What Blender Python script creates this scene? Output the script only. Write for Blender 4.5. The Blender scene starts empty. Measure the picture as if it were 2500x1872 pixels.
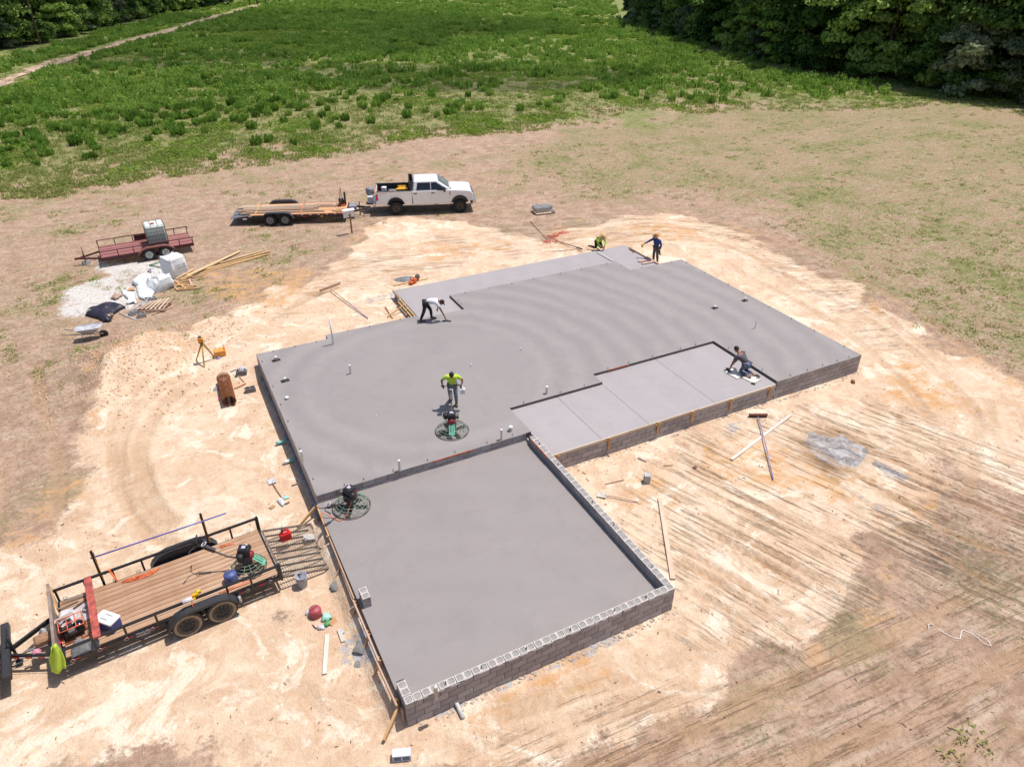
import bpy, bmesh, math, random
import numpy as np
from mathutils import Vector, Matrix, Euler
R = math.radians; PI = math.pi
random.seed(7)
SC = bpy.context.scene
COL = SC.collection

# ------------------------------------------------------------------ camera
CAM = np.array([-2.3869, -17.445, 14.961]); YAW, PIT, ROL, FPX = 0.474333, 0.550627, 0.002474, 1757.78
def _cam():
    cy, sy = math.cos(YAW), math.sin(YAW)
    fw = np.array([sy*math.cos(PIT), cy*math.cos(PIT), -math.sin(PIT)])
    r = np.array([cy, -sy, 0.]); up = np.cross(r, fw)
    return math.cos(ROL)*r+math.sin(ROL)*up, -math.sin(ROL)*r+math.cos(ROL)*up, fw
RT_, UP_, FW_ = _cam()
cd = bpy.data.cameras.new('camera'); cam = bpy.data.objects.new('camera', cd); COL.objects.link(cam)
cd.sensor_fit = 'HORIZONTAL'; cd.sensor_width = 36; cd.lens = FPX/2500*36; cd.clip_start = .5; cd.clip_end = 3000
M3 = Matrix((tuple(RT_), tuple(UP_), tuple(-FW_))).transposed()
cam.matrix_world = Matrix.Translation(CAM) @ M3.to_4x4()
SC.camera = cam
# ------------------------------------------------------------------ light
SUN_EL, SUN_AZ = 70.5, 1.0      # degrees; azimuth counted from +X towards +Y
w = bpy.data.worlds.new('World'); SC.world = w; w.use_nodes = True
nt = w.node_tree; nt.nodes.clear()
sky = nt.nodes.new('ShaderNodeTexSky'); sky.sky_type = 'NISHITA'; sky.sun_disc = False
sky.sun_elevation = R(SUN_EL); sky.sun_rotation = R(90-SUN_AZ); sky.air_density = 1.0; sky.dust_density = 2.0; sky.ozone_density = 1.0
bg = nt.nodes.new('ShaderNodeBackground'); bg.inputs[1].default_value = .105
wo = nt.nodes.new('ShaderNodeOutputWorld'); nt.links.new(sky.outputs[0], bg.inputs[0]); nt.links.new(bg.outputs[0], wo.inputs[0])
sd = bpy.data.lights.new('sun', 'SUN'); sd.energy = 4.4; sd.angle = R(.6); sd.color = (1, .955, .9)
so = bpy.data.objects.new('sun', sd); COL.objects.link(so)
sdir = Vector((math.cos(R(SUN_AZ))*math.cos(R(SUN_EL)), math.sin(R(SUN_AZ))*math.cos(R(SUN_EL)), math.sin(R(SUN_EL))))
so.rotation_euler = sdir.to_track_quat('Z', 'Y').to_euler(); so.location = (30, 0, 60)
SC.view_settings.view_transform = 'Standard'; SC.view_settings.look = 'None'
SC.view_settings.exposure = 0.12; SC.view_settings.gamma = 1
SC.cycles.max_bounces = 5; SC.cycles.diffuse_bounces = 2; SC.cycles.glossy_bounces = 2
SC.cycles.transmission_bounces = 3; SC.cycles.transparent_max_bounces = 6

# ------------------------------------------------------------------ terrain
def vn(x, y, s=0):
    x = np.asarray(x, float); y = np.asarray(y, float)
    xi = np.floor(x).astype(np.int64); yi = np.floor(y).astype(np.int64); fx = x-xi; fy = y-yi
    fx = fx*fx*(3-2*fx); fy = fy*fy*(3-2*fy)
    def hsh(a, b):
        n = (a*374761393+b*668265263+s*982451653) & 0xffffffff
        n = ((n ^ (n >> 13))*1274126177) & 0xffffffff
        n = ((n ^ (n >> 15))*2246822519) & 0xffffffff
        return (n ^ (n >> 16))/4294967295.
    a = hsh(xi, yi); b = hsh(xi+1, yi); c = hsh(xi, yi+1); d = hsh(xi+1, yi+1)
    return (a*(1-fx)+b*fx)*(1-fy)+(c*(1-fx)+d*fx)*fy
def fbm(x, y, s=0, o=3):
    t = 0; a = 1; n = 0
    for k in range(o):
        t = t+a*vn(x*2**k+13.7*k, y*2**k-7.3*k, s+k); n += a; a *= .5
    return t/n
def sm(a, b, x):
    t = np.clip((x-a)/(b-a), 0, 1); return t*t*(3-2*t)
MOUND = [(-3.7, 13.9, .40, 1.3), (-5.0, 12.6, .45, 1.3), (-5.6, 10.9, .38, 1.3), (-4.2, 11.8, .22, 1.8), (-1.3, 14.3, .12, 1.2)]
def gh(x, y):
    x = np.asarray(x, float); y = np.asarray(y, float)
    h = .09*(fbm(x/5, y/5, 3)-.5)+.035*(fbm(x/1.1, y/1.1, 9)-.5)
    for mx, my, a, s in MOUND:
        h = h+a*np.exp(-((x-mx)**2+(y-my)**2)/(2*s*s))*(.75+.5*vn(x*1.7, y*1.7, 21))
    nr = sm(8.3, 10.2, y)*(1-sm(15, 23, y))*sm(-2.2, .3, x)*(1-sm(24, 28, x))
    h = h+nr*(.33+.16*sm(12, 18, x))
    h = h+.27*sm(-.5, -.12, x)*(1-sm(.3, .5, x))*sm(-7.9, -7.2, y)*(1-sm(-.9, -.2, y))
    return h
def at(u, v, z=None):
    """world point seen at photo position (u, v) at height z, or on the ground when z is None"""
    d = FW_+RT_*(u-1250)/FPX-UP_*(v-936)/FPX
    if z is not None:
        return Vector(CAM+d*((z-CAM[2])/d[2]))
    z = 0.
    for _ in range(8):
        p = CAM+d*((z-CAM[2])/d[2]); z = .5*z+.5*float(gh(p[0], p[1]))
    p = CAM+d*((z-CAM[2])/d[2])
    return Vector((p[0], p[1], float(gh(p[0], p[1]))))
K = 2500/2212
def D(u, v, z=None): return at(u*K, v*K, z)
def ZM(rx, ry, s): return lambda x, y, z=None: at(rx+x/s, ry+y/s, z)

# ------------------------------------------------------------------ materials
MATS = {}
def mat(name, c, rough=.75, var=.12, sc=6., metal=0., bump=0., bsc=None, spec=.5, c2=None, alpha=None, trans=0., coat=0., emi=None):
    if name in MATS: return MATS[name]
    m = bpy.data.materials.new(name); m.use_nodes = True; t = m.node_tree; b = t.nodes['Principled BSDF']
    b.inputs['Roughness'].default_value = rough; b.inputs['Metallic'].default_value = metal
    b.inputs['Specular IOR Level'].default_value = spec
    if coat: b.inputs['Coat Weight'].default_value = coat; b.inputs['Coat Roughness'].default_value = .08
    if trans: b.inputs['Transmission Weight'].default_value = trans
    tc = t.nodes.new('ShaderNodeTexCoord')
    n = t.nodes.new('ShaderNodeTexNoise'); n.inputs['Scale'].default_value = sc; n.inputs['Detail'].default_value = 5
    t.links.new(tc.outputs['Object'], n.inputs['Vector'])
    r = t.nodes.new('ShaderNodeValToRGB'); t.links.new(n.outputs[0], r.inputs[0])
    lo = [max(0, q*(1-var)) for q in c]; hi = [min(1, q*(1+var)) for q in (c2 or c)]
    r.color_ramp.elements[0].position = .32; r.color_ramp.elements[1].position = .68
    r.color_ramp.elements[0].color = (*lo, 1); r.color_ramp.elements[1].color = (*hi, 1)
    t.links.new(r.outputs[0], b.inputs['Base Color'])
    if bump:
        n2 = t.nodes.new('ShaderNodeTexNoise'); n2.inputs['Scale'].default_value = bsc or sc*6; n2.inputs['Detail'].default_value = 4
        t.links.new(tc.outputs['Object'], n2.inputs['Vector'])
        bp = t.nodes.new('ShaderNodeBump'); bp.inputs['Strength'].default_value = bump; bp.inputs['Distance'].default_value = .02
        t.links.new(n2.outputs[0], bp.inputs['Height']); t.links.new(bp.outputs[0], b.inputs['Normal'])
    MATS[name] = m; return m
class NB:                                    # small node-building helper
    def __init__(s, name):
        s.m = bpy.data.materials.new(name); s.m.use_nodes = True; s.t = s.m.node_tree; s.b = s.t.nodes['Principled BSDF']
    def n(s, k, **kw):
        q = s.t.nodes.new(k)
        for a, b in kw.items(): setattr(q, a, b)
        return q
    def L(s, a, b): s.t.links.new(a, b)
    def setin(s, q, i, v):
        if hasattr(v, 'is_output') or isinstance(v, bpy.types.NodeSocket): s.L(v, q.inputs[i])
        else: q.inputs[i].default_value = v
    def math(s, op, a, b=0., c=None, clamp=False):
        q = s.n('ShaderNodeMath', operation=op, use_clamp=clamp); s.setin(q, 0, a); s.setin(q, 1, b)
        if c is not None: s.setin(q, 2, c)
        return q.outputs[0]
    def noise(s, vec, scale, detail=4, rough=.55, dist=0.):
        q = s.n('ShaderNodeTexNoise'); q.inputs['Scale'].default_value = scale; q.inputs['Detail'].default_value = detail
        q.inputs['Roughness'].default_value = rough; q.inputs['Distortion'].default_value = dist
        if vec is not None: s.L(vec, q.inputs['Vector'])
        return q.outputs[0]
    def ramp(s, f, stops):
        q = s.n('ShaderNodeValToRGB'); e = q.color_ramp.elements
        while len(e) < len(stops): e.new(.5)
        for i, (p, c) in enumerate(stops): e[i].position = p; e[i].color = (*c, 1) if len(c) == 3 else c
        s.L(f, q.inputs[0]); return q.outputs[0]
    def mix(s, f, a, b, blend='MIX'):
        q = s.n('ShaderNodeMix', data_type='RGBA', blend_type=blend); s.setin(q, 0, f)
        for i, v in ((6, a), (7, b)):
            if isinstance(v, tuple): q.inputs[i].default_value = (*v, 1)
            else: s.L(v, q.inputs[i])
        return q.outputs[2]
    def step(s, x, a, b):
        q = s.n('ShaderNodeMapRange', interpolation_type='SMOOTHSTEP'); s.setin(q, 0, x); s.setin(q, 1, a); s.setin(q, 2, b); return q.outputs[0]

ANG_A = ANG_B = ANG_C = 0.
def ground_material():
    g = NB('ground'); tc = g.n('ShaderNodeTexCoord').outputs['Object']
    def att(nm):
        a = g.n('ShaderNodeAttribute', attribute_name=nm); s = g.n('ShaderNodeSeparateColor'); g.L(a.outputs['Color'], s.inputs[0]); return s.outputs
    sand, green, orange = att('ga'); dark, gray, white = att('gb'); rut, damp, lush = att('gc'); stA, stB, stC = att('gd')
    mp = g.n('ShaderNodeMapping'); mp.inputs['Rotation'].default_value = (0, 0, R(-20)); mp.inputs['Scale'].default_value = (.35, 1.3, 1); g.L(tc, mp.inputs[0])
    st = mp.outputs[0]
    nL = g.noise(tc, .35, 4); nM = g.noise(tc, 1.3, 6, .65); nF = g.noise(tc, 7, 5, .7); nV = g.noise(tc, 30, 3, .7); nS = g.noise(st, 2.2, 6, .7, .6)
    nX = g.noise(tc, 2.7, 5, .7, 1.2)
    dirt = g.mix(g.step(nM, .3, .7), (.33, .205, .14), (.52, .36, .265))
    nG = g.noise(tc, 3.6, 6, .75, .8)
    dirt = g.mix(g.math('MULTIPLY', g.step(nS, .48, .66), .7), dirt, (.50, .385, .30))
    dirt = g.mix(g.math('MULTIPLY', g.step(nG, .50, .64), .75), dirt, (.255, .17, .115))
    dirt = g.mix(g.math('MULTIPLY', g.step(nG, .40, .30), .7), dirt, (.56, .43, .34))
    dirt = g.mix(g.math('MULTIPLY', g.step(nF, .5, .68), .6), dirt, (.20, .14, .085))
    dirt = g.mix(g.math('MULTIPLY', g.step(g.math('ADD', nF, nL), 1.02, 1.16), .5), dirt, (.22, .21, .09))
    snd = g.mix(g.step(nL, .35, .65), (.64, .455, .315), (.76, .60, .445))
    snd = g.mix(g.math('MULTIPLY', g.step(nM, .44, .62), .6), snd, (.58, .395, .265))
    snd = g.mix(g.math('MULTIPLY', g.step(g.noise(tc, .8, 5, .7, 1.5), .50, .60), .6), snd, (.56, .37, .24))
    snd = g.mix(g.math('MULTIPLY', g.step(g.noise(tc, .55, 5, .7, 1.), .53, .62), .7), snd, (.84, .735, .60))
    snd = g.mix(g.math('MULTIPLY', g.step(nS, .52, .72), .6), snd, (.78, .66, .51))
    snd = g.mix(g.math('MULTIPLY', g.step(nX, .54, .72), .6), snd, (.50, .31, .19))
    snd = g.mix(g.math('MULTIPLY', g.step(nG, .56, .70), .5), snd, (.56, .375, .245))
    snd = g.mix(g.math('MULTIPLY', g.step(nL, .52, .66), .35), snd, (.60, .40, .28))
    sa = g.math('ADD', sand, g.math('MULTIPLY', g.math('SUBTRACT', g.math('ADD', nM, nF), 1.), .9))
    c = g.mix(g.step(sa, .35, .62), dirt, snd)
    oa = g.math('ADD', orange, g.math('MULTIPLY', g.math('SUBTRACT', g.math('ADD', nS, nM), 1.), 1.5))
    c = g.mix(g.math('MULTIPLY', g.step(oa, .35, .8), .85), c, (.60, .33, .145))
    # debris specks
    c = g.mix(g.math('MULTIPLY', g.step(g.math('ADD', nV, g.math('MULTIPLY', nF, .5)), .90, .99), .6), c, (.20, .12, .07))
    # grass
    gn = g.math('ADD', green, g.math('MULTIPLY', g.math('SUBTRACT', g.math('ADD', g.math('MULTIPLY', nF, 1.2), g.math('ADD', g.math('MULTIPLY', nM, .7), g.math('MULTIPLY', nV, .7))), 1.30), 1.9))
    gc = g.ramp(nX, [(.34, (.085, .115, .025)), (.5, (.165, .185, .05)), (.64, (.30, .26, .13))])
    gc = g.mix(g.math('MULTIPLY', lush, .75), gc, g.ramp(nX, [(.36, (.075, .15, .02)), (.62, (.20, .29, .06))]))
    c = g.mix(g.math('MULTIPLY', g.step(gn, .40, .74), .88), c, gc)
    da = g.math('ADD', dark, g.math('MULTIPLY', g.math('SUBTRACT', g.math('ADD', nF, nM), 1.), 1.3))
    c = g.mix(g.math('MULTIPLY', g.step(da, .35, .75), .8), c, g.mix(nF, (.12, .085, .06), (.25, .18, .14)))
    c = g.mix(g.math('MULTIPLY', damp, .7), c, (.34, .20, .11))
    gy = g.math('ADD', gray, g.math('MULTIPLY', g.math('SUBTRACT', nX, .5), 1.4))
    c = g.mix(g.step(gy, .42, .55), c, g.mix(g.step(nX, .42, .6), (.26, .225, .205), (.46, .445, .455)))
    wh = g.math('ADD', white, g.math('MULTIPLY', g.math('SUBTRACT', g.math('ADD', nX, nF), 1.), 1.2))
    c = g.mix(g.math('MULTIPLY', g.step(wh, .3, .75), .8), c, g.mix(nF, (.5, .5, .48), (.8, .79, .77)))
    hs = None
    for msk, ang, off, kk_ in ((stA, ANG_A, 0, .46), (stB, ANG_B, 5, .20), (stC, ANG_C, 9, .22)):
        m2 = g.n('ShaderNodeMapping'); m2.inputs['Rotation'].default_value = (0, 0, -ang); m2.inputs['Location'].default_value = (off, off*.7, 0); g.L(tc, m2.inputs[0])
        m3 = g.n('ShaderNodeMapping'); m3.inputs['Scale'].default_value = (.16, 3.4, 1); g.L(m2.outputs[0], m3.inputs[0])
        sn = g.noise(m3.outputs[0], 1.6, 5, .75, .25); sn2 = g.noise(m2.outputs[0], .55, 3, .6)
        ms = g.math('MULTIPLY', msk, g.step(sn2, .36, .56)); ln = g.math('MULTIPLY', g.step(sn, .53, .60), ms); lt_ = g.math('MULTIPLY', g.step(sn, .47, .40), ms)
        c = g.mix(g.math('MULTIPLY', ln, kk_), c, (.42, .255, .145)); c = g.mix(g.math('MULTIPLY', lt_, kk_*.9), c, (.78, .655, .51))
        hh = g.math('MULTIPLY', ln, -2.4*kk_); hs = hh if hs is None else g.math('ADD', hs, hh)
    c = g.mix(g.math('MULTIPLY', rut, 1.0, clamp=True), c, (.43, .27, .155))
    gr_ = g.math('ADD', .70, g.math('ADD', g.math('MULTIPLY', nV, .30), g.math('ADD', g.math('MULTIPLY', nF, .18), g.math('MULTIPLY', nX, .14))))
    cmb = g.n('ShaderNodeCombineColor'); [g.L(gr_, cmb.inputs[i]) for i in range(3)]; c = g.mix(1.0, c, cmb.outputs[0], 'MULTIPLY')
    g.L(c, g.b.inputs['Base Color']); g.L(g.math('SUBTRACT', .93, g.math('MULTIPLY', g.step(gy, .5, .6), .45)), g.b.inputs['Roughness']); g.b.inputs['Specular IOR Level'].default_value = .25
    hgt = g.math('ADD', g.math('MULTIPLY', nF, .6), g.math('ADD', g.math('MULTIPLY', nV, .35), g.math('MULTIPLY', nX, .8)))
    hgt = g.math('ADD', hgt, hs)
    bp = g.n('ShaderNodeBump'); bp.inputs['Strength'].default_value = .8; bp.inputs['Distance'].default_value = .11
    g.L(hgt, bp.inputs['Height']); g.L(bp.outputs[0], g.b.inputs['Normal'])
    return g.m
def slab_material(name, base, cen, ra=1.):
    g = NB(name); geo = g.n('ShaderNodeTexCoord').outputs['Object']
    n1 = g.noise(geo, .35, 5, .6, .8); n2 = g.noise(geo, 2.5, 6, .65, .6); n3 = g.noise(geo, 26, 3, .7)
    mp = g.n('ShaderNodeMapping'); mp.inputs['Location'].default_value = (-cen[0], -cen[1], 0); g.L(geo, mp.inputs[0])
    ln = g.n('ShaderNodeVectorMath', operation='LENGTH'); g.L(mp.outputs[0], ln.inputs[0])
    ring = g.math('SINE', g.math('ADD', g.math('MULTIPLY', ln.outputs['Value'], 5.2), g.math('MULTIPLY', n1, 6)))
    n4 = g.math('ADD', g.math('MULTIPLY', g.noise(geo, .30, 3, .6), .6), g.step(ln.outputs['Value'], 1.5, 7.)); n4 = g.math('SUBTRACT', n4, .55)
    f = g.math('ADD', g.math('MULTIPLY', g.math('ADD', g.math('MULTIPLY', g.math('MULTIPLY', ring, g.step(n4, .05, .45)), g.math('MULTIPLY', g.step(n2, .3, .6), ra)), 1), .25), g.math('MULTIPLY', n1, .55))
    c = g.mix(g.step(f, .2, .85), tuple(q*.91 for q in base), tuple(q*1.07 for q in base))
    c = g.mix(g.math('MULTIPLY', g.step(n2, .5, .75), .3), c, (base[0]*1.06, base[1]*.97, base[2]*.96))
    n5 = g.noise(geo, .9, 5, .7, 1.2); c = g.mix(g.math('MULTIPLY', g.step(n5, .52, .62), .28), c, tuple(q*.84 for q in base)); c = g.mix(g.math('MULTIPLY', g.step(n5, .42, .34), .22), c, tuple(q*1.12 for q in base))
    c = g.mix(g.math('MULTIPLY', g.step(n3, .58, .7), .18), c, tuple(q*.7 for q in base))
    g.L(c, g.b.inputs['Base Color'])
    g.L(g.math('ADD', g.math('MULTIPLY', f, .2), .48), g.b.inputs['Roughness']); g.b.inputs['Specular IOR Level'].default_value = .35
    bp = g.n('ShaderNodeBump'); bp.inputs['Strength'].default_value = .25; bp.inputs['Distance'].default_value = .012
    g.L(g.math('ADD', n2, g.math('MULTIPLY', f, 1.0)), bp.inputs['Height']); g.L(bp.outputs[0], g.b.inputs['Normal'])
    return g.m
def leaf_material(name, lo, mid, hi, sc=.6, trans=.25):
    g = NB(name); oi = g.n('ShaderNodeObjectInfo'); geo = g.n('ShaderNodeNewGeometry')
    n1 = g.noise(geo.outputs['Position'], sc, 3, .6); n2 = g.noise(geo.outputs['Position'], sc*7, 2, .6)
    f = g.math('ADD', g.math('ADD', g.math('MULTIPLY', n1, .75), g.math('MULTIPLY', n2, .45)), g.math('MULTIPLY', g.math('SUBTRACT', oi.outputs['Random'], .5), .30))
    c = g.ramp(f, [(.38, lo), (.58, mid), (.80, hi)])
    g.L(c, g.b.inputs['Base Color']); g.b.inputs['Roughness'].default_value = .65; g.b.inputs['Specular IOR Level'].default_value = .2
    tr = g.n('ShaderNodeBsdfTranslucent'); g.L(c, tr.inputs[0]); mx = g.n('ShaderNodeMixShader'); mx.inputs[0].default_value = trans
    out = g.t.nodes['Material Output']; g.L(g.b.outputs[0], mx.inputs[1]); g.L(tr.outputs[0], mx.inputs[2]); g.L(mx.outputs[0], out.inputs[0])
    return g.m
def wood_material(name, c, c2, along=0, rnd=.35):
    if name in MATS: return MATS[name]
    g = NB(name); tc = g.n('ShaderNodeTexCoord').outputs['Object']; oi = g.n('ShaderNodeObjectInfo')
    mp = g.n('ShaderNodeMapping'); s = [9, 9, 9]; s[along] = .7; mp.inputs['Scale'].default_value = s; g.L(tc, mp.inputs[0])
    n1 = g.noise(mp.outputs[0], 2.2, 4, .6, .3); n2 = g.noise(tc, 1.1, 4, .6)
    f = g.math('ADD', g.math('MULTIPLY', n1, .6), g.math('ADD', g.math('MULTIPLY', n2, .4), g.math('MULTIPLY', g.math('SUBTRACT', oi.outputs['Random'], 0.5), rnd)))
    c_ = g.mix(g.step(f, .25, .75), c, c2); g.L(c_, g.b.inputs['Base Color']); g.b.inputs['Roughness'].default_value = .8
    g.b.inputs['Specular IOR Level'].default_value = .25
    MATS[name] = g.m; return g.m

# ------------------------------------------------------------------ mesh helpers
class MB:
    def __init__(s): s.v = []; s.f = []; s.mi = []; s.sm = []
    def add(s, vs, fs, mi=0, smooth=False):
        o = len(s.v); s.v += [tuple(v) for v in vs]
        for f in fs: s.f.append(tuple(i+o for i in f)); s.mi.append(mi); s.sm.append(smooth)
        return s
    def box(s, c, d, rz=0, mi=0, M=None, taper=1.):
        x, y, z = d[0]/2, d[1]/2, d[2]/2; t = taper
        vs = [(-x, -y, -z), (x, -y, -z), (x, y, -z), (-x, y, -z), (-x*t, -y*t, z), (x*t, -y*t, z), (x*t, y*t, z), (-x*t, y*t, z)]
        A = Matrix.Translation(c) @ (M.to_4x4() if M is not None else Matrix.Rotation(rz, 4, 'Z'))
        return s.add([A @ Vector(v) for v in vs], [(0, 3, 2, 1), (4, 5, 6, 7), (0, 1, 5, 4), (1, 2, 6, 5), (2, 3, 7, 6), (3, 0, 4, 7)], mi)
    def beam(s, p, q, w, h, mi=0, up=(0, 0, 1)):
        p = Vector(p); q = Vector(q); d = q-p; L = d.length
        if L < 1e-6: return s
        x = d/L; z = Vector(up); z = z-x*z.dot(x)
        if z.length < 1e-3: z = Vector((1, 0, 0))-x*x.x
        z.normalize(); y = z.cross(x)
        return s.box((p+q)/2, (L, w, h), M=Matrix((x, y, z)).transposed(), mi=mi)
    def tube(s, pts, r, n=8, mi=0, cap=True, closed=False):
        pts = [Vector(p) for p in pts]; rr = r if isinstance(r, (list, tuple)) else [r]*len(pts)
        N = len(pts); vs = []; fs = []; ref = None
        for i, p in enumerate(pts):
            a = pts[(i-1) % N] if (closed or i > 0) else pts[i]; b = pts[(i+1) % N] if (closed or i < N-1) else pts[i]
            d = (b-a); d = d.normalized() if d.length > 1e-9 else Vector((0, 0, 1))
            if ref is None: ref = Vector((0, 0, 1)) if abs(d.z) < .9 else Vector((1, 0, 0))
            u = (ref-d*ref.dot(d)); u = u.normalized() if u.length > 1e-6 else d.orthogonal().normalized(); ref = u; v = d.cross(u)
            for k in range(n):
                t = 2*PI*k/n; vs.append(p+(u*math.cos(t)+v*math.sin(t))*rr[i])
        for i in range(N if closed else N-1):
            j = (i+1) % N
            for k in range(n): l = (k+1) % n; fs.append((i*n+k, i*n+l, j*n+l, j*n+k))
        if cap and not closed: fs.append(tuple(range(n-1, -1, -1))); fs.append(tuple((N-1)*n+k for k in range(n)))
        return s.add(vs, fs, mi, True)
    def ring(s, c, R_, r, n=28, m=6, mi=0, ax=1., M=None):
        pts = []
        for k in range(n):
            t = 2*PI*k/n; p = Vector((math.cos(t)*R_, math.sin(t)*R_*ax, 0)); p = (M @ p) if M is not None else p; pts.append(Vector(c)+p)
        return s.tube(pts, r, m, mi, closed=True)
    def lathe(s, prof, n=16, mi=0, M=None, c=(0, 0, 0), smooth=True, cap=True):
        vs = []; fs = []; A = M if M is not None else Matrix.Identity(3)
        for r, z in prof:
            for k in range(n): t = 2*PI*k/n; vs.append(Vector(c)+A @ Vector((r*math.cos(t), r*math.sin(t), z)))
        for i in range(len(prof)-1):
            for k in range(n): l = (k+1) % n; fs.append((i*n+k, i*n+l, (i+1)*n+l, (i+1)*n+k))
        s.add(vs, fs, mi, smooth)
        if not cap: return s
        if prof[0][0] > 1e-4: s.add(vs[:n], [tuple(range(n-1, -1, -1))], mi)
        if prof[-1][0] > 1e-4: s.add(vs[-n:], [tuple(range(n))], mi)
        return s
    def prism(s, poly, z0, z1, mi=0, axis='z', mitop=None):
        n = len(poly)
        f = {'z': lambda a, b, c: (a, b, c), 'y': lambda a, b, c: (a, c, b), 'x': lambda a, b, c: (c, a, b)}[axis]
        vs = [f(x, y, z0) for x, y in poly]+[f(x, y, z1) for x, y in poly]
        s.add(vs, [tuple(range(n-1, -1, -1))], mi); s.add(vs, [tuple(range(n, 2*n))], mi if mitop is None else mitop)
        return s.add(vs, [(i, (i+1) % n, n+(i+1) % n, n+i) for i in range(n)], mi)
    def mesh(s, name, mats, bevel=0, fix=True):
        me = bpy.data.meshes.new(name); me.from_pydata(s.v, [], s.f)
        for m in (mats if isinstance(mats, (list, tuple)) else [mats]): me.materials.append(m)
        me.polygons.foreach_set('material_index', s.mi); me.polygons.foreach_set('use_smooth', s.sm)
        if fix or bevel:
            b = bmesh.new(); b.from_mesh(me); bmesh.ops.remove_doubles(b, verts=b.verts, dist=1e-5)
            if fix: bmesh.ops.recalc_face_normals(b, faces=b.faces)
            if bevel:
                ed = [e for e in b.edges if len(e.link_faces) == 2 and e.calc_face_angle(0) > .5]
                bmesh.ops.bevel(b, geom=ed, offset=bevel, segments=1, affect='EDGES', clamp_overlap=True)
            b.to_mesh(me); b.free()
        me.update(); return me
def obj(name, me, parent=None, label=None, loc=None, rz=0, kind=None, M=None):
    if isinstance(me, tuple): me = me[0].mesh(name, me[1], *me[2:])
    o = bpy.data.objects.new(name, me); COL.objects.link(o)
    if parent is not None: o.parent = parent
    if loc is not None: o.location = loc
    if rz: o.rotation_euler = (0, 0, rz)
    if M is not None: o.matrix_local = M
    if label: o['label'] = label
    if kind: o['kind'] = kind
    return o
def tag(o, label, cat, group=None):
    o['label'] = label; o['category'] = cat
    if group: o['group'] = group
    return o
def thing(name, label, cat, loc=(0, 0, 0), rz=0, group=None):
    o = bpy.data.objects.new(name, None); o.empty_display_size = .2; COL.objects.link(o); o.location = loc; o.rotation_euler = (0, 0, rz)
    return tag(o, label, cat, group)
def kids(o): return [c for c in bpy.data.objects if c.parent == o]
def copy_tree(o, parent=None):
    c = o.copy(); COL.objects.link(c); c.parent = parent
    for ch in kids(o): copy_tree(ch, c)
    return c

# palette
C_BLOCK = mat('block_grey', (.235, .215, .21), .9, .13, 2.2, bump=.5, bsc=60)
def block_material():
    g = NB('block_grey'); tc = g.n('ShaderNodeTexCoord').outputs['Object']; oi = g.n('ShaderNodeObjectInfo'); n1 = g.noise(tc, 3.5, 5, .7); n2 = g.noise(tc, 45, 3, .7)
    f = g.math('ADD', g.math('MULTIPLY', n1, .7), g.math('MULTIPLY', oi.outputs['Random'], .35)); c = g.mix(g.step(f, .3, .75), (.30, .262, .255), (.44, .39, .38)); c = g.mix(g.math('MULTIPLY', g.step(n2, .5, .65), .35), c, (.20, .175, .17))
    g.L(c, g.b.inputs['Base Color']); g.b.inputs['Roughness'].default_value = .9; bp = g.n('ShaderNodeBump'); bp.inputs['Strength'].default_value = .6; bp.inputs['Distance'].default_value = .01; g.L(n2, bp.inputs['Height']); g.L(bp.outputs[0], g.b.inputs['Normal']); return g.m
C_BLOCK = block_material()
C_RIM = mat('block_rim', (.50, .46, .44), .9, .12, 5, bump=.4, bsc=60)
C_GROUT = mat('grout', (.30, .28, .265), .9, .16, 9, bump=.5, bsc=40)
C_MORTAR = mat('mortar', (.13, .115, .11), .95, .2, 5)
C_LTBLK = mat('block_light', (.42, .41, .41), .9, .12, 6, bump=.4, bsc=60)
BLACK = mat('black_steel', (.018, .017, .02), .42, .3, 8)
BLKRUB = mat('rubber', (.028, .026, .025), .8, .3, 10)
PLAS = mat('black_plastic', (.02, .02, .022), .5, .2, 8)
STEEL = mat('steel', (.42, .42, .43), .4, .2, 10, metal=.7)
GALV = mat('galvanised', (.50, .51, .52), .45, .15, 10, metal=.6)
PVC = mat('white_pipe_plastic', (.74, .74, .74), .35, .05, 6)
WHITE = mat('white_plastic', (.78, .78, .77), .5, .05, 6)
FABW = mat('white_woven_fabric', (.72, .73, .74), .8, .08, 5, bump=.5, bsc=12)
ORNG = mat('orange_paint', (.62, .11, .02), .5, .2, 10)
ORSTR = mat('orange_strap', (.75, .17, .06), .7, .2, 10)
REDP = mat('red_plastic', (.62, .012, .015), .32, .1, 4)
YEL = mat('yellow_paint', (.75, .38, .01), .45, .1, 8)
GREENP = mat('mint_green_paint', (.13, .42, .27), .45, .15, 8)
GREENR = mat('pale_green_wire', (.22, .30, .22), .5, .35, 6)
BLUEP = mat('blue_plastic', (.04, .055, .22), .45, .15, 6)
BLUET = mat('blue_tube', (.13, .12, .36), .4, .3, 3)
HIVIS = mat('hi_vis_yellow', (.46, .62, .06), .8, .1, 6)
PINE = wood_material('new_pine', (.52, .30, .13), (.72, .50, .28))
PINEO = wood_material('form_pine', (.42, .21, .08), (.60, .37, .18))
OLDW = wood_material('old_lumber', (.33, .19, .13), (.55, .38, .28))
GREYW = wood_material('grey_lumber', (.24, .20, .17), (.42, .36, .31))
RUST = mat('rusty_wire', (.30, .10, .035), .75, .4, 14)
SKIN = mat('skin', (.24, .10, .055), .6, .1, 8)
DENIM = mat('denim', (.08, .10, .17), .85, .25, 10)
DARKP = mat('dark_trousers', (.018, .018, .022), .85, .3, 10)
GREYT = mat('grey_trousers', (.16, .18, .21), .85, .15, 10)
HAIR = mat('dark_hair', (.012, .009, .008), .7, .3, 30)
BOOT = mat('brown_boot', (.10, .06, .04), .8, .2, 12)
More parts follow.
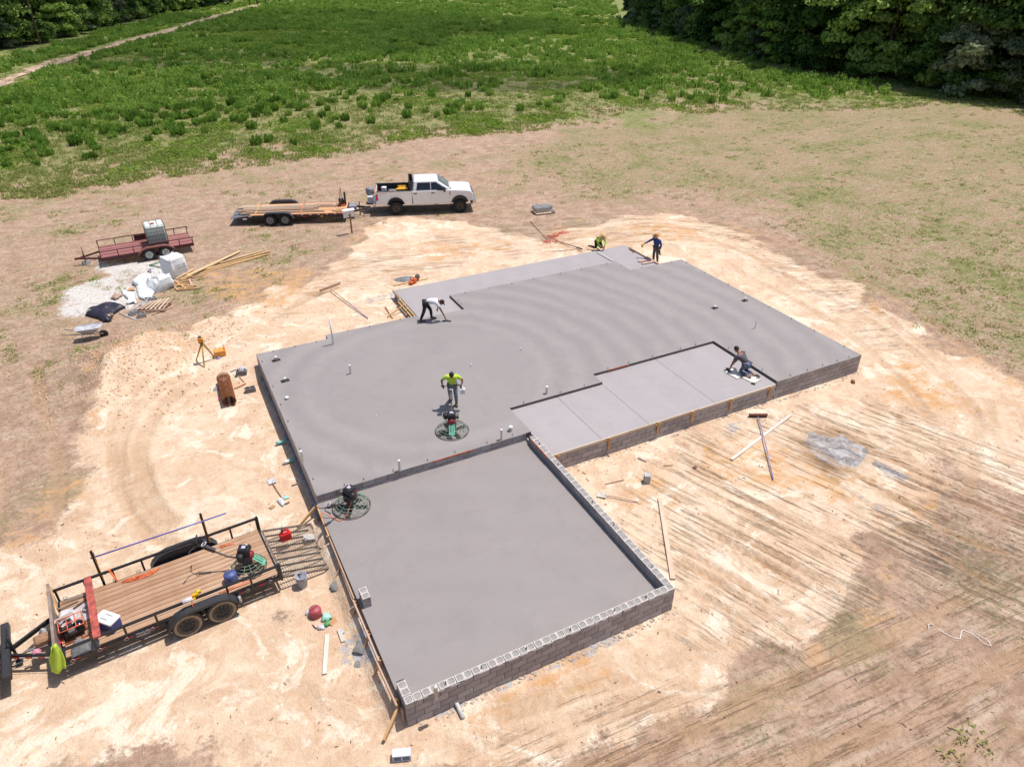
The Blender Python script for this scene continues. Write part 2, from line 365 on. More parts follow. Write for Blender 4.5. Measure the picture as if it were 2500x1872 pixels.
STRAW = mat('straw_hat', (.58, .36, .17), .8, .15, 30)

# ------------------------------------------------------------------ ground
def poly_sd(px, py, P):
    d2 = np.full(px.shape, 1e18); ins = np.zeros(px.shape, bool); n = len(P)
    for i in range(n):
        ax, ay = P[i]; bx, by = P[(i+1) % n]; ex, ey = bx-ax, by-ay; wx, wy = px-ax, py-ay
        t = np.clip((wx*ex+wy*ey)/(ex*ex+ey*ey+1e-12), 0, 1); dx = wx-ex*t; dy = wy-ey*t
        d2 = np.minimum(d2, dx*dx+dy*dy)
        c = ((ay > py) != (by > py)) & (px < (bx-ax)*(py-ay)/((by-ay) if by != ay else 1e-12)+ax); ins ^= c
    d = np.sqrt(d2); return np.where(ins, d, -d)
def DW(pts): return [tuple(D(u, v, 0.)[:2]) for u, v in pts]
SAND = DW([(-250, 1250), (60, 1160), (150, 1010), (175, 870), (230, 800), (300, 760), (400, 740), (470, 700), (600, 640), (700, 590), (745, 545), (800, 490), (880, 470), (1000, 478), (1120, 505), (1180, 540), (1230, 500), (1290, 472), (1450, 455), (1560, 478), (1650, 520), (1780, 590), (1900, 670), (2050, 755), (2212, 830), (2400, 930), (2400, 1130), (2212, 1060), (2050, 1000), (1960, 1090), (1890, 1180), (1880, 1260), (1850, 1350), (1700, 1420), (1480, 1510), (1200, 1600), (1000, 1720), (-300, 1720)])
SAND2 = DW([(0, 1300), (0, 1656), (400, 1656), (760, 1600), (860, 1560), (760, 1400), (560, 1300), (560, 1240), (300, 1250)])
FIELD = DW([(-200, 425), (150, 385), (330, 362), (470, 350), (600, 330), (720, 328), (860, 292), (1050, 285), (1240, 258), (1320, 236), (1500, 222), (1680, 226), (1820, 240), (2060, 220), (2212, 240), (2700, 300), (2400, 60), (2212, -60), (0, -60), (-700, -20)])
OLIVE = DW([(1040, 335), (1250, 262), (1500, 225), (2080, 215), (2500, 260), (2700, 700), (2212, 790), (2060, 720), (1900, 640), (1760, 560), (1560, 455), (1420, 430), (1250, 440), (1080, 395)])
PATH = [(-90, 212), (0, 180), (80, 148), (160, 125), (260, 95), (330, 77), (400, 57), (470, 37), (530, 20), (560, 12)]
LUSH = [DW([(1240, 245), (1330, 225), (1470, 232), (1480, 262), (1380, 280), (1270, 272)])]
ORANGES = DW2 = [DW(p) for p in ([(1460, 960), (1600, 930), (1760, 960), (1850, 1000), (1930, 1050), (1820, 1110), (1640, 1090), (1490, 1040)], [(1280, 500), (1420, 480), (1560, 500), (1500, 530), (1330, 530)], [(420, 600), (560, 580), (700, 590), (700, 660), (560, 690), (450, 640)], [(880, 520), (1100, 520), (1150, 560), (900, 585)],
    [(170, 880), (240, 850), (260, 930), (180, 950)], [(1340, 1010), (1480, 990), (1480, 1090), (1360, 1090)], [(300, 1290), (420, 1290), (420, 1400), (560, 1400), (560, 1480), (330, 1460)], [(1850, 760), (2000, 770), (2100, 870), (2000, 900), (1880, 860)], [(960, 1540), (1250, 1400), (1300, 1440), (1010, 1600)])]
DARKS = [(DW(p), s) for p, s in (([(1950, 1190), (2050, 1150), (2170, 1190), (2130, 1260), (1980, 1250)], .6), ([(1890, 1260), (2000, 1270), (2060, 1330), (1960, 1330)], .5), ([(0, 640), (150, 700), (120, 1000), (0, 1060)], .12), ([(2150, 1400), (2300, 1350), (2300, 1500), (2180, 1500)], .2), ([(930, 470), (1010, 455), (1020, 475), (900, 480)], .15))]
GRAYS = [DW(p) for p in ([(1750, 935), (1800, 945), (1870, 985), (1850, 1010), (1780, 1000), (1730, 960)], [(1820, 935), (1880, 975), (1870, 985), (1800, 950)], [(1890, 995), (1960, 1030), (1950, 1035), (1885, 1002)], [(740, 1390), (790, 1360), (830, 1400), (820, 1430), (850, 1460), (800, 1440), (730, 1440), (735, 1410)], [(720, 1240), (755, 1240), (760, 1270), (725, 1270)],
    [(1565, 910), (1610, 905), (1600, 935), (1570, 940)], [(860, 1560), (960, 1530), (1200, 1430), (1330, 1370), (1460, 1300), (1465, 1310), (1340, 1385), (1210, 1445), (960, 1545), (870, 1575)], [(1210, 990), (1680, 840), (1860, 800), (1865, 808), (1690, 852), (1215, 1005)], [(1850, 1060), (1930, 1110), (1920, 1115), (1845, 1070)], [(795, 660), (860, 640), (850, 660), (790, 670)])]
WHITES = [DW(p) for p in ([(100, 655), (180, 610), (290, 585), (370, 590), (350, 625), (300, 680), (180, 690), (130, 680)], [(290, 572), (350, 568), (345, 585), (295, 588)], [(60, 770), (110, 760), (110, 785), (70, 790)], [(190, 575), (260, 570), (255, 590), (200, 592)])]
GRASSL = DW([(-200, 420), (420, 360), (900, 310), (1100, 340), (1100, 470), (760, 520), (640, 620), (420, 720), (230, 800), (150, 900), (0, 940), (-200, 940)])
GRASSR = DW([(1980, 1060), (2212, 900), (2600, 1000), (2600, 1700), (2100, 1700), (1900, 1400)])
TRACKS = [  # (display polyline, half width m, strength, twin spacing m, tread)
    ([(425, 800), (350, 850), (290, 895), (262, 950), (262, 1010), (290, 1090), (350, 1165), (440, 1210)], .22, 1., 0, 1), ([(455, 815), (390, 850), (330, 905), (305, 960), (305, 1020), (335, 1095), (400, 1160)], .3, .9, 0, 0),
    ([(410, 785), (320, 840), (250, 910), (238, 960), (240, 1010), (262, 1080), (310, 1150), (380, 1200)], .16, .8, 0, 1), ([(20, 800), (40, 900), (60, 1000), (60, 1100), (40, 1200)], .25, .7, 1.7, 1), ([(0, 1480), (120, 1400), (300, 1330)], .2, .5, 1.6, 1),
    ([(1700, 905), (1830, 975), (1960, 1050), (2100, 1130), (2260, 1180)], .13, 1.3, 1.75, 1), ([(1740, 1000), (1850, 1075), (1950, 1140), (2050, 1210), (2212, 1290)], .13, 1.3, 0, 1),
    ([(1850, 870), (1960, 950), (2080, 1030), (2212, 1090)], .15, .8, 1.6, 1), ([(2095, 860), (2112, 930), (2100, 1020), (2070, 1100)], .2, .9, 0, 1), ([(2130, 850), (2150, 940), (2200, 1040)], .2, .7, 0, 1),
    ([(1560, 1150), (1700, 1225), (1860, 1310)], .14, 1.2, .5, 1), ([(1480, 1110), (1640, 1190), (1800, 1290)], .12, .9, .6, 1), ([(1440, 1180), (1560, 1250), (1700, 1340), (1800, 1390)], .14, 1.1, .45, 1), ([(1500, 1040), (1680, 1120), (1880, 1220)], .12, .8, .55, 1), ([(1400, 1290), (1500, 1340), (1640, 1420)], .15, .9, 1.7, 1),
    ([(1000, 1640), (1200, 1590), (1400, 1530), (1600, 1440), (1760, 1340)], .25, .9, 1.8, 1), ([(1180, 1656), (1400, 1600), (1700, 1550), (2000, 1430), (2212, 1300)], .25, .8, 1.8, 1), ([(900, 1620), (1050, 1600), (1250, 1560)], .2, .6, 0, 1), ([(1350, 1656), (1600, 1630), (1900, 1560), (2212, 1500)], .22, .6, 1.7, 1),
    ([(640, 620), (560, 660), (430, 730), (330, 760)], .2, .6, 1.8, 1), ([(1000, 560), (850, 580), (700, 625), (560, 690)], .2, .7, 1.8, 0), ([(1150, 520), (1300, 505), (1500, 490), (1680, 530), (1900, 650), (2100, 800)], .25, .7, 1.8, 1), ([(1200, 560), (1350, 515), (1520, 510), (1700, 570)], .2, .6, 1.8, 0),
    ([(1600, 570), (1760, 650), (1900, 740), (2020, 850), (2100, 960)], .22, .7, 1.8, 1), ([(100, 420), (400, 400), (800, 370), (1200, 400)], .3, .35, 1.8, 0), ([(0, 580), (200, 600), (400, 640)], .2, .3, 1.8, 0), ([(0, 1120), (200, 1180), (500, 1190), (640, 1170)], .22, .5, 1.8, 1), ([(520, 1480), (600, 1560), (640, 1656)], .25, .5, 1.7, 1)]
def ax_grid(a, b, st, lo, hi, g):
    c = list(np.arange(a, b+1e-6, st)); d = st
    while c[-1] < hi: d *= g; c.append(c[-1]+d)
    d = st; l = [a]
    while l[-1] > lo: d *= g; l.append(l[-1]-d)
    return np.array(l[:0:-1]+c)
def dang(p, q): a_, b_ = D(*p, 0.), D(*q, 0.); return math.atan2(b_.y-a_.y, b_.x-a_.x)
ANG_A = dang((1560, 1150), (1860, 1310)); ANG_B = dang((1300, 1570), (1700, 1400)); ANG_C = dang((1200, 520), (1650, 500))
STR_A = DW([(1400, 1010), (1560, 920), (1800, 860), (2000, 900), (2212, 1000), (2400, 1150), (2212, 1330), (2000, 1260), (1880, 1330), (1700, 1430), (1480, 1380), (1400, 1200)])
STR_B = DW([(950, 1700), (1100, 1560), (1500, 1480), (1720, 1350), (1900, 1280), (2300, 1250), (2300, 1720)])
STR_C = DW([(640, 640), (760, 560), (1000, 500), (1240, 470), (1560, 460), (1800, 580), (2000, 760), (1960, 800), (1700, 600), (1480, 540), (1200, 560), (900, 610), (600, 700)])
gx = ax_grid(-11.5, 33, .1, -500, 900, 1.09); gy = ax_grid(-15.2, 27, .1, -80, 1300, 1.06)
GX, GY = np.meshgrid(gx, gy); fx = GX.ravel(); fy = GY.ravel(); NV = fx.size
fz = gh(fx, fy)
nz = (fbm(fx/1.6, fy/1.6, 31)-.5); nz2 = (fbm(fx/6, fy/6, 41)-.5)
def cov(P, soft=.6, amp=2.0, x=None): return sm(-soft, soft, poly_sd(fx, fy, P)+nz*amp+nz2*amp)
sand = np.maximum(cov(SAND, .9, 2.2), cov(SAND2, .8, 1.5)); sand = sand*(.72+.5*(nz2+.5))
field = cov(FIELD, 3.5, 7); olive = cov(OLIVE, 4, 7)
gl = cov(GRASSL, 2, 3); gr = cov(GRASSR, 2.5, 4)
patch = sm(.48, .68, fbm(fx/3.3, fy/3.3, 55)); patch2 = sm(.5, .7, fbm(fx/1.5, fy/1.5, 56))
dcam = np.hypot(fx-CAM[0], fy-CAM[1]); pdg = np.clip((dcam-50)/90, 0, 1)
green = np.maximum.reduce([field*(.68+.20*pdg+.16*patch2), olive*(.50+.14*patch+.16*patch2), gl*(.20+.34*patch*(.3+.7*patch2)), gr*(.16+.22*patch*patch2)])
green = green*(1-.9*np.minimum(1, sand*1.2))
lush = field*(.22+.45*pdg)
for P in LUSH: q = cov(P, 4, 9)*.75; green = np.maximum(green, q); lush = np.maximum(lush, q)
orange = np.zeros(NV)
for P in ORANGES: orange = np.maximum(orange, .55*cov(P, .8, 1.6))
edge = np.exp(-(poly_sd(fx, fy, SAND)/1.2)**2); orange = np.maximum(orange, edge*.42*sm(.4, .6, fbm(fx/4, fy/4, 77)))
dark = np.zeros(NV)
for P, s in DARKS: dark = np.maximum(dark, s*cov(P, .7, 1.4))
for x0, y0, r0, s0 in ((-.72, -1.05, .3, .0), (-1.9, -3.4, .26, .62), (-2.1, -5.3, .22, .35)): dark = np.maximum(dark, s0*np.exp(-((fx-x0)**2+(fy-y0)**2)/(2*r0*r0)))
gray = np.zeros(NV)
for i, P in enumerate(GRAYS): gray = np.maximum(gray, (.78 if i < 3 else .5)*sm(-.12, .12, poly_sd(fx, fy, P)+nz*.5))
damp = np.zeros(NV)
for P in (DW([(1700, 950), (1760, 925), (1830, 930), (1890, 980), (1820, 1040), (1770, 1020)]), DW([(1780, 1000), (1850, 1030), (1800, 1030)])): damp = np.maximum(damp, cov(P, .4, .8))
white = np.zeros(NV)
for P in WHITES: white = np.maximum(white, .66*cov(P, .6, 2.4)*(.55+.8*fbm(fx/.9, fy/.9, 88)))
rut = np.zeros(NV)
def near_poly(P, pad):
    xs = [p[0] for p in P]; ys = [p[1] for p in P]
    return np.where((fx > min(xs)-pad) & (fx < max(xs)+pad) & (fy > min(ys)-pad) & (fy < max(ys)+pad))[0]
def line_dist(P, I):
    d = np.full(len(I), 1e9); sgn = np.zeros(len(I)); s = np.zeros(len(I)); acc = 0.; X = fx[I]; Y = fy[I]
    for (ax, ay), (bx, by) in zip(P[:-1], P[1:]):
        ex, ey = bx-ax, by-ay; l = math.hypot(ex, ey); t = np.clip(((X-ax)*ex+(Y-ay)*ey)/(l*l), 0, 1)
        dx = X-ax-ex*t; dy = Y-ay-ey*t; q = np.sqrt(dx*dx+dy*dy); m = q < d
        d = np.where(m, q, d); sgn = np.where(m, np.sign(ex*dy-ey*dx), sgn); s = np.where(m, acc+t*l, s); acc += l
    return d*sgn, s, acc
def smooth_poly(P, k=6):
    P = [np.array(p) for p in P]; P = [2*P[0]-P[1]]+P+[2*P[-1]-P[-2]]; o = []
    for i in range(1, len(P)-2):
        for j in range(k):
            t = j/k; a, b, c, d = P[i-1:i+3]
            o.append(tuple(.5*((2*b)+(-a+c)*t+(2*a-5*b+4*c-d)*t*t+(-a+3*b-3*c+d)*t**3)))
    o.append(tuple(P[-2])); return o
for pts, hw, stg, tw, tread in TRACKS:
    P = smooth_poly(DW(pts), 4); I = near_poly(P, 3); d, s, L = line_dist(P, I)
    for off in ((0,) if not tw else (-tw/2, tw/2)):
        e = np.abs(d-off+.12*(vn(fx[I]/1.5, fy[I]/1.5, 5)-.5)); fade = sm(0, 1.2, s)*(1-sm(L-1.2, L, s))*(.35+.9*vn(s*.6, s*0+off*3, 12))
        inn = (1-sm(hw*.7, hw*1.25, e))*fade; rid = np.exp(-((e-hw*1.35)/.08)**2)*fade
        if tread: inn = inn*(.80+.20*np.sin(s*2*PI/.30+np.abs(d-off)*9))
        fz[I] += (-.05*inn+.035*rid)*stg; rut[I] = np.maximum(rut[I], .62*inn*stg)
# footing trench and rough soil against the block walls
near = (fx > -2) & (fx < 24) & (fy > -10) & (fy < 16)
fz = fz+near*.03*(fbm(fx*2.2, fy*2.2, 61)-.5)
me = bpy.data.meshes.new('ground'); nx, ny = len(gx), len(gy)
me.vertices.add(NV); me.vertices.foreach_set('co', np.stack([fx, fy, fz], 1).ravel())
ii = (np.arange(ny-1)[:, None]*nx+np.arange(nx-1)[None, :]).ravel(); nf = ii.size
lp = np.stack([ii, ii+1, ii+1+nx, ii+nx], 1).ravel()
me.loops.add(nf*4); me.loops.foreach_set('vertex_index', lp); me.polygons.add(nf)
me.polygons.foreach_set('loop_start', np.arange(nf)*4); me.polygons.foreach_set('use_smooth', np.ones(nf, bool)); me.update(calc_edges=True)
for nm, ch in (('gd', (cov(STR_A, 1, 2), cov(STR_B, 1.2, 2), cov(STR_C, .8, 1.5))), ('ga', (sand, green, orange)), ('gb', (dark, gray, white)), ('gc', (rut, damp, lush))):
    a = me.attributes.new(nm, 'FLOAT_COLOR', 'POINT'); a.data.foreach_set('color', np.stack([*ch, np.ones(NV)], 1).astype(np.float32).ravel())
me.materials.append(ground_material())
obj('ground', me, kind='structure')
# dirt track across the far field
pc = smooth_poly(DW(PATH), 5); m = MB(); vs = []; fs = []
for i, p in enumerate(pc):
    q = pc[min(i+1, len(pc)-1)]; r0 = pc[max(i-1, 0)]; t = Vector((q[0]-r0[0], q[1]-r0[1])).normalized(); nn = Vector((-t.y, t.x))
    for k, wv in enumerate((-1.3, -.65, 0, .65, 1.3)):
        ww = wv*(.9+.35*math.sin(i*1.7+k)+.3*math.sin(i*.6)); vs.append((p[0]+nn.x*ww, p[1]+nn.y*ww, .12-.03*abs(wv)+float(gh(p[0], p[1]))))
for i in range(len(pc)-1):
    for k in range(4): fs.append((i*5+k, i*5+k+1, i*5+6+k, i*5+5+k))
m.add(vs, fs, 0, True); obj('dirt_path', (m, mat('track_sand', (.36, .24, .165), .95, .25, .8, c2=(.46, .33, .24), bump=.5, bsc=6)), kind='structure')

# ------------------------------------------------------------------ foundation
ZS = .80; ZG = .50; ZP = .69; ZB = .72
M_SLAB = slab_material('wet_concrete_house', (.272, .245, .240), (5.6, 5.0))
M_PORCH = slab_material('wet_concrete_porch', (.345, .315, .32), (40, 3), .2)
M_GAR = slab_material('wet_concrete_garage', (.262, .234, .228), (-6, -20), .25)
FND = thing('house_foundation', 'grey concrete house slab on block walls, freshly poured, with sunken garage bay', 'foundation')
HP = [(0, 0), (7.32, 0), (7.32, 1.61), (11.25, 1.61), (11.25, 2.27), (17.16, 2.27), (17.16, -1.35), (21.71, -1.35), (21.71, 10.13), (18.48, 10.13), (18.48, 11.42), (9.14, 11.42), (9.14, 9.77), (7.0, 9.77), (7.0, 10.1), (2.9, 10.1), (2.9, 9.74), (0, 9.74)]
def inset(P, d):
    n = len(P); o = []
    for i in range(n):
        a = Vector(P[i-1]); b = Vector(P[i]); c = Vector(P[(i+1) % n]); e1 = (b-a).normalized(); e2 = (c-b).normalized()
        n1 = Vector((-e1.y, e1.x)); n2 = Vector((-e2.y, e2.x)); k = (n1+n2)/(1+n1.dot(n2)); o.append(tuple(b+k*d))
    return o
def slab_part(name, P, z0, z1, m, label=None, ins=.012):
    Q = inset(P, ins); mb = MB(); mb.prism(Q, z0, z1, 1, mitop=0)
    return obj(name, mb.mesh(name, [m, C_MORTAR]), FND, label)
slab_part('house_slab', HP, -.2, ZS, M_SLAB, 'main house slab of smooth wet concrete with faint trowel arcs')
slab_part('garage_slab', [(-.03, -7.12), (.0, -7.6), (7.14, -7.6), (7.14, .02), (-.03, .02)], -.2, ZG, M_GAR, 'lower garage floor of fresh concrete', 0)
js = [7.32, 9.285, 11.25, 14.2, 17.16]
for a, b in zip(js[:-1], js[1:]):
    yt = 1.62 if b < 11.3 else 2.28
    slab_part('porch_slab_panel', [(a+.006, -1.33), (b-.006, -1.33), (b-.006, yt), (a+.006, yt)], -.1, ZP, M_PORCH, None, 0)
obj('joint_base', (MB().box((12.24, .3, .3), (9.8, 3.2, .7)), C_MORTAR), FND)
patio = [(7.11, 9.7), (9.2, 9.7), (9.2, 11.4), (18.4, 11.4), (18.4, 10.1), (20.5, 10.1), (20.5, 13.3), (7.11, 13.3)]
slab_part('patio_slab', [(7.05, 9.72), (9.19, 9.72), (9.19, 11.36), (18.43, 11.36), (18.43, 10.08), (20.35, 10.08), (20.35, 13.32), (7.05, 13.32)], -.2, ZB, M_PORCH, 'paler back patio slab along the far side', 0)
# --- block walls, every block its own object
blk = {}
def block_mesh(L, dep, H=.19, bev=.004):
    k = (round(L, 3), dep, H)
    if k not in blk: blk[k] = MB().box((0, 0, 0), (L, dep, H)).mesh('block', C_BLOCK, bev)
    return blk[k]
rb = random.Random(3)
def block_wall(name, p, q, z0, n, dep=.06, label=None, top=None, skip=lambda x, k: False):
    """courses of 400 mm blocks, face on the line p-q (outward side to the right of p->q)"""
    wl = obj(name, None, FND, label); p = Vector(p); q = Vector(q); d = (q-p); L = d.length; d.normalize(); nrm = Vector((d.y, -d.x)); ang = math.atan2(d.y, d.x)
    for k in range(n):
        x = -.2*(k % 2)
        while x < L-.02:
            a = max(x, 0); b = min(x+.4, L)
            if b-a > .05 and not skip((a+b)/2, k):
                c = p+d*((a+b)/2)-nrm*(dep/2-rb.uniform(-.001, .0035))
                o = obj('block', block_mesh(b-a-.011, dep), wl, loc=(c.x, c.y, z0+.1+.2*k), rz=ang+rb.uniform(-.004, .004))
            x += .4
    return wl
GY_ = -7.77
block_wall('front_garage_wall', (0, GY_), (7.32, GY_), -.2, 4, .19, 'outer block wall at the near end of the garage')
block_wall('side_garage_wall', (7.32, GY_), (7.32, -1.33), -.2, 4, .06, 'far side wall of the garage bay')
block_wall('side_garage_wall', (7.12, 0), (7.12, GY_+.2), .40, 1, .06, 'inner face of the garage side wall')
block_wall('porch_wall', (7.32, -1.36), (17.16, -1.36), -.2, 4, .06, 'low block wall under the porch slab')
block_wall('end_wall', (17.16, -1.35), (21.71, -1.35), -.2, 5, .06, 'tall block wall at the right end of the house slab')
block_wall('west_wall', (0, 9.74), (0, 0), .2, 3, .06)
block_wall('step_wall', (0, 0), (7.12, 0), .4, 2, .06, 'strip of blocks between house slab and garage floor')
block_wall('patio_wall', (7.05, 13.3), (7.05, 9.9), .1, 3, .06)
block_wall('corner_return', (0, -7.1), (0, GY_), -.2, 4, .19)
led = obj('brick_ledge', None, FND)
y = 9.0
while y > -.1:
    obj('block', block_mesh(.388, .12), led, loc=(-.065, y-.2, .06), rz=PI/2+rb.uniform(-.004, .004)); y -= .4
# garage wall core and the grouted top course
core = MB().box((3.66, -7.67, .29), (7.29, .17, .96)).box((7.22, -3.9, .29), (.17, 7.5, .96)).box((.1, -7.4, .29), (.17, .6, .96))
obj('mortar_core', (core, C_MORTAR), FND)
def cap_block(cells, L, W=.2, H=.19):
    mb = MB(); n = cells; rim = .024; z1 = H/2; z0 = -H/2; x0 = -L/2+.003; x1 = L/2-.003; y0 = -W/2; y1 = W/2
    mb.v = []; 
    mb.add([(x0, y0, z0), (x1, y0, z0), (x1, y1, z0), (x0, y1, z0), (x0, y0, z1), (x1, y0, z1), (x1, y1, z1), (x0, y1, z1)], [(0, 1, 5, 4), (1, 2, 6, 5), (2, 3, 7, 6), (3, 0, 4, 7)], 0)
    cw = (x1-x0)/n; xs = []
    for i in range(n):
        a = x0+cw*i+rim; b = x0+cw*(i+1)-rim; c = .028; oc = [(a+c, y0+rim), (b-c, y0+rim), (b, y0+rim+c), (b, y1-rim-c), (b-c, y1-rim), (a+c, y1-rim), (a, y1-rim-c), (a, y0+rim+c)]
        mb.add([(u, v, z1-.014) for u, v in oc], [tuple(range(8))], 2)
        mb.add([(u, v, z1) for u, v in oc]+[(u, v, z1-.014) for u, v in oc], [(j, (j+1) % 8, 8+(j+1) % 8, 8+j) for j in range(8)], 1)
        A = x0+cw*i; B = x0+cw*(i+1); out = [(A, y0), (B, y0), (B, y1), (A, y1)]; V = [(u, v, z1) for u, v in out]+[(u, v, z1) for u, v in oc]
        mb.add(V, [(0, 1, 5, 4), (1, 6, 5), (1, 2, 7, 6), (2, 8, 7), (2, 3, 9, 8), (3, 10, 9), (3, 0, 11, 10), (0, 4, 11)], 1)
    return mb.mesh('cap_block', [C_BLOCK, C_RIM, C_GROUT], fix=False)
cap2 = cap_block(2, .396); cap1 = cap_block(1, .196)
capw = obj('cap_course', None, FND, 'top course of grouted blocks with pale rims')
for i in range(18):
    if i == 0: continue
    obj('cap_block', cap2, capw, loc=(.2+.4067*i, -7.67, .70+rb.uniform(-.002, .003)), rz=rb.uniform(-.005, .005))
obj('cap_block', cap1, capw, loc=(.3, -7.67, .70)); obj('cap_block', cap1, capw, loc=(.1, -7.67, .70)); obj('cap_block', cap2, capw, loc=(.1, -7.36, .70), rz=PI/2)
for i in range(18): obj('cap_block', cap2, capw, loc=(7.22, -7.36+.4067*i, .70+rb.uniform(-.002, .003)), rz=PI/2+rb.uniform(-.005, .005))
# mortar squeezed on the joints and pale smears
obj('mortar_smears', (lambda mb: ([mb.box((.35+.37*i+rb.uniform(-.1, .1), GY_-.004, .775-rb.random()*.03), (rb.uniform(.1, .3), .012, rb.uniform(.012, .035))) for i in range(19)], mb)[1])(MB()).mesh('smear', C_RIM), FND, kind='stuff')
# lone pier block pair on the garage edge
zm = ZM(650, 1050, 3.68)
pc0 = zm(865, 1565, ZG); pier = obj('pier', None, FND, 'pale two-cell block standing on the garage floor edge')
for k, zz in enumerate((ZG+.07, ZG+.235)):
    obj('cap_block' if k else 'block', cap_block(2, .396, .2, .19) if k else block_mesh(.396, .2, .14), pier, loc=(.14, pc0.y+.05, zz), rz=PI/2)
# wooden screeds / painted strips
obj('painted_strip', (MB().box((4.45, -.012, .775), (1.45, .012, .045)), ORNG), FND, 'orange painted edge strip')
obj('painted_strip', (MB().box((7.108, -.95, .765), (.012, 1.1, .05)), ORNG), FND)
obj('painted_strip', (MB().box((12.4, 2.262, .785), (1.0, .012, .03)), ORNG), FND)
obj('step_shade_strip', (MB().box((9.128, 10.6, .76), (.02, 1.62, .10)), mat('painted_step_shade', (.05, .045, .045), .6)), FND)  # dark strip paints the shade on the step face beside the patio
# anchor bolts
bolt = MB().tube([(0, 0, -.02), (0, 0, .075)], .010, 6).box((0, 0, .012), (.035, .035, .006)).mesh('anchor_bolt', mat('bolt_steel', (.12, .11, .11), .5, metal=.4))
def bolts(p, q, n, z=ZS):
    p = Vector(p); q = Vector(q)
    for i in range(n): c = p.lerp(q, (i+.5)/n+rb.uniform(-.2, .2)/n); obj('anchor_bolt', bolt, FND, loc=(c.x, c.y, z))
bolts((.1, 9.5), (.1, .2), 6); bolts((.2, .1), (7, .1), 7); bolts((.3, 9.62), (2.8, 9.62), 3); bolts((3, 10), (6.9, 10), 3); bolts((7.22, -7.4), (7.22, 0), 5); bolts((.4, -7.67), (7, -7.67), 6)
bolts((7.42, 1.7), (11, 1.7), 3); bolts((11.4, 2.36), (17, 2.36), 5); bolts((17.26, 2), (17.26, -1), 3); bolts((17.4, -1.25), (21.6, -1.25), 5); bolts((21.6, -1), (21.6, 10), 8); bolts((18.6, 10.03), (21.5, 10.03), 2); bolts((9.3, 11.3), (18.3, 11.3), 7); bolts((9.24, 10), (9.24, 11), 2); bolts((18.38, 10.3), (18.38, 11.3), 1)
# pipes cast into the slab
def stub(u, v, r, h, cap=False, box=False, z=ZS, lab=None, m=PVC):
    p = at(u, v, z); mb = MB()
    if box: mb.box((0, 0, .003), (.32, .22, .006), rz=.1, mi=1)
    mb.lathe([(r, -.02), (r, h), (r*.8, h), (r*.8, h-.02), (0, h-.02)] if not cap else [(r, -.02), (r, h), (r*1.25, h), (r*1.25, h+.03), (0, h+.035)], 14)
    obj('stub_pipe', mb.mesh('stub_pipe', [m, mat('block_out_void', (.03, .027, .022), .9)]), FND, lab, loc=p)
stub(813.7, 840.2, .035, 1.2, lab='tallest white pipe standing on the slab'); z1_ = ZM(1200, 1000, 13.8)
for u, v, r, h, cp, bx in ((1224, 1072.5, .035, .38, 1, 0), (1246.5, 1051, .062, .14, 1, 0), (1334.5, 960, .045, .27, 1, 0), (738.5, 1127, .04, .40, 1, 0), (976, 1148.5, .035, .38, 1, 0), (674, 879.5, .045, .14, 1, 1), (696, 929.5, .045, .1, 1, 1), (700.5, 973.5, .06, .05, 1, 0), (856, 912, .035, .35, 1, 0), (1271, 855, .02, .12, 0, 0), (1150, 894, .02, .12, 0, 0), (918.5, 1016, .02, .04, 0, 0), (1843, 801.5, .02, .35, 1, 0), (1818, 734, .045, .12, 1, 1), (1745, 752, .05, .08, 1, 1), (1066, 1701, .045, .38, 0, 0)):
    if (u, v) == (1066, 1701): stub(u-1, v+2, r, h, 1, 0, z=.795, m=mat('dusty_pipe', (.5, .48, .47), .6))
    else: stub(u, v, r, h, cp, bx)
def out_pipe(p, q, r, m1):
    mb = MB().tube([p, Vector(p).lerp(Vector(q), .55)], r*1.12, 12, 1).tube([Vector(p).lerp(Vector(q), .5), q], r, 12, 0, cap=True)
    obj('drain_pipe', mb.mesh('drain_pipe', [m1, mat('teal_pipe', (.16, .42, .40), .4)]), FND)
out_pipe((-.02, 4.25, .12), (-.45, 4.25, .1), .055, mat('teal_pipe2', (.25, .5, .48), .4)); out_pipe((-.02, 3.05, .12), (-.45, 3.05, .1), .055, PVC)
obj('drain_pipe', (MB().tube([(1.17, -7.6, .1), (1.17, -8.15, .04)], .05, 12), mat('dusty_pipe', (.5, .48, .47), .6)), FND)
for i in range(8):
    obj('weep_strip', (MB().box((.75+.81*i, GY_-.006, .28), (.02, .012, .15)), C_RIM), FND)
for i in range(9):
    if i % 2: obj('weep_strip', (MB().box((7.9+1.1*i, -1.366, .3), (.02, .012, .12)), C_RIM), FND)
# shadow-casting lumps of spilled concrete along the footing
def lump(name, label, cat, c, r, hgt, m, group=None, asp=1., rz=0):
    mb = MB(); n = 22; k = 7; sd_ = rb.random()*99; vs = []; fs = []
    for i in range(k+1):
        for j in range(n):
            t = 2*PI*j/n; rr = r*(i/k)*(1+.35*(float(vn(math.cos(t)*1.6+sd_, math.sin(t)*1.6, 3))-.5)*2); x = rr*math.cos(t); y = rr*math.sin(t)*asp
            z = hgt*(1-(i/k)**1.6)*(.7+.6*float(vn(x*5+sd_, y*5, 4)))-.05*(i/k)**4; vs.append((x, y, z))
    for i in range(k):
        for j in range(n): l = (j+1) % n; fs.append((i*n+j, (i+1)*n+j, (i+1)*n+l, i*n+l))
    mb.add(vs, fs, 0, True); o = obj(name, mb.mesh(name, m, fix=False), loc=c, rz=rz); return tag(o, label, cat, group)
SLOP = mat('spilled_concrete', (.20, .19, .185), .9, .25, 9, bump=.8, bsc=25)
SLOPL = mat('spilled_concrete_pale', (.42, .34, .28), .9, .25, 9, bump=.8, bsc=25)
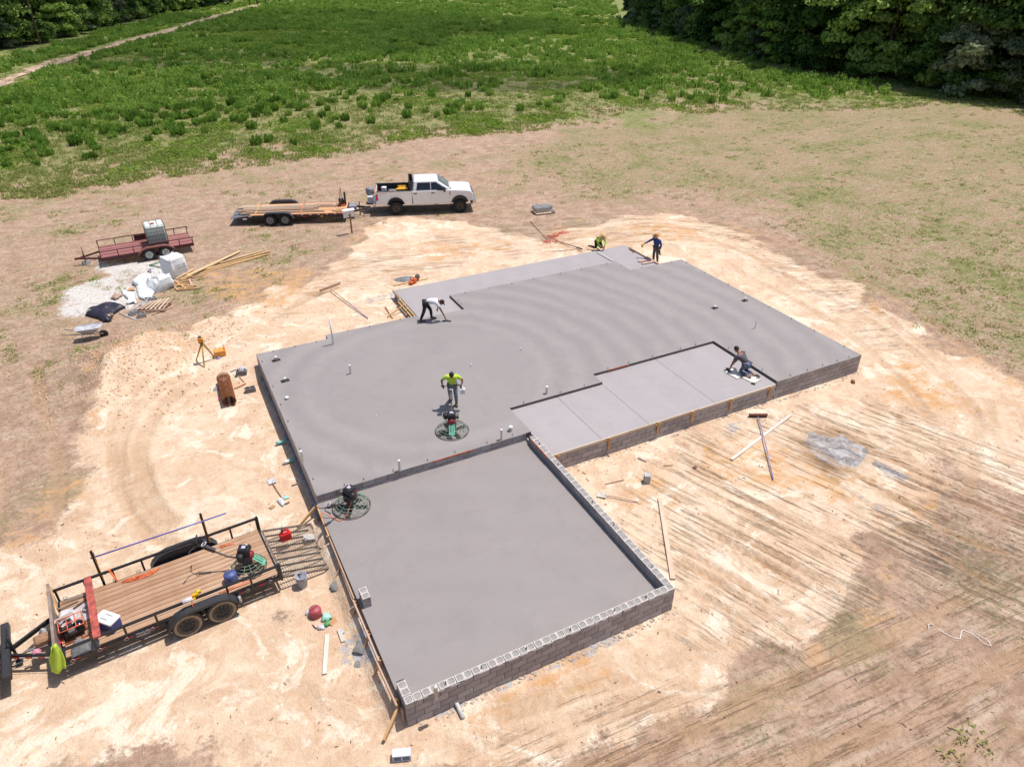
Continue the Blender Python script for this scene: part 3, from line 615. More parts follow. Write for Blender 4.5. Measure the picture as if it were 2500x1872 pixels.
for i, (u, v, r, h_, l) in enumerate(((784, 1392, .24, .01, 'dark lump of spilled concrete beside the garage form board, middle one of three'), (780, 1432, .22, .008, 'small dark concrete lump by the form board nearest the garage corner'), (728, 1262, .24, .012, 'dark concrete lump at the form board beside the bucket'))):
    lump('concrete_lump', l, 'concrete lump', D(u, v), r, h_, SLOP)
lump('concrete_mound', 'oval heap of dried grey concrete by the back patio edge', 'concrete heap', ZM(750, 670, 7.373)(1750, 100), .62, .13, mat('heap_concrete', (.19, .19, .19), .9, .3, 7, bump=.9, bsc=22), asp=.7)
foot = MB(); r2 = random.Random(5)
def foot_strip(p, q, n):
    for i in range(n):
        t = (i+r2.random())/n; x = p[0]+(q[0]-p[0])*t; y = p[1]+(q[1]-p[1])*t; s = r2.uniform(.02, .075)
        z = float(gh(x, y)); a = r2.random()*3; foot.box((x+r2.uniform(-.05, .05), y+r2.uniform(-.12, .06), z+s*.1), (s*1.6, s*1.2, s*.5), rz=a, taper=.6)
foot_strip((.2, -7.83), (7.5, -7.85), 130); foot_strip((7.45, -1.42), (17.1, -1.42), 80); foot_strip((17.2, -1.46), (21.8, -1.46), 50); foot_strip((7.42, -7.8), (7.46, -1.5), 60)
obj('footing_rubble', foot.mesh('footing_rubble', SLOPL, bevel=0), kind='stuff')['label'] = 'crumbs of mortar and footing concrete along the base of the walls'

# --- formwork: boards, stakes and kickers
def stick(name, p, q, w_, h_, m, parent=None, label=None):
    """a straight timber from p to q as one mesh with its own origin"""
    p = Vector(p); q = Vector(q); d = q-p; L = d.length; x = d/L; z = Vector((0, 0, 1)); z = z-x*z.dot(x)
    z = z.normalized() if z.length > 1e-3 else Vector((1, 0, 0)); y = z.cross(x)
    me = MB().box((L/2, 0, 0), (L, w_, h_)).mesh(name, m, min(w_, h_)*.08)
    return obj(name, me, parent, label, M=Matrix.Translation(p) @ Matrix((x, y, z)).transposed().to_4x4())
FORMW = wood_material('form_board_dusty', (.50, .36, .24), (.68, .58, .47))
fw = thing('porch_formwork', 'orange pine form boards and stakes along the near edge of the porch slab', 'formwork', (0, 0, 0))
for a, b in ((7.36, 10.4), (10.42, 13.4), (13.42, 17.1)): stick('form_board', (a, -1.345, .645), (b, -1.345, .645), .036, .10, FORMW, fw)
for x in (7.5, 9.55, 11.6, 13.1, 14.9, 16.8):
    stick('stake', (x, -1.40, .71), (x, -1.40, .22), .035, .085, PINEO, fw)
    stick('cleat', (x-.12, -1.385, .60), (x+.12, -1.385, .60), .03, .06, PINEO, fw)
fw = thing('garage_formwork', 'weathered form boards with diagonal kickers on the open side of the garage floor', 'formwork', (0, 0, 0))
for a, b, m_ in ((-.1, -1.55, PINEO), (-1.6, -4.1, OLDW), (-4.12, -6.2, OLDW), (-6.22, -7.5, OLDW)): stick('form_board', (-.05+.02*a, a, .46), (-.06+.01*b, b, .46), .04, .13, m_, fw)
for y_ in (-2.75, -4.25, -5.3, -6.15): stick('kicker', (-.08, y_, .46), (-.32, y_-.14, .06), .05, .06, PINEO, fw); stick('stake', (-.10, y_+.07, .5), (-.10, y_+.07, .02), .05, .05, PINEO, fw)
stick('kicker', (-.05, .02, .42), (-.75, -.28, .06), .045, .09, PINE, fw); stick('kicker', (-.08, -7.45, .4), (-.6, -7.86, .06), .06, .08, PINEO, fw)
stick('stake', (-.10, -1.5, .5), (-.10, -1.5, .05), .07, .07, OLDW, fw); stick('stake', (-.08, -7.35, .52), (-.08, -7.35, 0), .07, .05, PINEO, fw); stick('stake', (-.06, -7.62, .5), (-.06, -7.62, 0), .07, .05, OLDW, fw)
fw = thing('patio_formwork', 'pine form boards and brace at the left end of the back patio', 'formwork', (0, 0, 0))
stick('form_board', (7.0, 13.35, .68), (7.0, 12.2, .68), .045, .12, OLDW, fw); stick('form_board', (6.97, 12.3, .68), (6.97, 9.95, .68), .04, .10, PINE, fw)
stick('form_board', (6.88, 12.3, .60), (6.88, 10.1, .60), .04, .04, PINE, fw)
for y_ in (12.2, 11.1, 10.2): stick('stake', (6.9, y_, .72), (6.9, y_, .32), .05, .07, PINE, fw)
zb = ZM(750, 670, 7.373)
stick('brace', zb(1795, 515, .72), zb(1440, 760, .40), .05, .05, PINE, fw); stick('brace', zb(1405, 565, .42), zb(1540, 780, .40), .04, .05, PINE, fw)

# ------------------------------------------------------------------ wheels and trailers
def wheel_meshes(r, w_, rimr, rimm, tyre, spokes=8, mud=None):
    t = MB(); pr = [(rimr*.98, -w_/2*.8), (r*.90, -w_/2), (r*.985, -w_/2*.72), (r, -w_*.2), (r, w_*.2), (r*.985, w_/2*.72), (r*.90, w_/2), (rimr*.98, w_/2*.8)]
    A = Matrix.Rotation(PI/2, 3, 'X'); t.lathe(pr, 30, 0, A, cap=False)
    for k in range(30): a = 2*PI*k/30; t.box((math.cos(a)*r, 0, math.sin(a)*r), (.03, w_*.8, .02), M=Matrix.Rotation(-a, 3, 'Y'), mi=0)
    t.lathe([(r*.72, -w_/2*.97), (r*.88, -w_/2*1.02)], 30, 1, A, cap=False); t.lathe([(r*.88, w_/2*1.02), (r*.72, w_/2*.97)], 30, 1, A, cap=False)
    ri = MB()
    for s in (-1, 1):
        ri.lathe([(rimr, s*w_*.42), (rimr*.90, s*w_*.40), (rimr*.84, s*w_*.26), (rimr*.35, s*w_*.22), (rimr*.33, s*w_*.34), (0, s*w_*.36)], 24, 0, A, cap=False)
        for k in range(spokes): a = 2*PI*k/spokes; ri.box((math.cos(a)*rimr*.6, s*w_*.25, math.sin(a)*rimr*.6), (rimr*.42, .02, rimr*.13), M=Matrix.Rotation(-a, 3, 'Y'), mi=1)
        for k in range(6): a = 2*PI*k/6+.3; ri.box((math.cos(a)*rimr*.22, -s*0+s*w_*.36, math.sin(a)*rimr*.22), (.02, .02, .02), mi=1)
    return t.mesh('tyre', [tyre, mud or tyre], fix=False), ri.mesh('rim', rimm, fix=False)
def add_wheel(parent, ms, loc):
    h = obj('wheel', None, parent, loc=loc); obj('tyre', ms[0], h); obj('rim', ms[1], h); return h
TYREMUD = mat('dusty_tyre', (.10, .078, .06), .9, .35, 12); TYREWALL = mat('dusty_sidewall', (.30, .235, .165), .9, .25, 10)
RIMBLK = mat('black_rim', (.02, .02, .022), .35, .2, 8); RIMGREY = mat('grey_rim', (.30, .29, .28), .5, .15, 8); RIMWHT = mat('white_rim', (.60, .60, .58), .5, .15, 8)
def mudguard(parent, x0, x1, y0, y1, z0, z1, m, name='mudguard'):
    mb = MB(); n = 12; N = []; T = .03
    xs = [x0, x0+.08, x0+.26, x0+.5, (x0+x1)/2, x1-.5, x1-.26, x1-.08, x1]; zs = [z0, z0+.35*(z1-z0), z1-.07, z1, z1, z1, z1-.07, z0+.35*(z1-z0), z0]
    vs = []; fs = []
    for x, z in zip(xs, zs): vs += [(x, y0, z), (x, y1, z)]
    for i in range(len(xs)-1): fs.append((2*i, 2*i+1, 2*i+3, 2*i+2))
    mb.add(vs, fs, 0, False)
    vs2 = [(x, y1, z) for x, z in zip(xs, zs)]+[(x, y1, z-.06) for x, z in zip(xs, zs)]; k = len(xs)
    mb.add(vs2, [(i, i+1, k+i+1, k+i) for i in range(k-1)], 0)
    # inner skirt against the deck
    vs3 = [(x, y0, z) for x, z in zip(xs, zs)]+[(x, y0, min(z, z0)-.02) for x, z in zip(xs, zs)]
    mb.add(vs3, [(i, i+1, k+i+1, k+i) for i in range(k-1)], 0)
    o = obj(name, mb.mesh(name, m, fix=False), parent); md = o.modifiers.new('s', 'SOLIDIFY'); md.thickness = .012; return o
def seg_text(s, size, m, name='lettering', parent=None, M=None, extr=.002, label=None):
    c = bpy.data.curves.new(name, 'FONT'); c.body = s; c.size = size; c.extrude = extr; c.align_x = 'CENTER'; c.align_y = 'CENTER'
    o = bpy.data.objects.new('tmp_text', c); COL.objects.link(o); bpy.context.view_layer.update()
    me_ = bpy.data.meshes.new_from_object(o.evaluated_get(bpy.context.evaluated_depsgraph_get())); bpy.data.objects.remove(o); bpy.data.curves.remove(c)
    me_.materials.clear(); me_.materials.append(m); return obj(name, me_, parent, label, M=M)
def side_mat(loc, side=1, rx=90):     # text standing on a side face that looks towards local +Y*side
    return Matrix.Translation(loc) @ Matrix.Rotation(PI if side > 0 else 0, 4, 'Z') @ Matrix.Rotation(R(rx), 4, 'X')

# ---- near trailer (local +X towards the tongue, +Y towards the viewer)
BT = thing('utility_trailer', 'long black trailer with plank deck, mesh ramp and tools, in the lower left', 'trailer', (-1.70, -1.42, 0), PI+R(4.9))
TL, TW, DZ = 5.12, 2.12, .56
HW = TW/2
fr = MB(); fr.box((TL/2, HW-.03, DZ-.09), (TL, .06, .15)).box((TL/2, -HW+.03, DZ-.09), (TL, .06, .15)).box((0.03, 0, DZ-.07), (.06, TW, .15)).box((TL-.03, 0, DZ-.07), (.06, TW, .13))
for k in range(9): fr.box((.35+.6*k, 0, DZ-.10), (.05, TW-.1, .08))
fr.beam((TL, .75, DZ-.1), (TL+1.18, .05, DZ-.1), .06, .12).beam((TL, -.75, DZ-.1), (TL+1.18, -.05, DZ-.1), .06, .12).box((TL+1.22, 0, DZ-.1), (.16, .12, .12))
obj('frame', (fr, BLACK, .006), BT)
DECK = wood_material('trailer_deck', (.28, .145, .08), (.52, .35, .235), rnd=.16)
npl = 12; pw = (TW-.13)/npl
for k in range(npl):
    stick('deck_plank', (.06, -HW+.065+pw*(k+.5), DZ+.012), (TL-.06-(.86 if 0 else 0), -HW+.065+pw*(k+.5), DZ+.012), pw-.012, .035, DECK, BT)
for s in (1, -1):
    stick('top_rail', (-.02, s*(HW+.01), DZ+.37), (TL, s*(HW+.01), DZ+.37), .06, .06, BLACK, BT)
    for x in (.03, .75, 1.35 if s > 0 else 1.75, 3.05, 3.75, 4.42, 5.07): stick('rail_post', (x, s*(HW+.01), DZ-.1), (x, s*(HW+.01), DZ+.34), .05, .05, BLACK, BT)
    stick('end_post', (.0, s*(HW+.01), DZ-.15), (.0, s*(HW+.01), DZ+.42), .08, .07, BLACK, BT)
tie = MB()
for s in (1, -1):
    for k in range(9): tie.ring((.3+.58*k, s*(HW+.055), DZ-.02), .045, .007, 12, 5, M=Matrix.Rotation(PI/2, 3, 'X'))
obj('tie_ring', (tie, STEEL), BT, kind='stuff')
wm = wheel_meshes(.37, .21, .20, [RIMBLK, mat('grimy_hub', (.05, .05, .055), .5)], TYREMUD, 8, TYREWALL)
for x in (1.60, 2.44):
    for s in (1, -1): add_wheel(BT, wm, (x, s*(HW+.16), .37))
for s in (1, -1): mudguard(BT, 1.14, 2.90, s*(HW+.045), s*(HW+.29), .42, .80, mat('mudguard_black', (.028, .028, .032), .5, .3, 6))
obj('mudguard_bracket', (MB().box((1.13, HW+.2, .50), (.06, .1, .16)), GALV), BT)
# ladder-rack posts on the far side
for x in (1.36, 4.03): 
    stick('rack_post', (x, -HW-.05, DZ-.1), (x, -HW-.05, 1.72), .05, .06, BLACK, BT)
    stick('post_edge', (x-.03, -HW-.03, DZ+.1), (x-.03, -HW-.03, 1.5), .012, .02, YEL, BT)
    for zz in (1.25, 1.45): obj('rack_hook', (MB().box((x, -HW-.12, zz), (.06, .14, .03)).box((x, -HW-.19, zz+.04), (.06, .03, .08)), BLACK), BT)
# headboard, red cross beam, reflectors, jack
obj('headboard', (MB().box((TL+.03, 0, DZ+.30), (.045, TW+.06, .62)).box((TL+.03, 0, DZ+.62), (.065, TW+.08, .03)), mat('headboard_brown', (.25, .19, .16), .8, .25, 5), .004), BT)
REDB = mat('faded_red_beam', (.36, .075, .055), .6, .45, 7)
obj('cross_beam', (MB().box((TL-.80, 0, DZ+.385), (.17, TW+.10, .05)), REDB, .004), BT, 'faded red painted steel beam across both rails')
rt_ = MB()
for x, c in ((.5, 0), (1.0, 0), (3.15, 0), (3.75, 0), (4.35, 0), (4.9, 0)): rt_.box((x, HW+.003, DZ-.05), (.22, .008, .035), mi=0)
obj('reflector', rt_.mesh('reflector', [mat('reflector_red', (.5, .02, .02), .4)]), BT, kind='stuff')
tg = MB(); td_ = Vector((1.18, -.70, 0)).normalized()
for k in range(7):
    p_ = Vector((TL+.12, .72, DZ-.08))+td_*(.15*k); tg.beam(p_+Vector((.02, .036, 0)), p_+td_*.13+Vector((.02, .036, 0)), .006, .04, mi=k % 2)
obj('reflector', tg.mesh('reflector', [mat('reflector_red', (.5, .02, .02), .4), mat('reflector_white', (.7, .7, .7), .4)]), BT, kind='stuff')
obj('tongue_jack', (MB().tube([(TL+1.0, 0, .14), (TL+1.0, 0, .95)], .035, 10).tube([(TL+1.0, 0, .93), (TL+1.0, -.22, .95), (TL+1.0, -.24, 1.05)], .012, 6).box((TL+1.0, 0, .12), (.16, .16, .015)), BLACK), BT)
obj('coupler', (MB().box((TL+1.34, 0, DZ-.10), (.22, .11, .10), taper=.8), STEEL, .01), BT)
ch = MB()
for s in (1, -1): ch.tube([(TL+.6+.1*k, s*(.12+.05*math.sin(k)), .38-.26*math.sin(PI*k/9)) for k in range(10)], .009, 5)
obj('safety_chain', (ch, STEEL), BT)
seg_text('TRAILER\nWORLD', .085, WHITE, parent=BT, M=side_mat((3.42, HW+.002, DZ-.095), 1))
# mesh ramp lying on the sand
rz0, rz1 = DZ-.12, .05; RL = 1.38
def RP(t, y, dz=0): return (-.06-RL*t, y, rz0+(rz1-rz0)*t+dz)
rp = obj('ramp', None, BT, 'lowered rear ramp of expanded metal mesh')
rf = MB(); BROWNM = mat('ramp_frame_brown', (.16, .12, .10), .7, .3, 8)
for y_ in (-HW+.03, HW-.03): rf.beam(RP(0, y_), RP(1, y_), .05, .05)
for t in (0, 1): rf.beam(RP(t, -HW+.03), RP(t, HW-.03), .05, .05)
obj('ramp_frame', (rf, BROWNM, .004), rp)
for k in range(7):
    y_ = -HW+.26+k*.27; obj('ramp_bar', (MB().beam(RP(.02, y_, -.03), RP(.9, y_, -.03), .04, .035), BLACK), rp)
ms_ = MB(); a_ = .075
def strand(p, q): ms_.beam(p, q, .007, .006)
cs = []; nxm = int(RL/.062); nym = int((TW-.1)/.062)
for i in range(nxm+1):
    for j in range(nym):
        t0 = i/nxm; y0 = -HW+.05+(TW-.1)*(j/nym); y1 = -HW+.05+(TW-.1)*((j+.5)/nym); y2 = -HW+.05+(TW-.1)*((j+1)/nym); t1 = min(1, (i+.5)/nxm); t2 = max(0, (i-.5)/nxm)
        vsx = []
        for (pa, pb) in (((t0, y0), (t1, y1)), ((t1, y1), (t0, y2))):
            A_ = Vector(RP(pa[0], pa[1], .012)); B_ = Vector(RP(pb[0], pb[1], .012)); n_ = (B_-A_).cross(Vector((0, 0, 1))).normalized()*.006; z_ = Vector((0, 0, .005))
            ms_.add([A_-n_, A_+n_, B_+n_, B_-n_, A_-z_, B_-z_], [(0, 1, 2, 3), (0, 4, 5, 3), (1, 2, 5, 4)], 0)
obj('ramp_mesh', ms_.mesh('ramp_mesh', mat('mesh_brown', (.19, .15, .12), .7, .3, 8), fix=False), rp, kind='stuff')
obj('ramp_plate', (MB().beam(RP(.72, -.42, .02), RP(.93, -.42, .02), .26, .006), mat('pale_plate', (.40, .38, .36), .6)), rp)
def BTp(x, y, z=DZ+.03): return BT.matrix_basis @ Vector((x, y, z))
BT_Z = BT.rotation_euler.z
bpy.context.view_layer.update()
def bt(x, y, z=DZ+.03):
    c, s = math.cos(BT_Z), math.sin(BT_Z); return Vector((-1.70+c*x-s*y, -1.42+s*x+c*y, z))

# ---- red trailer with the tank
RTZ = PI+R(2.9); RTO = Vector((-.75, 25.93, 0))
RG0 = float(gh(-3, 25.7))
RT = thing('utility_trailer', 'maroon trailer with wooden deck and low rails carrying the water tank', 'trailer', (RTO.x, RTO.y, RG0), RTZ)
MAR = mat('maroon_paint', (.085, .018, .018), .6, .3, 6); MARW = wood_material('maroon_deck', (.20, .07, .07), (.36, .17, .155))
L2, W2, Z2 = 4.70, 1.98, .50; H2 = W2/2
fr = MB()
for s in (1, -1): fr.box((L2/2, s*(H2-.025), Z2-.08), (L2, .05, .13))
for x in (.03, L2-.03, 1.2, 2.4, 3.5): fr.box((x, 0, Z2-.08), (.05, W2, .11))
fr.beam((L2-.05, .6, Z2-.12), (L2+.98, .04, Z2-.12), .06, .09).beam((L2-.05, -.6, Z2-.12), (L2+.98, -.04, Z2-.12), .06, .09).box((L2+1.08, 0, Z2-.12), (.3, .1, .09))
obj('frame', (fr, MAR, .005), RT)
for k in range(11): stick('deck_plank', (.04, -H2+.09+.18*k, Z2+.005), (L2-.04, -H2+.09+.18*k, Z2+.005), .165, .03, MARW, RT)
for s in (1, -1):
    stick('top_rail', (-.05, s*H2, Z2+.36), (L2, s*H2, Z2+.36), .05, .04, MAR, RT)
    for x in (.03, .72, 2.9 if s < 0 else 3.05, 3.82, L2-.03): stick('rail_post', (x, s*H2, Z2-.05), (x, s*H2, Z2+.34), .045, .045, MAR, RT)
stick('front_rail', (L2-.02, -H2, Z2+.20), (L2-.02, -H2+.02, Z2+.36), .04, .04, MAR, RT)
obj('mudguard_panel', (MB().box((2.05, -H2+.02, Z2+.17), (1.55, .03, .32)), MAR), RT)
wm2 = wheel_meshes(.33, .19, .19, [RIMWHT, mat('dark_hub', (.06, .06, .06), .6)], BLKRUB, 5)
for x in (1.52, 2.36):
    for s in (1, -1): add_wheel(RT, wm2, (x, s*(H2+.14), .33))
for s in (1, -1): mudguard(RT, 1.02, 2.88, s*(H2+.02), s*(H2+.25), .42, .74, mat('rusty_maroon', (.20, .075, .06), .7, .3, 6))
obj('tongue_jack', (MB().tube([(L2+.75, .05, .05), (L2+.75, .05, .78)], .03, 8).tube([(L2+.75, .05, .78), (L2+.75, .05, 1.0)], .014, 6), MAR), RT)
BLKD = C_LTBLK
_cmu = {}
def cmu_mesh(m=None, L=.395, W_=.193, H=.19):
    m = m or C_LTBLK; k = (m.name, L, W_, H)
    if k in _cmu: return _cmu[k]
    mb = MB(); t = .032; n = 2; z0, z1 = -H/2, H/2; x0, x1, y0, y1 = -L/2, L/2, -W_/2, W_/2
    mb.add([(x0, y0, z0), (x1, y0, z0), (x1, y1, z0), (x0, y1, z0), (x0, y0, z1), (x1, y0, z1), (x1, y1, z1), (x0, y1, z1)], [(0, 1, 5, 4), (1, 2, 6, 5), (2, 3, 7, 6), (3, 0, 4, 7)], 0)
    cw = (x1-x0-t)/2
    for z, flip in ((z1, 0), (z0, 1)):
        xs = [x0, x0+t, x0+cw, x0+cw+t, x1-t, x1]; ys = [y0, y0+t, y1-t, y1]
        for i in range(5):
            for j in range(3):
                if j == 1 and i in (1, 3): continue
                mb.add([(xs[i], ys[j], z), (xs[i+1], ys[j], z), (xs[i+1], ys[j+1], z), (xs[i], ys[j+1], z)], [(0, 1, 2, 3)], 0)
    xs = [x0, x0+t, x0+cw, x0+cw+t, x1-t, x1]
    for i in (1, 3):
        a, b, c, d = xs[i], xs[i+1], y0+t, y1-t
        mb.add([(a, c, z0), (b, c, z0), (b, d, z0), (a, d, z0), (a, c, z1), (b, c, z1), (b, d, z1), (a, d, z1)], [(0, 4, 5, 1), (1, 5, 6, 2), (2, 6, 7, 3), (3, 7, 4, 0)], 0)
    _cmu[k] = mb.mesh('concrete_block', m, fix=False); return _cmu[k]
def cmu(loc, rot=(0, 0, 0), label='', group=None, m=None):
    o = bpy.data.objects.new('concrete_block', cmu_mesh(m)); COL.objects.link(o); o.location = loc; o.rotation_euler = rot
    return tag(o, label, 'concrete block', group)
def G(x, y, dz=0.): return Vector((x, y, float(gh(x, y))+dz))
def rloc(o, x, y, z, oz): c, s = math.cos(oz), math.sin(oz); return Vector((o.x+c*x-s*y, o.y+s*x+c*y, z))
p_ = rloc(RTO, L2+.75, .05, RG0, RTZ); cmu((p_.x, p_.y, p_.z+.1), (0, 0, .7), 'grey hollow block propping the tongue of the maroon trailer')
q_ = ZM(180, 530, 6.9125)
tag(stick('old_board', q_(350, 680), q_(450, 850), .07, .05, GREYW), 'short grey board on the grass beside the tongue of the maroon trailer', 'board')
# tank in cage
IB = thing('water_tank', 'white square plastic tank in a wire cage standing on the maroon trailer', 'water tank', rloc(RTO, 1.72, -.02, RG0+Z2+.02, RTZ), RTZ)
bw, bd, bh = 1.02, 1.14, 1.0
obj('tank_bottle', (MB().box((0, 0, .18+bh/2-.04), (bw-.06, bd-.06, bh-.04)), mat('tank_white', (.62, .66, .62), .45, .06, 2), .06), IB)
obj('tank_liquid', (MB().box((0, .0, .18+.28), (bw-.054, bd-.054, .58)), mat('tank_green_white', (.42, .48, .42), .5, .06, 2), .05), IB)
cg = MB()
for k in range(8): 
    x = -bw/2+bw*k/7
    for s in (1, -1): cg.tube([(x, s*bd/2, .12), (x, s*bd/2, bh+.14)], .011, 5)
    y_ = -bd/2+bd*k/7
    for s in (1, -1): cg.tube([(s*bw/2, y_, .12), (s*bw/2, y_, bh+.14)], .011, 5)
for z in (.15, .36, .57, .78, .99, bh+.14): cg.tube([(-bw/2, -bd/2, z), (bw/2, -bd/2, z), (bw/2, bd/2, z), (-bw/2, bd/2, z)], .012, 5, closed=True)
for x in (-.18, .18): cg.tube([(x, -bd/2, bh+.145), (x, bd/2, bh+.145)], .014, 5)
obj('cage', cg.mesh('cage', mat('cage_grey', (.22, .25, .25), .5, .1, 5, metal=.3), fix=False), IB)
obj('filler_cap', (MB().lathe([(.10, 0), (.10, .05), (.0, .06)], 14, c=(.05, .12, bh+.13)), mat('red_cap', (.50, .10, .06), .5)), IB)
obj('pallet', (MB().box((0, 0, .10), (bw, bd, .03)).box((-.42, 0, .05), (.14, bd, .10)).box((.42, 0, .05), (.14, bd, .10)).box((0, 0, .05), (.14, bd, .10)), BLACK), IB)

# ---- flatbed trailer behind the pickup
LTZ = R(-20.8)
LT0 = Vector((2.40, 29.40, 0)); LG = float(gh(5.5, 28.5))-.02
LT = thing('flatbed_trailer', 'black flatbed trailer carrying long weathered boards, hitched to the white pickup', 'trailer', (LT0.x, LT0.y, LG), LTZ)
L3, W3, Z3 = 6.75, 2.15, .62; H3 = W3/2
def lt(x, y, z=0): c, s = math.cos(LTZ), math.sin(LTZ); return Vector((LT0.x+c*x-s*y, LT0.y+s*x+c*y, LG+z))
fr = MB()
for s in (1, -1): fr.box((L3/2+.45, s*(H3-.03), Z3-.10), (L3-.9, .06, .18))
for k in range(10): fr.box((.6+.66*k, 0, Z3-.10), (.06, W3-.06, .10))
fr.beam((L3, .8, Z3-.1), (L3+1.2, .05, Z3-.06), .07, .12).beam((L3, -.8, Z3-.1), (L3+1.2, -.05, Z3-.06), .07, .12).box((L3, 0, Z3-.08), (.08, W3, .16))
obj('frame', (fr, BLACK, .006), LT)
obj('dovetail', (MB().beam((-.25, 0, Z3-.16), (.95, 0, Z3-.01), W3-.1, .03), mat('dovetail_grey', (.16, .16, .18), .5, .2, 6)), LT)
for k in range(11): stick('deck_plank', (.95, -H3+.10+.195*k, Z3+.01), (L3-.02, -H3+.10+.195*k, Z3+.01), .18, .035, wood_material('orange_deck', (.50, .26, .13), (.70, .42, .24)), LT)
wm3 = wheel_meshes(.37, .22, .21, [RIMGREY, mat('dark_hub', (.06, .06, .06), .6)], mat('truck_tyre_black', (.02, .02, .02), .85, .2, 9), 8)
for x in (2.15, 3.06):
    for s in (1, -1): add_wheel(LT, wm3, (x, s*(H3+.16), .37))
for s in (1, -1): mudguard(LT, 1.62, 3.62, s*(H3+.03), s*(H3+.29), .44, .84, mat('mudguard_slate', (.035, .035, .045), .5, .2, 6))
rf_ = MB()
for k in range(6): rf_.box((3.85+.5*k, -H3-.003, Z3-.04), (.2, .008, .05), mi=0); rf_.box((4.08+.5*k, -H3-.003, Z3-.04), (.14, .008, .05), mi=1)
rf_.box((.95, -H3-.003, Z3-.04), (.2, .008, .05), mi=1); rf_.box((.75, -H3-.003, Z3-.04), (.12, .008, .05), mi=0); rf_.box((4.2, -H3-.004, Z3-.16), (.2, .01, .06), mi=0); rf_.box((5.25, -H3-.004, Z3-.16), (.12, .01, .1), mi=2)
obj('reflector', rf_.mesh('reflector', [mat('reflector_red', (.5, .02, .02), .4), mat('reflector_white', (.7, .7, .7), .4), YEL]), LT, kind='stuff')
obj('coupler', (MB().box((L3+1.3, 0, Z3-.02), (.3, .12, .1)), BLACK), LT)
obj('tongue_jack', (MB().tube([(L3+.75, 0, .1), (L3+.75, 0, .98)], .035, 8).tube([(L3+.75, 0, .96), (L3+.95, 0, .96)], .014, 5), BLACK), LT)
obj('tool_box', (MB().box((L3+.35, 0, Z3+.06), (.45, .7, .22)), mat('box_grey', (.25, .25, .27), .5), .01), LT)
obj('spare_post', (MB().box((L3-.15, .45, Z3+.42), (.10, .22, .85)), BLACK, .01), LT)
obj('front_frame', (MB().tube([(L3-.42, .95, Z3), (L3-.42, .95, 1.62), (L3-.42, .10, 1.62), (L3-.42, .10, Z3)], .018, 6).tube([(L3-.42, .95, 1.45), (L3-.42, .10, 1.45)], .012, 5), mat('frame_brown', (.16, .10, .08), .7)), LT)
obj('bracket', (MB().box((.62, -H3+.02, Z3-.2), (.25, .05, .06), rz=.2), WHITE), LT)
OLDB = [wood_material('old_board_a', (.36, .23, .16), (.60, .45, .33)), wood_material('old_board_b', (.50, .35, .26), (.68, .54, .42)), wood_material('old_board_c', (.28, .18, .12), (.46, .32, .22))]
rr = random.Random(11)
lbl = ['board in the load on the flatbed trailer, one of the long weathered ones']
nb = 0
for layer in range(3):
    for k in range(9-layer*2):
        y0 = -.78+.185*k+layer*.15+rr.uniform(-.02, .02); x0 = rr.uniform(-.05, .7) if layer else rr.uniform(.1, .5); x1 = rr.uniform(4.6, 5.5) if k < 5 else rr.uniform(5.6, 6.5)
        sk = rr.uniform(-.05, .05); z = Z3+.05+layer*.045
        o = stick('long_board', lt(x0, y0, z), lt(x1, y0+sk, z), rr.choice((.14, .14, .09)), .038, OLDB[rr.randrange(3)])
        tag(o, 'long weathered board lying lengthwise in the load on the flatbed trailer', 'board', 'boards loaded on the flatbed trailer'); nb += 1
for x, m_, nm in ((4.0, ORSTR, 'thin red-orange strap around the board load near its middle'), (1.28, mat('yellow_strap', (.70, .40, .08), .7), 'yellow strap around the board load near the tail of the flatbed')):
    o = obj('tie_strap', (MB().beam(lt(x, -.98, Z3+.05), lt(x, -.75, Z3+.13), .05, .006).beam(lt(x, -.75, Z3+.13), lt(x, .6, Z3+.20), .05, .006).beam(lt(x, .6, Z3+.20), lt(x, .98, Z3+.04), .05, .006), m_)); tag(o, nm, 'strap')
def small_engine(parent, c, s=1., rz=0, tank=BLACK, red=True):
    h = obj('engine', None, parent, loc=c, rz=rz)
    obj('crankcase', (MB().box((0, 0, .10*s), (.26*s, .24*s, .2*s)).box((.02, 0, .22*s), (.2*s, .2*s, .12*s)), mat('engine_dark', (.045, .04, .045), .45, .3, 20), .012), h)
    obj('fuel_tank', (MB().box((.02*s, 0, .36*s), (.30*s, .26*s, .12*s), taper=.82), tank, .02), h)
    obj('tank_sticker', (MB().box((.02*s, 0, .4215*s), (.09*s, .09*s, .004)), mat('sticker', (.5, .45, .55), .4)), h)
    obj('recoil_housing', (MB().lathe([(.11*s, 0), (.11*s, .05*s), (.06*s, .08*s), (0, .08*s)], 14, M=Matrix.Rotation(PI/2, 3, 'Y'), c=(.13*s, 0, .16*s)), mat('recoil_red', (.28, .02, .03), .5) if red else BLACK), h)
    obj('air_filter', (MB().lathe([(.08*s, -.07*s), (.085*s, .07*s), (0, .075*s)], 12, c=(-.05*s, -.17*s, .26*s)), PLAS), h)
    obj('muffler', (MB().box((-.05*s, .17*s, .24*s), (.18*s, .1*s, .12*s)), mat('muffler', (.16, .14, .14), .6, metal=.3), .01), h)
    obj('cap', (MB().lathe([(.025, 0), (.03, .03), (0, .03)], 10, c=(.08*s, .05*s, .42*s)), mat('cap_white', (.5, .5, .5), .5)), h)
    return h
PC = thing('plate_compactor', 'small black engine machine standing on the front of the flatbed trailer', 'compactor', lt(6.35, .35, Z3+.03), LTZ)
obj('base_plate', (MB().box((0, 0, .04), (.5, .4, .06)), ORNG, .01), PC); small_engine(PC, (0, 0, .07), 1.0, .3, BLACK, False)
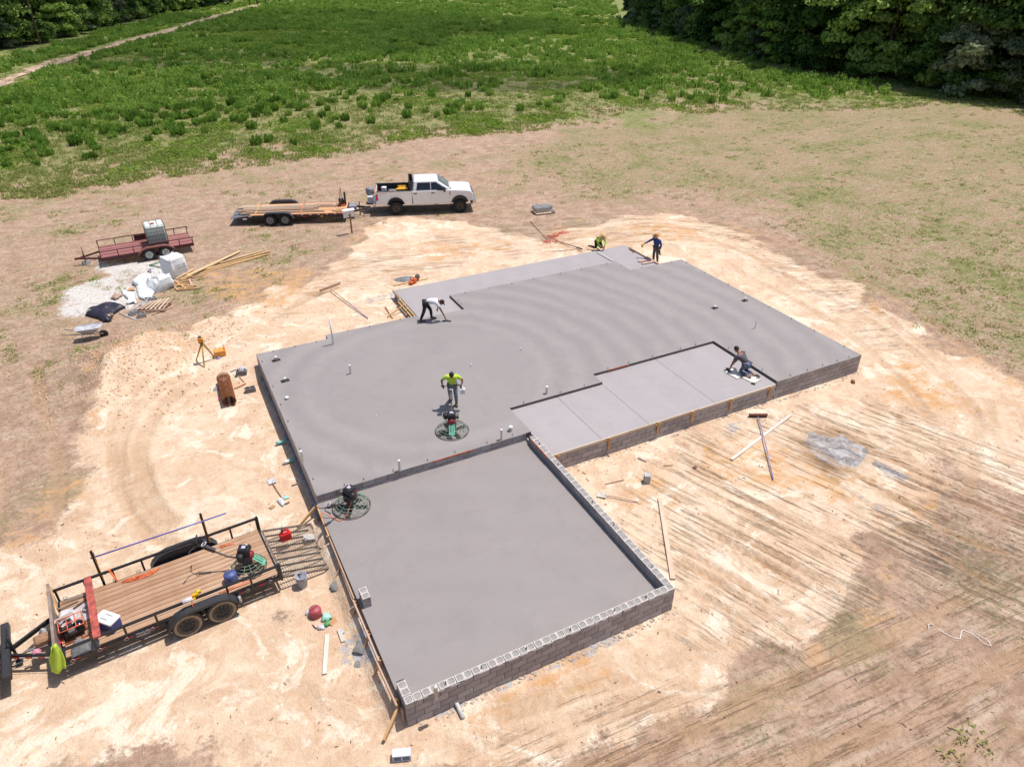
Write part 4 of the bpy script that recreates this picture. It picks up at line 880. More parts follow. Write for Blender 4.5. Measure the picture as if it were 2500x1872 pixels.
for i, (x, y_, l_) in enumerate(((6.35, -.45, .5), (6.2, -.72, .7), (6.3, -.9, .4))):
    tag(stick('short_board', lt(x-l_/2, y_, Z3+.055+.01*i), lt(x+l_/2, y_+.03, Z3+.055+.01*i), .14, .04, [PINEO, OLDB[2], PINEO][i]), ['short orange board nearest the little engine on the flatbed', 'short dark board, middle of three at the front edge of the flatbed', 'shortest orange board at the front corner of the flatbed'][i], 'board')

# ------------------------------------------------------------------ pickup
TZ = R(-19.4); TO = Vector((11.88, 26.82, 0)); TG = float(gh(13, 26))-.01
PK = thing('pickup_truck', 'white crew-cab pickup truck with black wheels, hitched to the flatbed trailer', 'pickup truck', (TO.x, TO.y, TG), TZ)
def tk(x, y, z=0): c, s = math.cos(TZ), math.sin(TZ); return Vector((TO.x+c*x-s*y, TO.y+s*x+c*y, TG+z))
WP = mat('white_car_paint', (.76, .76, .78), .22, .02, 2, coat=.6); GLASS = mat('tinted_glass', (.012, .013, .018), .06, .1, 2, spec=.8); DKTRIM = mat('dark_trim', (.03, .03, .034), .5, .2, 8)
def arch(cx, cz, r, a0, a1, n=12): return [(cx+r*math.cos(R(a0+(a1-a0)*i/n)), cz+r*math.sin(R(a0+(a1-a0)*i/n))) for i in range(n+1)]
HWT = .985
P = [(1.07, .66), (3.42, .66)]+arch(4.06, .62, .56, 175, 12)+[(4.72, .74), (4.88, .80), (4.90, 1.22), (4.80, 1.40), (4.5, 1.455), (3.45, 1.53), (1.07, 1.53)]
bm_ = MB().prism(P, -HWT, HWT, 0, 'y'); obj('body', (bm_, WP, .035), PK)
obj('hood', (MB().add([(3.42, -.80, 1.525), (3.42, .80, 1.525), (4.80, .74, 1.41), (4.80, -.74, 1.41), (3.46, -.62, 1.575), (3.46, .62, 1.575), (4.70, .52, 1.465), (4.70, -.52, 1.465)], [(0, 1, 5, 4), (1, 2, 6, 5), (2, 3, 7, 6), (3, 0, 4, 7), (4, 5, 6, 7), (0, 3, 2, 1)]), WP, .02), PK)
def ghs(x, z, s, off=0): t = (z-1.53)/.58; return (x, s*(.955-.185*t+off), z)
top = [(1.16, .77), (2.72, .77)]
cabv = [(1.08, -.955, 1.53), (3.52, -.955, 1.53), (3.52, .955, 1.53), (1.08, .955, 1.53), (1.18, -.77, 2.11), (2.66, -.77, 2.11), (2.66, .77, 2.11), (1.18, .77, 2.11)]
cb = MB(); cb.add(cabv, [(0, 3, 2, 1), (4, 5, 6, 7), (0, 1, 5, 4), (1, 2, 6, 5), (2, 3, 7, 6), (3, 0, 4, 7)])
obj('cab', (cb, WP, .07), PK)
def quad_panel(name, pts, th, m, parent=PK, lab=None, bev=0):
    """thin plate: pts are the outer corners; thickness goes inward along the normal"""
    p = [Vector(q) for q in pts]; n = (p[1]-p[0]).cross(p[2]-p[0]).normalized(); k = len(p)
    mb = MB(); mb.add([q+n*th*.5 for q in p]+[q-n*th*.5 for q in p], [tuple(range(k)), tuple(range(2*k-1, k-1, -1))]+[(i, k+i, k+(i+1) % k, (i+1) % k) for i in range(k)]); return obj(name, mb.mesh(name, m, bev), parent, lab)
for s in (-1, 1):
    quad_panel('side_window', [ghs(1.34, 1.575, s, .012), ghs(2.22, 1.575, s, .012), ghs(2.22, 1.99, s, .012), ghs(1.42, 1.99, s, .012)], .02, GLASS)
    quad_panel('side_window', [ghs(2.28, 1.575, s, .012), ghs(2.60, 1.575, s, .012), ghs(2.68, 1.50, s, .012), ghs(3.22, 1.50, s, .035), ghs(3.0, 1.72, s, .012), ghs(2.58, 1.99, s, .012), ghs(2.28, 1.99, s, .012)], .02, GLASS)
    for a, b in ((1.14, 2.22), (2.25, 3.36)):
        d = obj('door', (MB().prism([(a, .76), (b, .76), (b, 1.50), (a, 1.50)], s*(HWT-.005), s*(HWT+.010), 0, 'y'), WP, .008), PK)
        obj('door_handle', (MB().box((a+.12, s*(HWT+.028), 1.36), (.20, .035, .06)), DKTRIM, .01), d)
    mr = obj('mirror', None, PK, loc=(3.10, s*(HWT+.16), 1.58))
    obj('mirror_shell', (MB().box((0, 0, .03), (.13, .20, .30)).box((.01, -s*.14, -.03), (.05, .2, .05)), DKTRIM, .03), mr); obj('mirror_cap', (MB().box((.0, 0, -.10), (.14, .18, .08)), mat('chrome_soft', (.55, .5, .45), .3, metal=.6), .01), mr)
    obj('step_bar', (MB().tube([(.9, s*(HWT-.05), .50), (3.2, s*(HWT-.05), .50)], .045, 8), DKTRIM), PK)
    obj('headlight', (MB().box((4.84, s*.80, 1.12), (.14, .30, .28)), mat('headlight', (.60, .50, .38), .15, .1, 6), .03), PK)
    obj('tail_light', (MB().box((-1.16, s*.925, 1.20), (.13, .15, .42)), mat('tail_red', (.62, .01, .012), .25), .015), PK)
    obj('fender_badge', (MB().box((3.44, s*(HWT+.004), 1.30), (.05, .012, .24)), mat('badge_bronze', (.12, .09, .05), .4), .004), PK)
    fl = []; n = 14
    for cx_, a0, a1 in ((4.06, 172, 14), (0, 168, 12)):
        pts_ = [(cx_+.575*math.cos(R(a0+(a1-a0)*i/n)), s*(HWT+.01), .62+.575*math.sin(R(a0+(a1-a0)*i/n))) for i in range(n+1)]
        obj('wheel_arch_lip', (MB().tube(pts_, .022, 6), WP), PK)
quad_panel('windshield', [(3.44, -.86, 1.565), (3.44, .86, 1.565), (2.74, .72, 2.07), (2.74, -.72, 2.07)], .03, mat('windshield_glass', (.10, .13, .16), .05, .5, 1.5, spec=.9))
obj('wiper_cowl', (MB().box((3.50, 0, 1.55), (.12, 1.55, .03), M=Matrix.Rotation(.15, 3, 'Y')), DKTRIM, .01), PK)
quad_panel('rear_window', [(1.07, -.7, 1.60), (1.07, .7, 1.60), (1.13, .62, 2.02), (1.13, -.62, 2.02)], .03, GLASS)
# bed
P = [(-1.22, .70), (-.56, .70)]+arch(0, .62, .56, 172, 8)+[(.60, .66), (1.03, .66), (1.03, 1.53), (-1.22, 1.53)]
for s in (-1, 1):
    obj('bed_side', (MB().prism(P, s*(HWT-.09), s*HWT, 0, 'y'), WP, .02), PK)
    obj('bed_rail_cap', (MB().box((-.09, s*(HWT-.045), 1.54), (2.24, .12, .02)), DKTRIM), PK)
obj('bed_liner', (MB().box((-.09, 0, .95), (2.26, 1.80, .05)).box((1.0, 0, 1.25), (.06, 1.82, .58)).box((-.09, .88, 1.24), (2.2, .03, .58)).box((-.09, -.88, 1.24), (2.2, .03, .58)).box((-.02, .70, 1.08), (.95, .3, .25)).box((-.02, -.70, 1.08), (.95, .3, .25)), mat('bed_liner', (.02, .02, .022), .8, .3, 8)), PK)
obj('tailgate', (MB().box((-1.20, 0, 1.18), (.06, 1.72, .62)), WP, .015), PK)
obj('rear_bumper', (MB().box((-1.36, 0, .70), (.20, 1.85, .20)), mat('chrome', (.62, .62, .62), .2, .1, 6, metal=.9), .03), PK)
obj('front_bumper', (MB().box((4.98, 0, .74), (.26, 1.98, .28)).box((4.86, 0, .55), (.2, 1.6, .14), mi=0), mat('chrome', (.6, .6, .6), .2), .05), PK)
gr_ = obj('grille', (MB().box((4.89, 0, 1.12), (.08, 1.25, .34)), mat('grille_dark', (.06, .06, .07), .4), .02), PK)
for z in (1.03, 1.12, 1.21): obj('grille_bar', (MB().box((4.94, 0, z), (.02, 1.2, .03)), mat('chrome', (.6, .6, .6), .2)), gr_)
obj('chassis', (MB().box((1.8, 0, .60), (5.2, .9, .16)).box((0, 0, .45), (.2, 1.6, .16)).box((4.06, 0, .45), (.2, 1.6, .14)).box((-1.5, 0, .55), (.4, .1, .1)).box((4.0, 0, .9), (1.2, 1.7, .5)).box((0, 0, 1.0), (1.1, 1.6, .1)), BLACK), PK)
wm4 = wheel_meshes(.432, .30, .265, [RIMBLK, mat('bronze_spoke', (.12, .085, .06), .4, metal=.4)], mat('truck_tyre_black', (.03, .025, .022), .85, .3, 9), 12)
for x in (0, 4.06):
    for s in (1, -1): add_wheel(PK, wm4, (x, s*.86, .432))
rk = MB()
for s in (-1, 1): rk.beam((.93, s*.86, 1.55), (.90, s*.80, 2.12), .06, .07)
rk.beam((.90, -.82, 2.12), (.90, .82, 2.12), .06, .07).beam((.93, -.86, 1.57), (.93, .86, 1.57), .05, .05)
hr = obj('headache_rack', (rk, DKTRIM, .01), PK)
quad_panel('rack_mesh', [(.93, -.82, 1.60), (.93, .82, 1.60), (.905, .77, 2.09), (.905, -.77, 2.09)], .01, mat('mesh_grey', (.10, .10, .11), .7, .3, 60), hr)
for s in (-1, 1): quad_panel('rack_gusset', [(.95, s*.93, 1.56), (1.10, s*.93, 1.56), (1.12, s*.80, 2.12), (.93, s*.82, 2.12)], .02, DKTRIM, hr)
T4 = mat('decal_dark', (.05, .05, .06), .5)
for s in (-1,):
    for ch_, x, m_ in (('4', -.90, T4), ('X', -.76, mat('decal_red', (.5, .02, .02), .5)), ('4', -.62, T4)): seg_text(ch_, .12, m_, parent=PK, M=Matrix.Translation((x, s*(HWT+.003), 1.42)) @ Matrix.Rotation(R(90), 4, 'X'))
# things in the bed and at the tail
zb = 1.0
o = thing('tool_rack', 'yellow slatted tool rack standing in the pickup bed behind the cab', 'tool rack', tk(.45, .1, zb), TZ)
for k in range(6): obj('slat', (MB().box((-.2+.09*k, 0, .50), (.05, .5, .03)), YEL), o)
obj('side', (MB().box((0, -.3, .28), (.6, .03, .50)).box((0, .3, .28), (.6, .03, .50)).box((0, -.55, .54), (.75, .22, .05)), YEL, .008), o)
o = thing('bucket', 'white bucket standing in the pickup bed near the tailgate', 'bucket', tk(-.72, .25, .98), TZ); obj('body', (MB().lathe([(.14, 0), (.17, .48), (.155, .5), (.14, .48)], 18), mat('bucket_grey_white', (.45, .47, .52), .5)), o); obj('lid', (MB().lathe([(.18, .48), (.18, .52), (0, .53)], 18), WHITE), o)
tag(obj('cardboard_box', (MB().box((0, 0, .2), (.42, .34, .44)), mat('pale_cardboard', (.55, .42, .32), .8), .005), loc=tk(-.95, -.55, .99), rz=TZ), 'pale box in the rear corner of the pickup bed beside the tail light', 'box')
o = lump('tarp_bundle', 'grey bundle of cloth lying in the middle of the pickup bed', 'bundle', tk(-.2, .0, 1.12), .45, .33, mat('bundle_grey', (.25, .22, .20), .9, .4, 10))
o = thing('concrete_saw_rig', 'grey machine with a round drum hanging at the tail of the white pickup', 'machine', tk(-1.62, .1, .66), TZ)
obj('drum', (MB().lathe([(.22, 0), (.27, .08), (.27, .38), (.2, .44), (0, .45)], 18, c=(0, .1, .42)), mat('machine_grey', (.22, .22, .24), .5)), o)
obj('panel', (MB().box((0, -.1, .22), (.36, .9, .42)), mat('machine_pale', (.5, .5, .52), .5, .3, 8), .02), o); obj('carrier', (MB().box((0, 0, -.02), (.45, 1.2, .05)).box((.2, 0, -.02), (.3, .1, .08)), BLACK), o)
tag(obj('tow_hitch', (MB().beam(tk(-1.45, 0, .52), tk(-1.95, -.02, .58), .08, .08), BLACK)), 'short black tow bar between the pickup and the flatbed trailer', 'tow bar')

# ------------------------------------------------------------------ power trowels
def power_trowel(label, loc, rz, r=.56, zt=.95, hl=1.35, green=True, spread=.36):
    o = thing('power_trowel', label, 'power trowel', loc, rz, 'walk-behind power trowels')
    gr = obj('guard_ring', (MB().ring((0, 0, .05), r, .014, 40, 6), mat('guard_ring_dark', (.10, .085, .07), .6)), o)
    mb = MB()
    for k, (q, z) in enumerate(((.92, .12), (.80, .18), (.64, .23), (.46, .265), (.28, .29))): mb.ring((0, 0, z), r*q, .008, 36, 5)
    for k in range(12): a = 2*PI*k/12; mb.tube([(r*math.cos(a), r*math.sin(a), .05), (.92*r*math.cos(a), .92*r*math.sin(a), .12), (.64*r*math.cos(a), .64*r*math.sin(a), .23), (.1*math.cos(a), .1*math.sin(a), .30)], .006, 5)
    obj('guard_cage', (mb, GREENR), o)
    for k in range(4):
        a = PI/2*k+.5; A = Matrix.Rotation(a, 3, 'Z') @ Matrix.Rotation(R(9), 3, 'X')
        obj('blade', (MB().box(Matrix.Rotation(a, 3, 'Z') @ Vector((.32*r/.56, 0, .03)), (.36, .14, .006), M=A).beam(Matrix.Rotation(a, 3, 'Z') @ Vector((.05, 0, .08)), Matrix.Rotation(a, 3, 'Z') @ Vector((.45, 0, .06)), .03, .03), mat('blade_steel', (.07, .06, .055), .5, .3, 10, metal=.3)), o)
    obj('gearbox', (MB().lathe([(.1, .06), (.13, .12), (.13, .26), (.08, .32), (0, .32)], 14), mat('gearbox_dark', (.03, .03, .03), .5)), o)
    small_engine(o, (-.02, 0, .30), 1.12, 0, BLACK, True)
    gp = obj('cover_plate', (MB().beam((.18, 0, .44), (.47, 0, .17), .20, .012), GREENP, .004), o)
    for yy, w2 in ((-.03, .05), (.045, .03)): obj('plate_mark', (MB().beam((.24, yy, .395), (.42, yy, .225), w2*.6, .004), T4), gp)
    obj('handle', (MB().tube([(-.1, 0, .36), (-.45, 0, .45), (-hl, 0, zt)], .024, 8).box((-hl*.78, 0, .36+(zt-.36)*.76), (.30, .09, .10), M=Matrix.Rotation(math.atan2(zt-.4, hl-.4), 3, 'Y')), mat('handle_dark', (.05, .04, .045), .5)), o)
    hb = obj('handlebar', (MB().tube([(-hl-.14, -spread, zt+.06), (-hl-.10, -.1, zt+.02), (-hl, 0, zt), (-hl-.10, .1, zt+.02), (-hl-.14, spread, zt+.06)], .013, 7), BLACK), o)
    for s in (-1, 1): obj('grip', (MB().tube([(-hl-.14, s*spread, zt+.06), (-hl-.13, s*(spread-.13), zt+.05)], .019, 8), PLAS), hb)
    obj('pitch_wheel', (MB().ring((-hl+.14, 0, zt+.05), .07, .012, 16, 5, M=Matrix.Rotation(-.5, 3, 'Y')), mat('pitch_white', (.6, .58, .62), .5)), o)
    return o
power_trowel('green-caged power trowel being steered by the worker in the yellow T-shirt', (4.93, 1.24, ZS), R(-113), .56, .92, 1.25)
power_trowel('power trowel parked on the near left corner of the garage floor with an orange strap', (.86, -.62, ZG), R(32), .56, .72, 1.0)
c3 = bt(.66, .38); t3 = at(484.8, 1329.9, 1.50); a3 = math.atan2(-(t3.y-c3.y), -(t3.x-c3.x))
power_trowel('power trowel with long raised handle riding on the deck of the near black trailer', c3, a3, .47, t3.z-c3.z-.02, math.hypot(t3.x-c3.x, t3.y-c3.y), spread=.34)
zc = ZM(760, 1180, 11.04)
tag(obj('ratchet_strap', (MB().tube([zc(1105, 410, .95), zc(1060, 560, .85), zc(990, 770, .62), zc(900, 920, .52), zc(760, 1010, .515), zc(640, 960, .515), zc(540, 880, .55), zc(420, 850, .60), zc(320, 780, .66), zc(240, 860, .6), zc(250, 960, .5)], .014, 5), ORSTR)), 'orange strap looping from the garage power trowel over the form board', 'strap')

# ------------------------------------------------------------------ people
def skin_obj(V, Ed, sub=1):
    names = list(V); me_ = bpy.data.meshes.new('tmp'); me_.from_pydata([V[n][0] for n in names], [(names.index(a), names.index(b)) for a, b in Ed], []); o = bpy.data.objects.new('tmp_skin', me_); COL.objects.link(o)
    md = o.modifiers.new('k', 'SKIN'); md.use_smooth_shade = True; md.branch_smoothing = .3
    if not me_.skin_vertices: me_.attributes
    sv = me_.skin_vertices[0].data
    for i, n in enumerate(names): r_ = V[n][1]; sv[i].radius = r_ if isinstance(r_, tuple) else (r_, r_); sv[i].use_root = (i == 0)
    s2 = o.modifiers.new('s', 'SUBSURF'); s2.levels = sub; s2.render_levels = sub
    bpy.context.view_layer.update(); r = bpy.data.meshes.new_from_object(o.evaluated_get(bpy.context.evaluated_depsgraph_get())); bpy.data.objects.remove(o); return r
def ellipsoid(mb, c, rad, M=None, n=14, k=9, mi=0, z0=-1., z1=1.):
    pr = []
    for i in range(k+1):
        t = math.asin(max(-1, min(1, z0)))+(math.asin(z1)-math.asin(max(-1, z0)))*i/k; pr.append((max(math.cos(t), 1e-4), math.sin(t)))
    A = (M if M is not None else Matrix.Identity(3)) @ Matrix.Diagonal(rad); return mb.lathe(pr, n, mi, A, c)
def person(label, loc, rz, J, shirt, trousers, boots=BOOT, long_sleeve=False, look=(0, 1, -.3), hair=True, hat=None, hatm=None, skin=SKIN, curl=.6):
    o = thing('person', label, 'person', loc, rz)
    J = {k: Vector(v) for k, v in J.items()}
    V = {'pel': (J['pel'], .10), 'chest': (J['chest'], .112), 'neck': (J['neck'], .055), 'hb': (J['head']-(J['head']-J['neck'])*.3, .055)}
    Ed = [('pel', 'chest'), ('chest', 'neck'), ('neck', 'hb')]
    hands = MB()
    for s in 'LR':
        V.update({'sh'+s: (J['sh'+s], .062), 'el'+s: (J['el'+s], .044), 'wr'+s: (J['wr'+s], .029), 'hp'+s: (J['hp'+s], .085), 'kn'+s: (J['kn'+s], .058), 'an'+s: (J['an'+s], .040)})
        Ed += [('chest', 'sh'+s), ('sh'+s, 'el'+s), ('el'+s, 'wr'+s), ('pel', 'hp'+s), ('hp'+s, 'kn'+s), ('kn'+s, 'an'+s)]
        w0 = J['wr'+s]; f = (w0-J['el'+s]).normalized(); side = f.cross(Vector((0, 0, 1))); side = side.normalized() if side.length > .05 else Vector((1, 0, 0)); dn = side.cross(f)*(-1 if side.cross(f).z > 0 else 1)
        hands.tube([w0, w0+f*.03, w0+f*.085], [.026, .036, .036], 8)
        for q in range(4):
            b0 = w0+f*.075+side*(.026-.017*q); l = (.034, .040, .038, .030)[q]; hands.tube([b0, b0+f*l, b0+f*(l+.02)+dn*.02*curl, b0+f*(l+.015)+dn*.045*curl], [.010, .009, .008, .006], 6)
        sg = 1 if s == 'R' else -1; b0 = w0+f*.03+side*.028; hands.tube([b0, b0+side*.025+f*.025, b0+side*.02+f*.055+dn*.01], [.012, .011, .008], 6)
    body = skin_obj(V, Ed, 1); b = bmesh.new(); b.from_mesh(body)
    # head
    lk = Vector(look).normalized(); up = (J['head']-J['neck']).normalized(); x = lk.cross(up).normalized(); up = x.cross(lk).normalized(); A = Matrix((x, lk, up)).transposed(); hc = J['head']
    hd = MB(); ellipsoid(hd, hc, (.077, .097, .115), A, 14, 10); ellipsoid(hd, hc+A @ Vector((0, .045, -.06)), (.05, .05, .055), A, 10, 6)
    hd.add([hc+A @ Vector(v) for v in ((-.016, .088, -.03), (.016, .088, -.03), (0, .120, -.028), (0, .094, .025))], [(0, 2, 1), (0, 3, 2), (1, 2, 3)])
    for sx in (-1, 1): ellipsoid(hd, hc+A @ Vector((sx*.078, -.005, -.01)), (.012, .022, .032), A, 8, 5); ellipsoid(hd, hc+A @ Vector((sx*.03, .088, .012)), (.010, .008, .007), A, 6, 4, mi=1)
    hd.box(hc+A @ Vector((0, .094, -.058)), (.045, .008, .010), M=A, mi=1)
    for src in (hd, hands):
        tm = src.mesh('t', [skin, HAIR], fix=False); b2 = len(b.faces); b.from_mesh(tm)
    b.to_mesh(body); b.free(); body.materials.clear(); body.materials.append(skin); body.materials.append(HAIR); body.polygons.foreach_set('use_smooth', [True]*len(body.polygons)); obj('body', body, o)
    up3 = Vector((0, 0, 1))
    # shirt
    sv = {'chest': (J['chest'], .160), 'w': (J['pel'].lerp(J['chest'], .06), .145), 'nk': (J['chest'].lerp(J['neck'], .65), .085)}; se = [('chest', 'w'), ('chest', 'nk')]
    for s in 'LR':
        sv['s'+s] = (J['sh'+s], .086); se.append(('chest', 's'+s))
        if long_sleeve: sv['e'+s] = (J['el'+s], .058); sv['q'+s] = (J['el'+s].lerp(J['wr'+s], .92), .042); se += [('s'+s, 'e'+s), ('e'+s, 'q'+s)]
        else: sv['e'+s] = (J['sh'+s].lerp(J['el'+s], .78), .064); se += [('s'+s, 'e'+s)]
    m_ = skin_obj(sv, se, 1); m_.materials.append(shirt); obj('shirt', m_, o)
    tv = {'p': (J['pel'], .135)}; te = []
    for s in 'LR': tv['h'+s] = (J['hp'+s], .105); tv['k'+s] = (J['kn'+s], .077); tv['a'+s] = (J['kn'+s].lerp(J['an'+s], .93), .062); te += [('p', 'h'+s), ('h'+s, 'k'+s), ('k'+s, 'a'+s)]
    m_ = skin_obj(tv, te, 1); m_.materials.append(trousers); obj('trousers', m_, o)
    for s in 'LR':
        a = J['an'+s]; t = J['to'+s]; obj('boot', (MB().tube([a+(a-t)*.25+Vector((0, 0, -.03)), a+Vector((0, 0, .0)), a.lerp(t, .5), t], [.045, .052, .046, .035], 8), boots), o)
    if hair: hm = MB(); ellipsoid(hm, hc+A @ Vector((0, -.014, .014)), (.088, .103, .118), A, 14, 8, z0=-.35, z1=1.); obj('hair', (hm, HAIR), o)
    if hat == 'straw': 
        T_ = hc+A @ Vector((0, -.01, .055)); hm = MB().lathe([(.20, -.02), (.205, -.012), (.15, .005), (.10, .012), (.092, .07), (.07, .10), (.0, .098)], 22, 0, A, T_); obj('hat', (hm, hatm), o); obj('hat_band', (MB().ring(T_+A @ Vector((0, 0, .025)), .099, .010, 22, 5, M=A), BOOT), o)
    if hat == 'cap': 
        hm = MB(); ellipsoid(hm, hc+A @ Vector((0, -.005, .03)), (.092, .108, .105), A, 14, 7, z0=-.1, z1=1.); hm.box(hc+A @ Vector((0, .13, .03)), (.13, .10, .012), M=A); obj('cap', (hm, hatm), o)
    return o
# bending worker
J = dict(pel=(0, -.10, .86), chest=(0, .30, .97), neck=(0, .47, .92), head=(0, .62, .85), shL=(-.17, .38, .93), shR=(.17, .38, .93), elL=(-.16, .46, .68), elR=(.19, .56, .62), wrL=(-.12, .42, .50), wrR=(.16, .70, .30),
    hpL=(-.10, -.10, .82), hpR=(.10, -.08, .82), knL=(-.12, .12, .45), knR=(.14, -.18, .45), anL=(-.13, .14, .08), anR=(.14, -.34, .08), toL=(-.14, .36, .04), toR=(.15, -.12, .04))
J = {k: (v[0], v[1], v[2]) for k, v in J.items()}
J['elR'] = (.17, .56, .60); J['wrR'] = (.14, .72, .22)
BP = at(1046, 782, ZS); brz = math.atan2(-.457, .889)-PI/2+R(4)
WSH = mat('white_shirt', (.68, .68, .72), .85, .06, 8)
person('worker in white T-shirt and dark red cap bending over to trowel the slab edge', BP, brz, J, WSH, DARKP, look=(0, .55, -.85), hair=True, hat='cap', hatm=mat('dark_cap', (.05, .012, .018), .8))
def ploc(o, x, y, z, rz): c, s = math.cos(rz), math.sin(rz); return Vector((o.x+c*x-s*y, o.y+s*x+c*y, o.z+z))
def hand_trowel(label, loc, rz, L_=.4, tilt=0):
    o = thing('hand_trowel', label, 'trowel', loc, rz); obj('blade', (MB().box((0, 0, .006), (L_, .11, .006)), mat('trowel_steel', (.05, .045, .045), .4, metal=.4)), o); obj('handle', (MB().tube([(-.07, 0, .01), (-.06, 0, .06), (.06, 0, .06), (.07, 0, .01)], .014, 7), BOOT), o); return o
hp_ = ploc(BP, .14, .80, .0, brz); hand_trowel('steel trowel under the hand of the bending worker in the white shirt', hp_+Vector((0, 0, .01)), brz+PI/2-.2)
# operator
J = dict(pel=(0, 0, .88), chest=(0, .14, 1.22), neck=(0, .25, 1.38), head=(0, .36, 1.46), shL=(-.19, .17, 1.30), shR=(.19, .17, 1.30), elL=(-.37, .12, 1.10), elR=(.37, .12, 1.10), wrL=(-.33, .22, .98), wrR=(.33, .20, .98),
    hpL=(-.10, 0, .84), hpR=(.10, 0, .84), knL=(-.11, .12, .46), knR=(.10, -.06, .46), anL=(-.12, -.02, .09), anR=(.10, -.34, .12), toL=(-.13, .2, .04), toR=(.10, -.12, .04))
OP = Vector((5.60, 2.72, ZS)); orz = R(157)
person('worker in bright yellow T-shirt and grey trousers walking behind the power trowel', OP, orz, J, mat('lime_shirt', (.45, .62, .06), .85, .08, 8), GREYT, look=(0, .7, -.7))
o = thing('jug', 'white plastic jug held by the worker steering the power trowel', 'jug', ploc(OP, -.36, .30, .66, orz), orz); obj('bottle', (MB().box((0, 0, .10), (.17, .13, .2)).lathe([(.06, .2), (.03, .25), (.03, .28), (0, .28)], 10), WHITE, .02), o); obj('jug_handle', (MB().ring((0, .06, .2), .04, .01, 10, 5, M=Matrix.Rotation(PI/2, 3, 'Y')), WHITE), o)
# kneeling worker
J = dict(pel=(0, .02, .42), chest=(0, .30, .66), neck=(.0, .46, .76), head=(0, .56, .84), shL=(-.19, .36, .68), shR=(.19, .36, .68), elL=(-.30, .42, .42), elR=(.26, .50, .42), wrL=(-.30, .50, .14), wrR=(.12, .62, .16),
    hpL=(-.11, .0, .38), hpR=(.11, .0, .38), knL=(-.14, .16, .07), knR=(.14, .16, .07), anL=(-.13, -.24, .08), anR=(.13, -.24, .08), toL=(-.13, -.36, .04), toR=(.13, -.36, .04))
KP = at(1819, 912, ZP+.04); krz = R(12)
person('worker in dark shirt and jeans kneeling on a board on the porch slab', KP, krz, J, mat('charcoal_shirt', (.085, .078, .095), .85, .1, 8), DENIM, boots=mat('tan_sole', (.36, .25, .18), .8), look=(0, .75, -.65))
for i, (u0, v0, lb) in enumerate(((1800, 921, 'white kneeling board under the knees of the worker on the porch'), (1838, 932, 'white kneeling board under the boots of the worker on the porch'))):
    o = obj('kneeling_board', (MB().box((0, 0, .018), (.46, .62, .028)), mat('board_white', (.72, .66, .58), .6, .06, 5), .006), loc=at(u0-6, v0-8, ZP+.003), rz=R(5+4*i)); tag(o, lb, 'kneeling board')
hand_trowel('steel trowel in the left hand of the kneeling worker', ploc(KP, -.30, .56, .02, krz), krz+1.2, .3)
for i, (x, y_, l_) in enumerate(((16.75, -.75, 'trowel lying nearest the porch corner'), (16.9, -.55, 'trowel lying second from the porch corner'), (16.35, -.95, 'small edging tool lying left of the two trowels at the porch corner'))): hand_trowel(l_, (x, y_, ZP+.004), R(110+8*i), .26 if i < 2 else .12)
# straw hat worker
J = dict(pel=(0, -.10, .40), chest=(0, .14, .68), neck=(0, .30, .78), head=(0, .42, .84), shL=(-.18, .20, .70), shR=(.18, .20, .70), elL=(-.24, .36, .46), elR=(.24, .36, .46), wrL=(-.07, .55, .32), wrR=(.08, .56, .32),
    hpL=(-.11, -.10, .36), hpR=(.11, -.10, .36), knL=(-.16, .10, .07), knR=(.20, .05, .10), anL=(-.15, -.30, .08), anR=(.34, -.34, .10), toL=(-.15, -.45, .04), toR=(.38, -.52, .05))
SW = at(1456, 604, ZB); SW = Vector((SW.x+.15, 13.75, float(gh(SW.x, 13.75))+.10)); srz = R(172)
person('worker in straw hat and lime green sleeves kneeling behind the back patio edge', SW, srz, J, mat('lime_sleeve', (.36, .58, .05), .85, .08, 8), DARKP, long_sleeve=True, look=(0, .6, -.8), hair=True, hat='straw', hatm=STRAW)
# blue worker
J = dict(pel=(0, 0, .84), chest=(.0, .05, 1.18), neck=(0, .09, 1.34), head=(0, .13, 1.47), shL=(-.19, .06, 1.27), shR=(.19, .06, 1.27), elL=(-.27, .0, 1.00), elR=(.36, .24, 1.12), wrL=(-.27, .08, .78), wrR=(.52, .40, .98),
    hpL=(-.09, 0, .80), hpR=(.09, 0, .80), knL=(-.11, .03, .44), knR=(.11, .03, .44), anL=(-.13, -.03, .08), anR=(.13, -.03, .08), toL=(-.15, .18, .04), toR=(.15, .18, .04))
BW = at(1599, 640, None); BW = Vector((BW.x, BW.y, float(gh(BW.x, BW.y)))); bwz = R(108)
person('worker standing in blue long-sleeved shirt, hat and grey trousers beyond the patio', BW, bwz, J, mat('blue_shirt', (.035, .06, .20), .85, .12, 8), mat('dusty_trousers', (.13, .12, .12), .9, .3, 8), long_sleeve=True, look=(.35, .75, -.5), hat='straw', hatm=mat('hat_orange_straw', (.52, .27, .10), .8, .15, 30))
o = thing('cup', 'yellow cup held out by the worker in the blue shirt', 'cup', ploc(BW, .585, .47, .80, bwz), 0); obj('cup_body', (MB().lathe([(.05, 0), (.065, .17), (.055, .17), (.045, .02), (0, .02)], 14), mat('cup_yellow', (.78, .45, .02), .5)), o); obj('cup_rim', (MB().ring((0, 0, .17), .062, .006, 14, 5), WHITE), o)
tag(obj('hand_float', (MB().box((0, 0, 0), (.09, .4, .02), M=Matrix.Rotation(1.1, 3, 'X')).tube([(0, -.08, .03), (0, .08, .03)], .014, 6), BOOT), loc=ploc(BW, -.29, .12, .66, bwz), rz=bwz), 'dark hand float hanging from the left hand of the worker in blue', 'float')

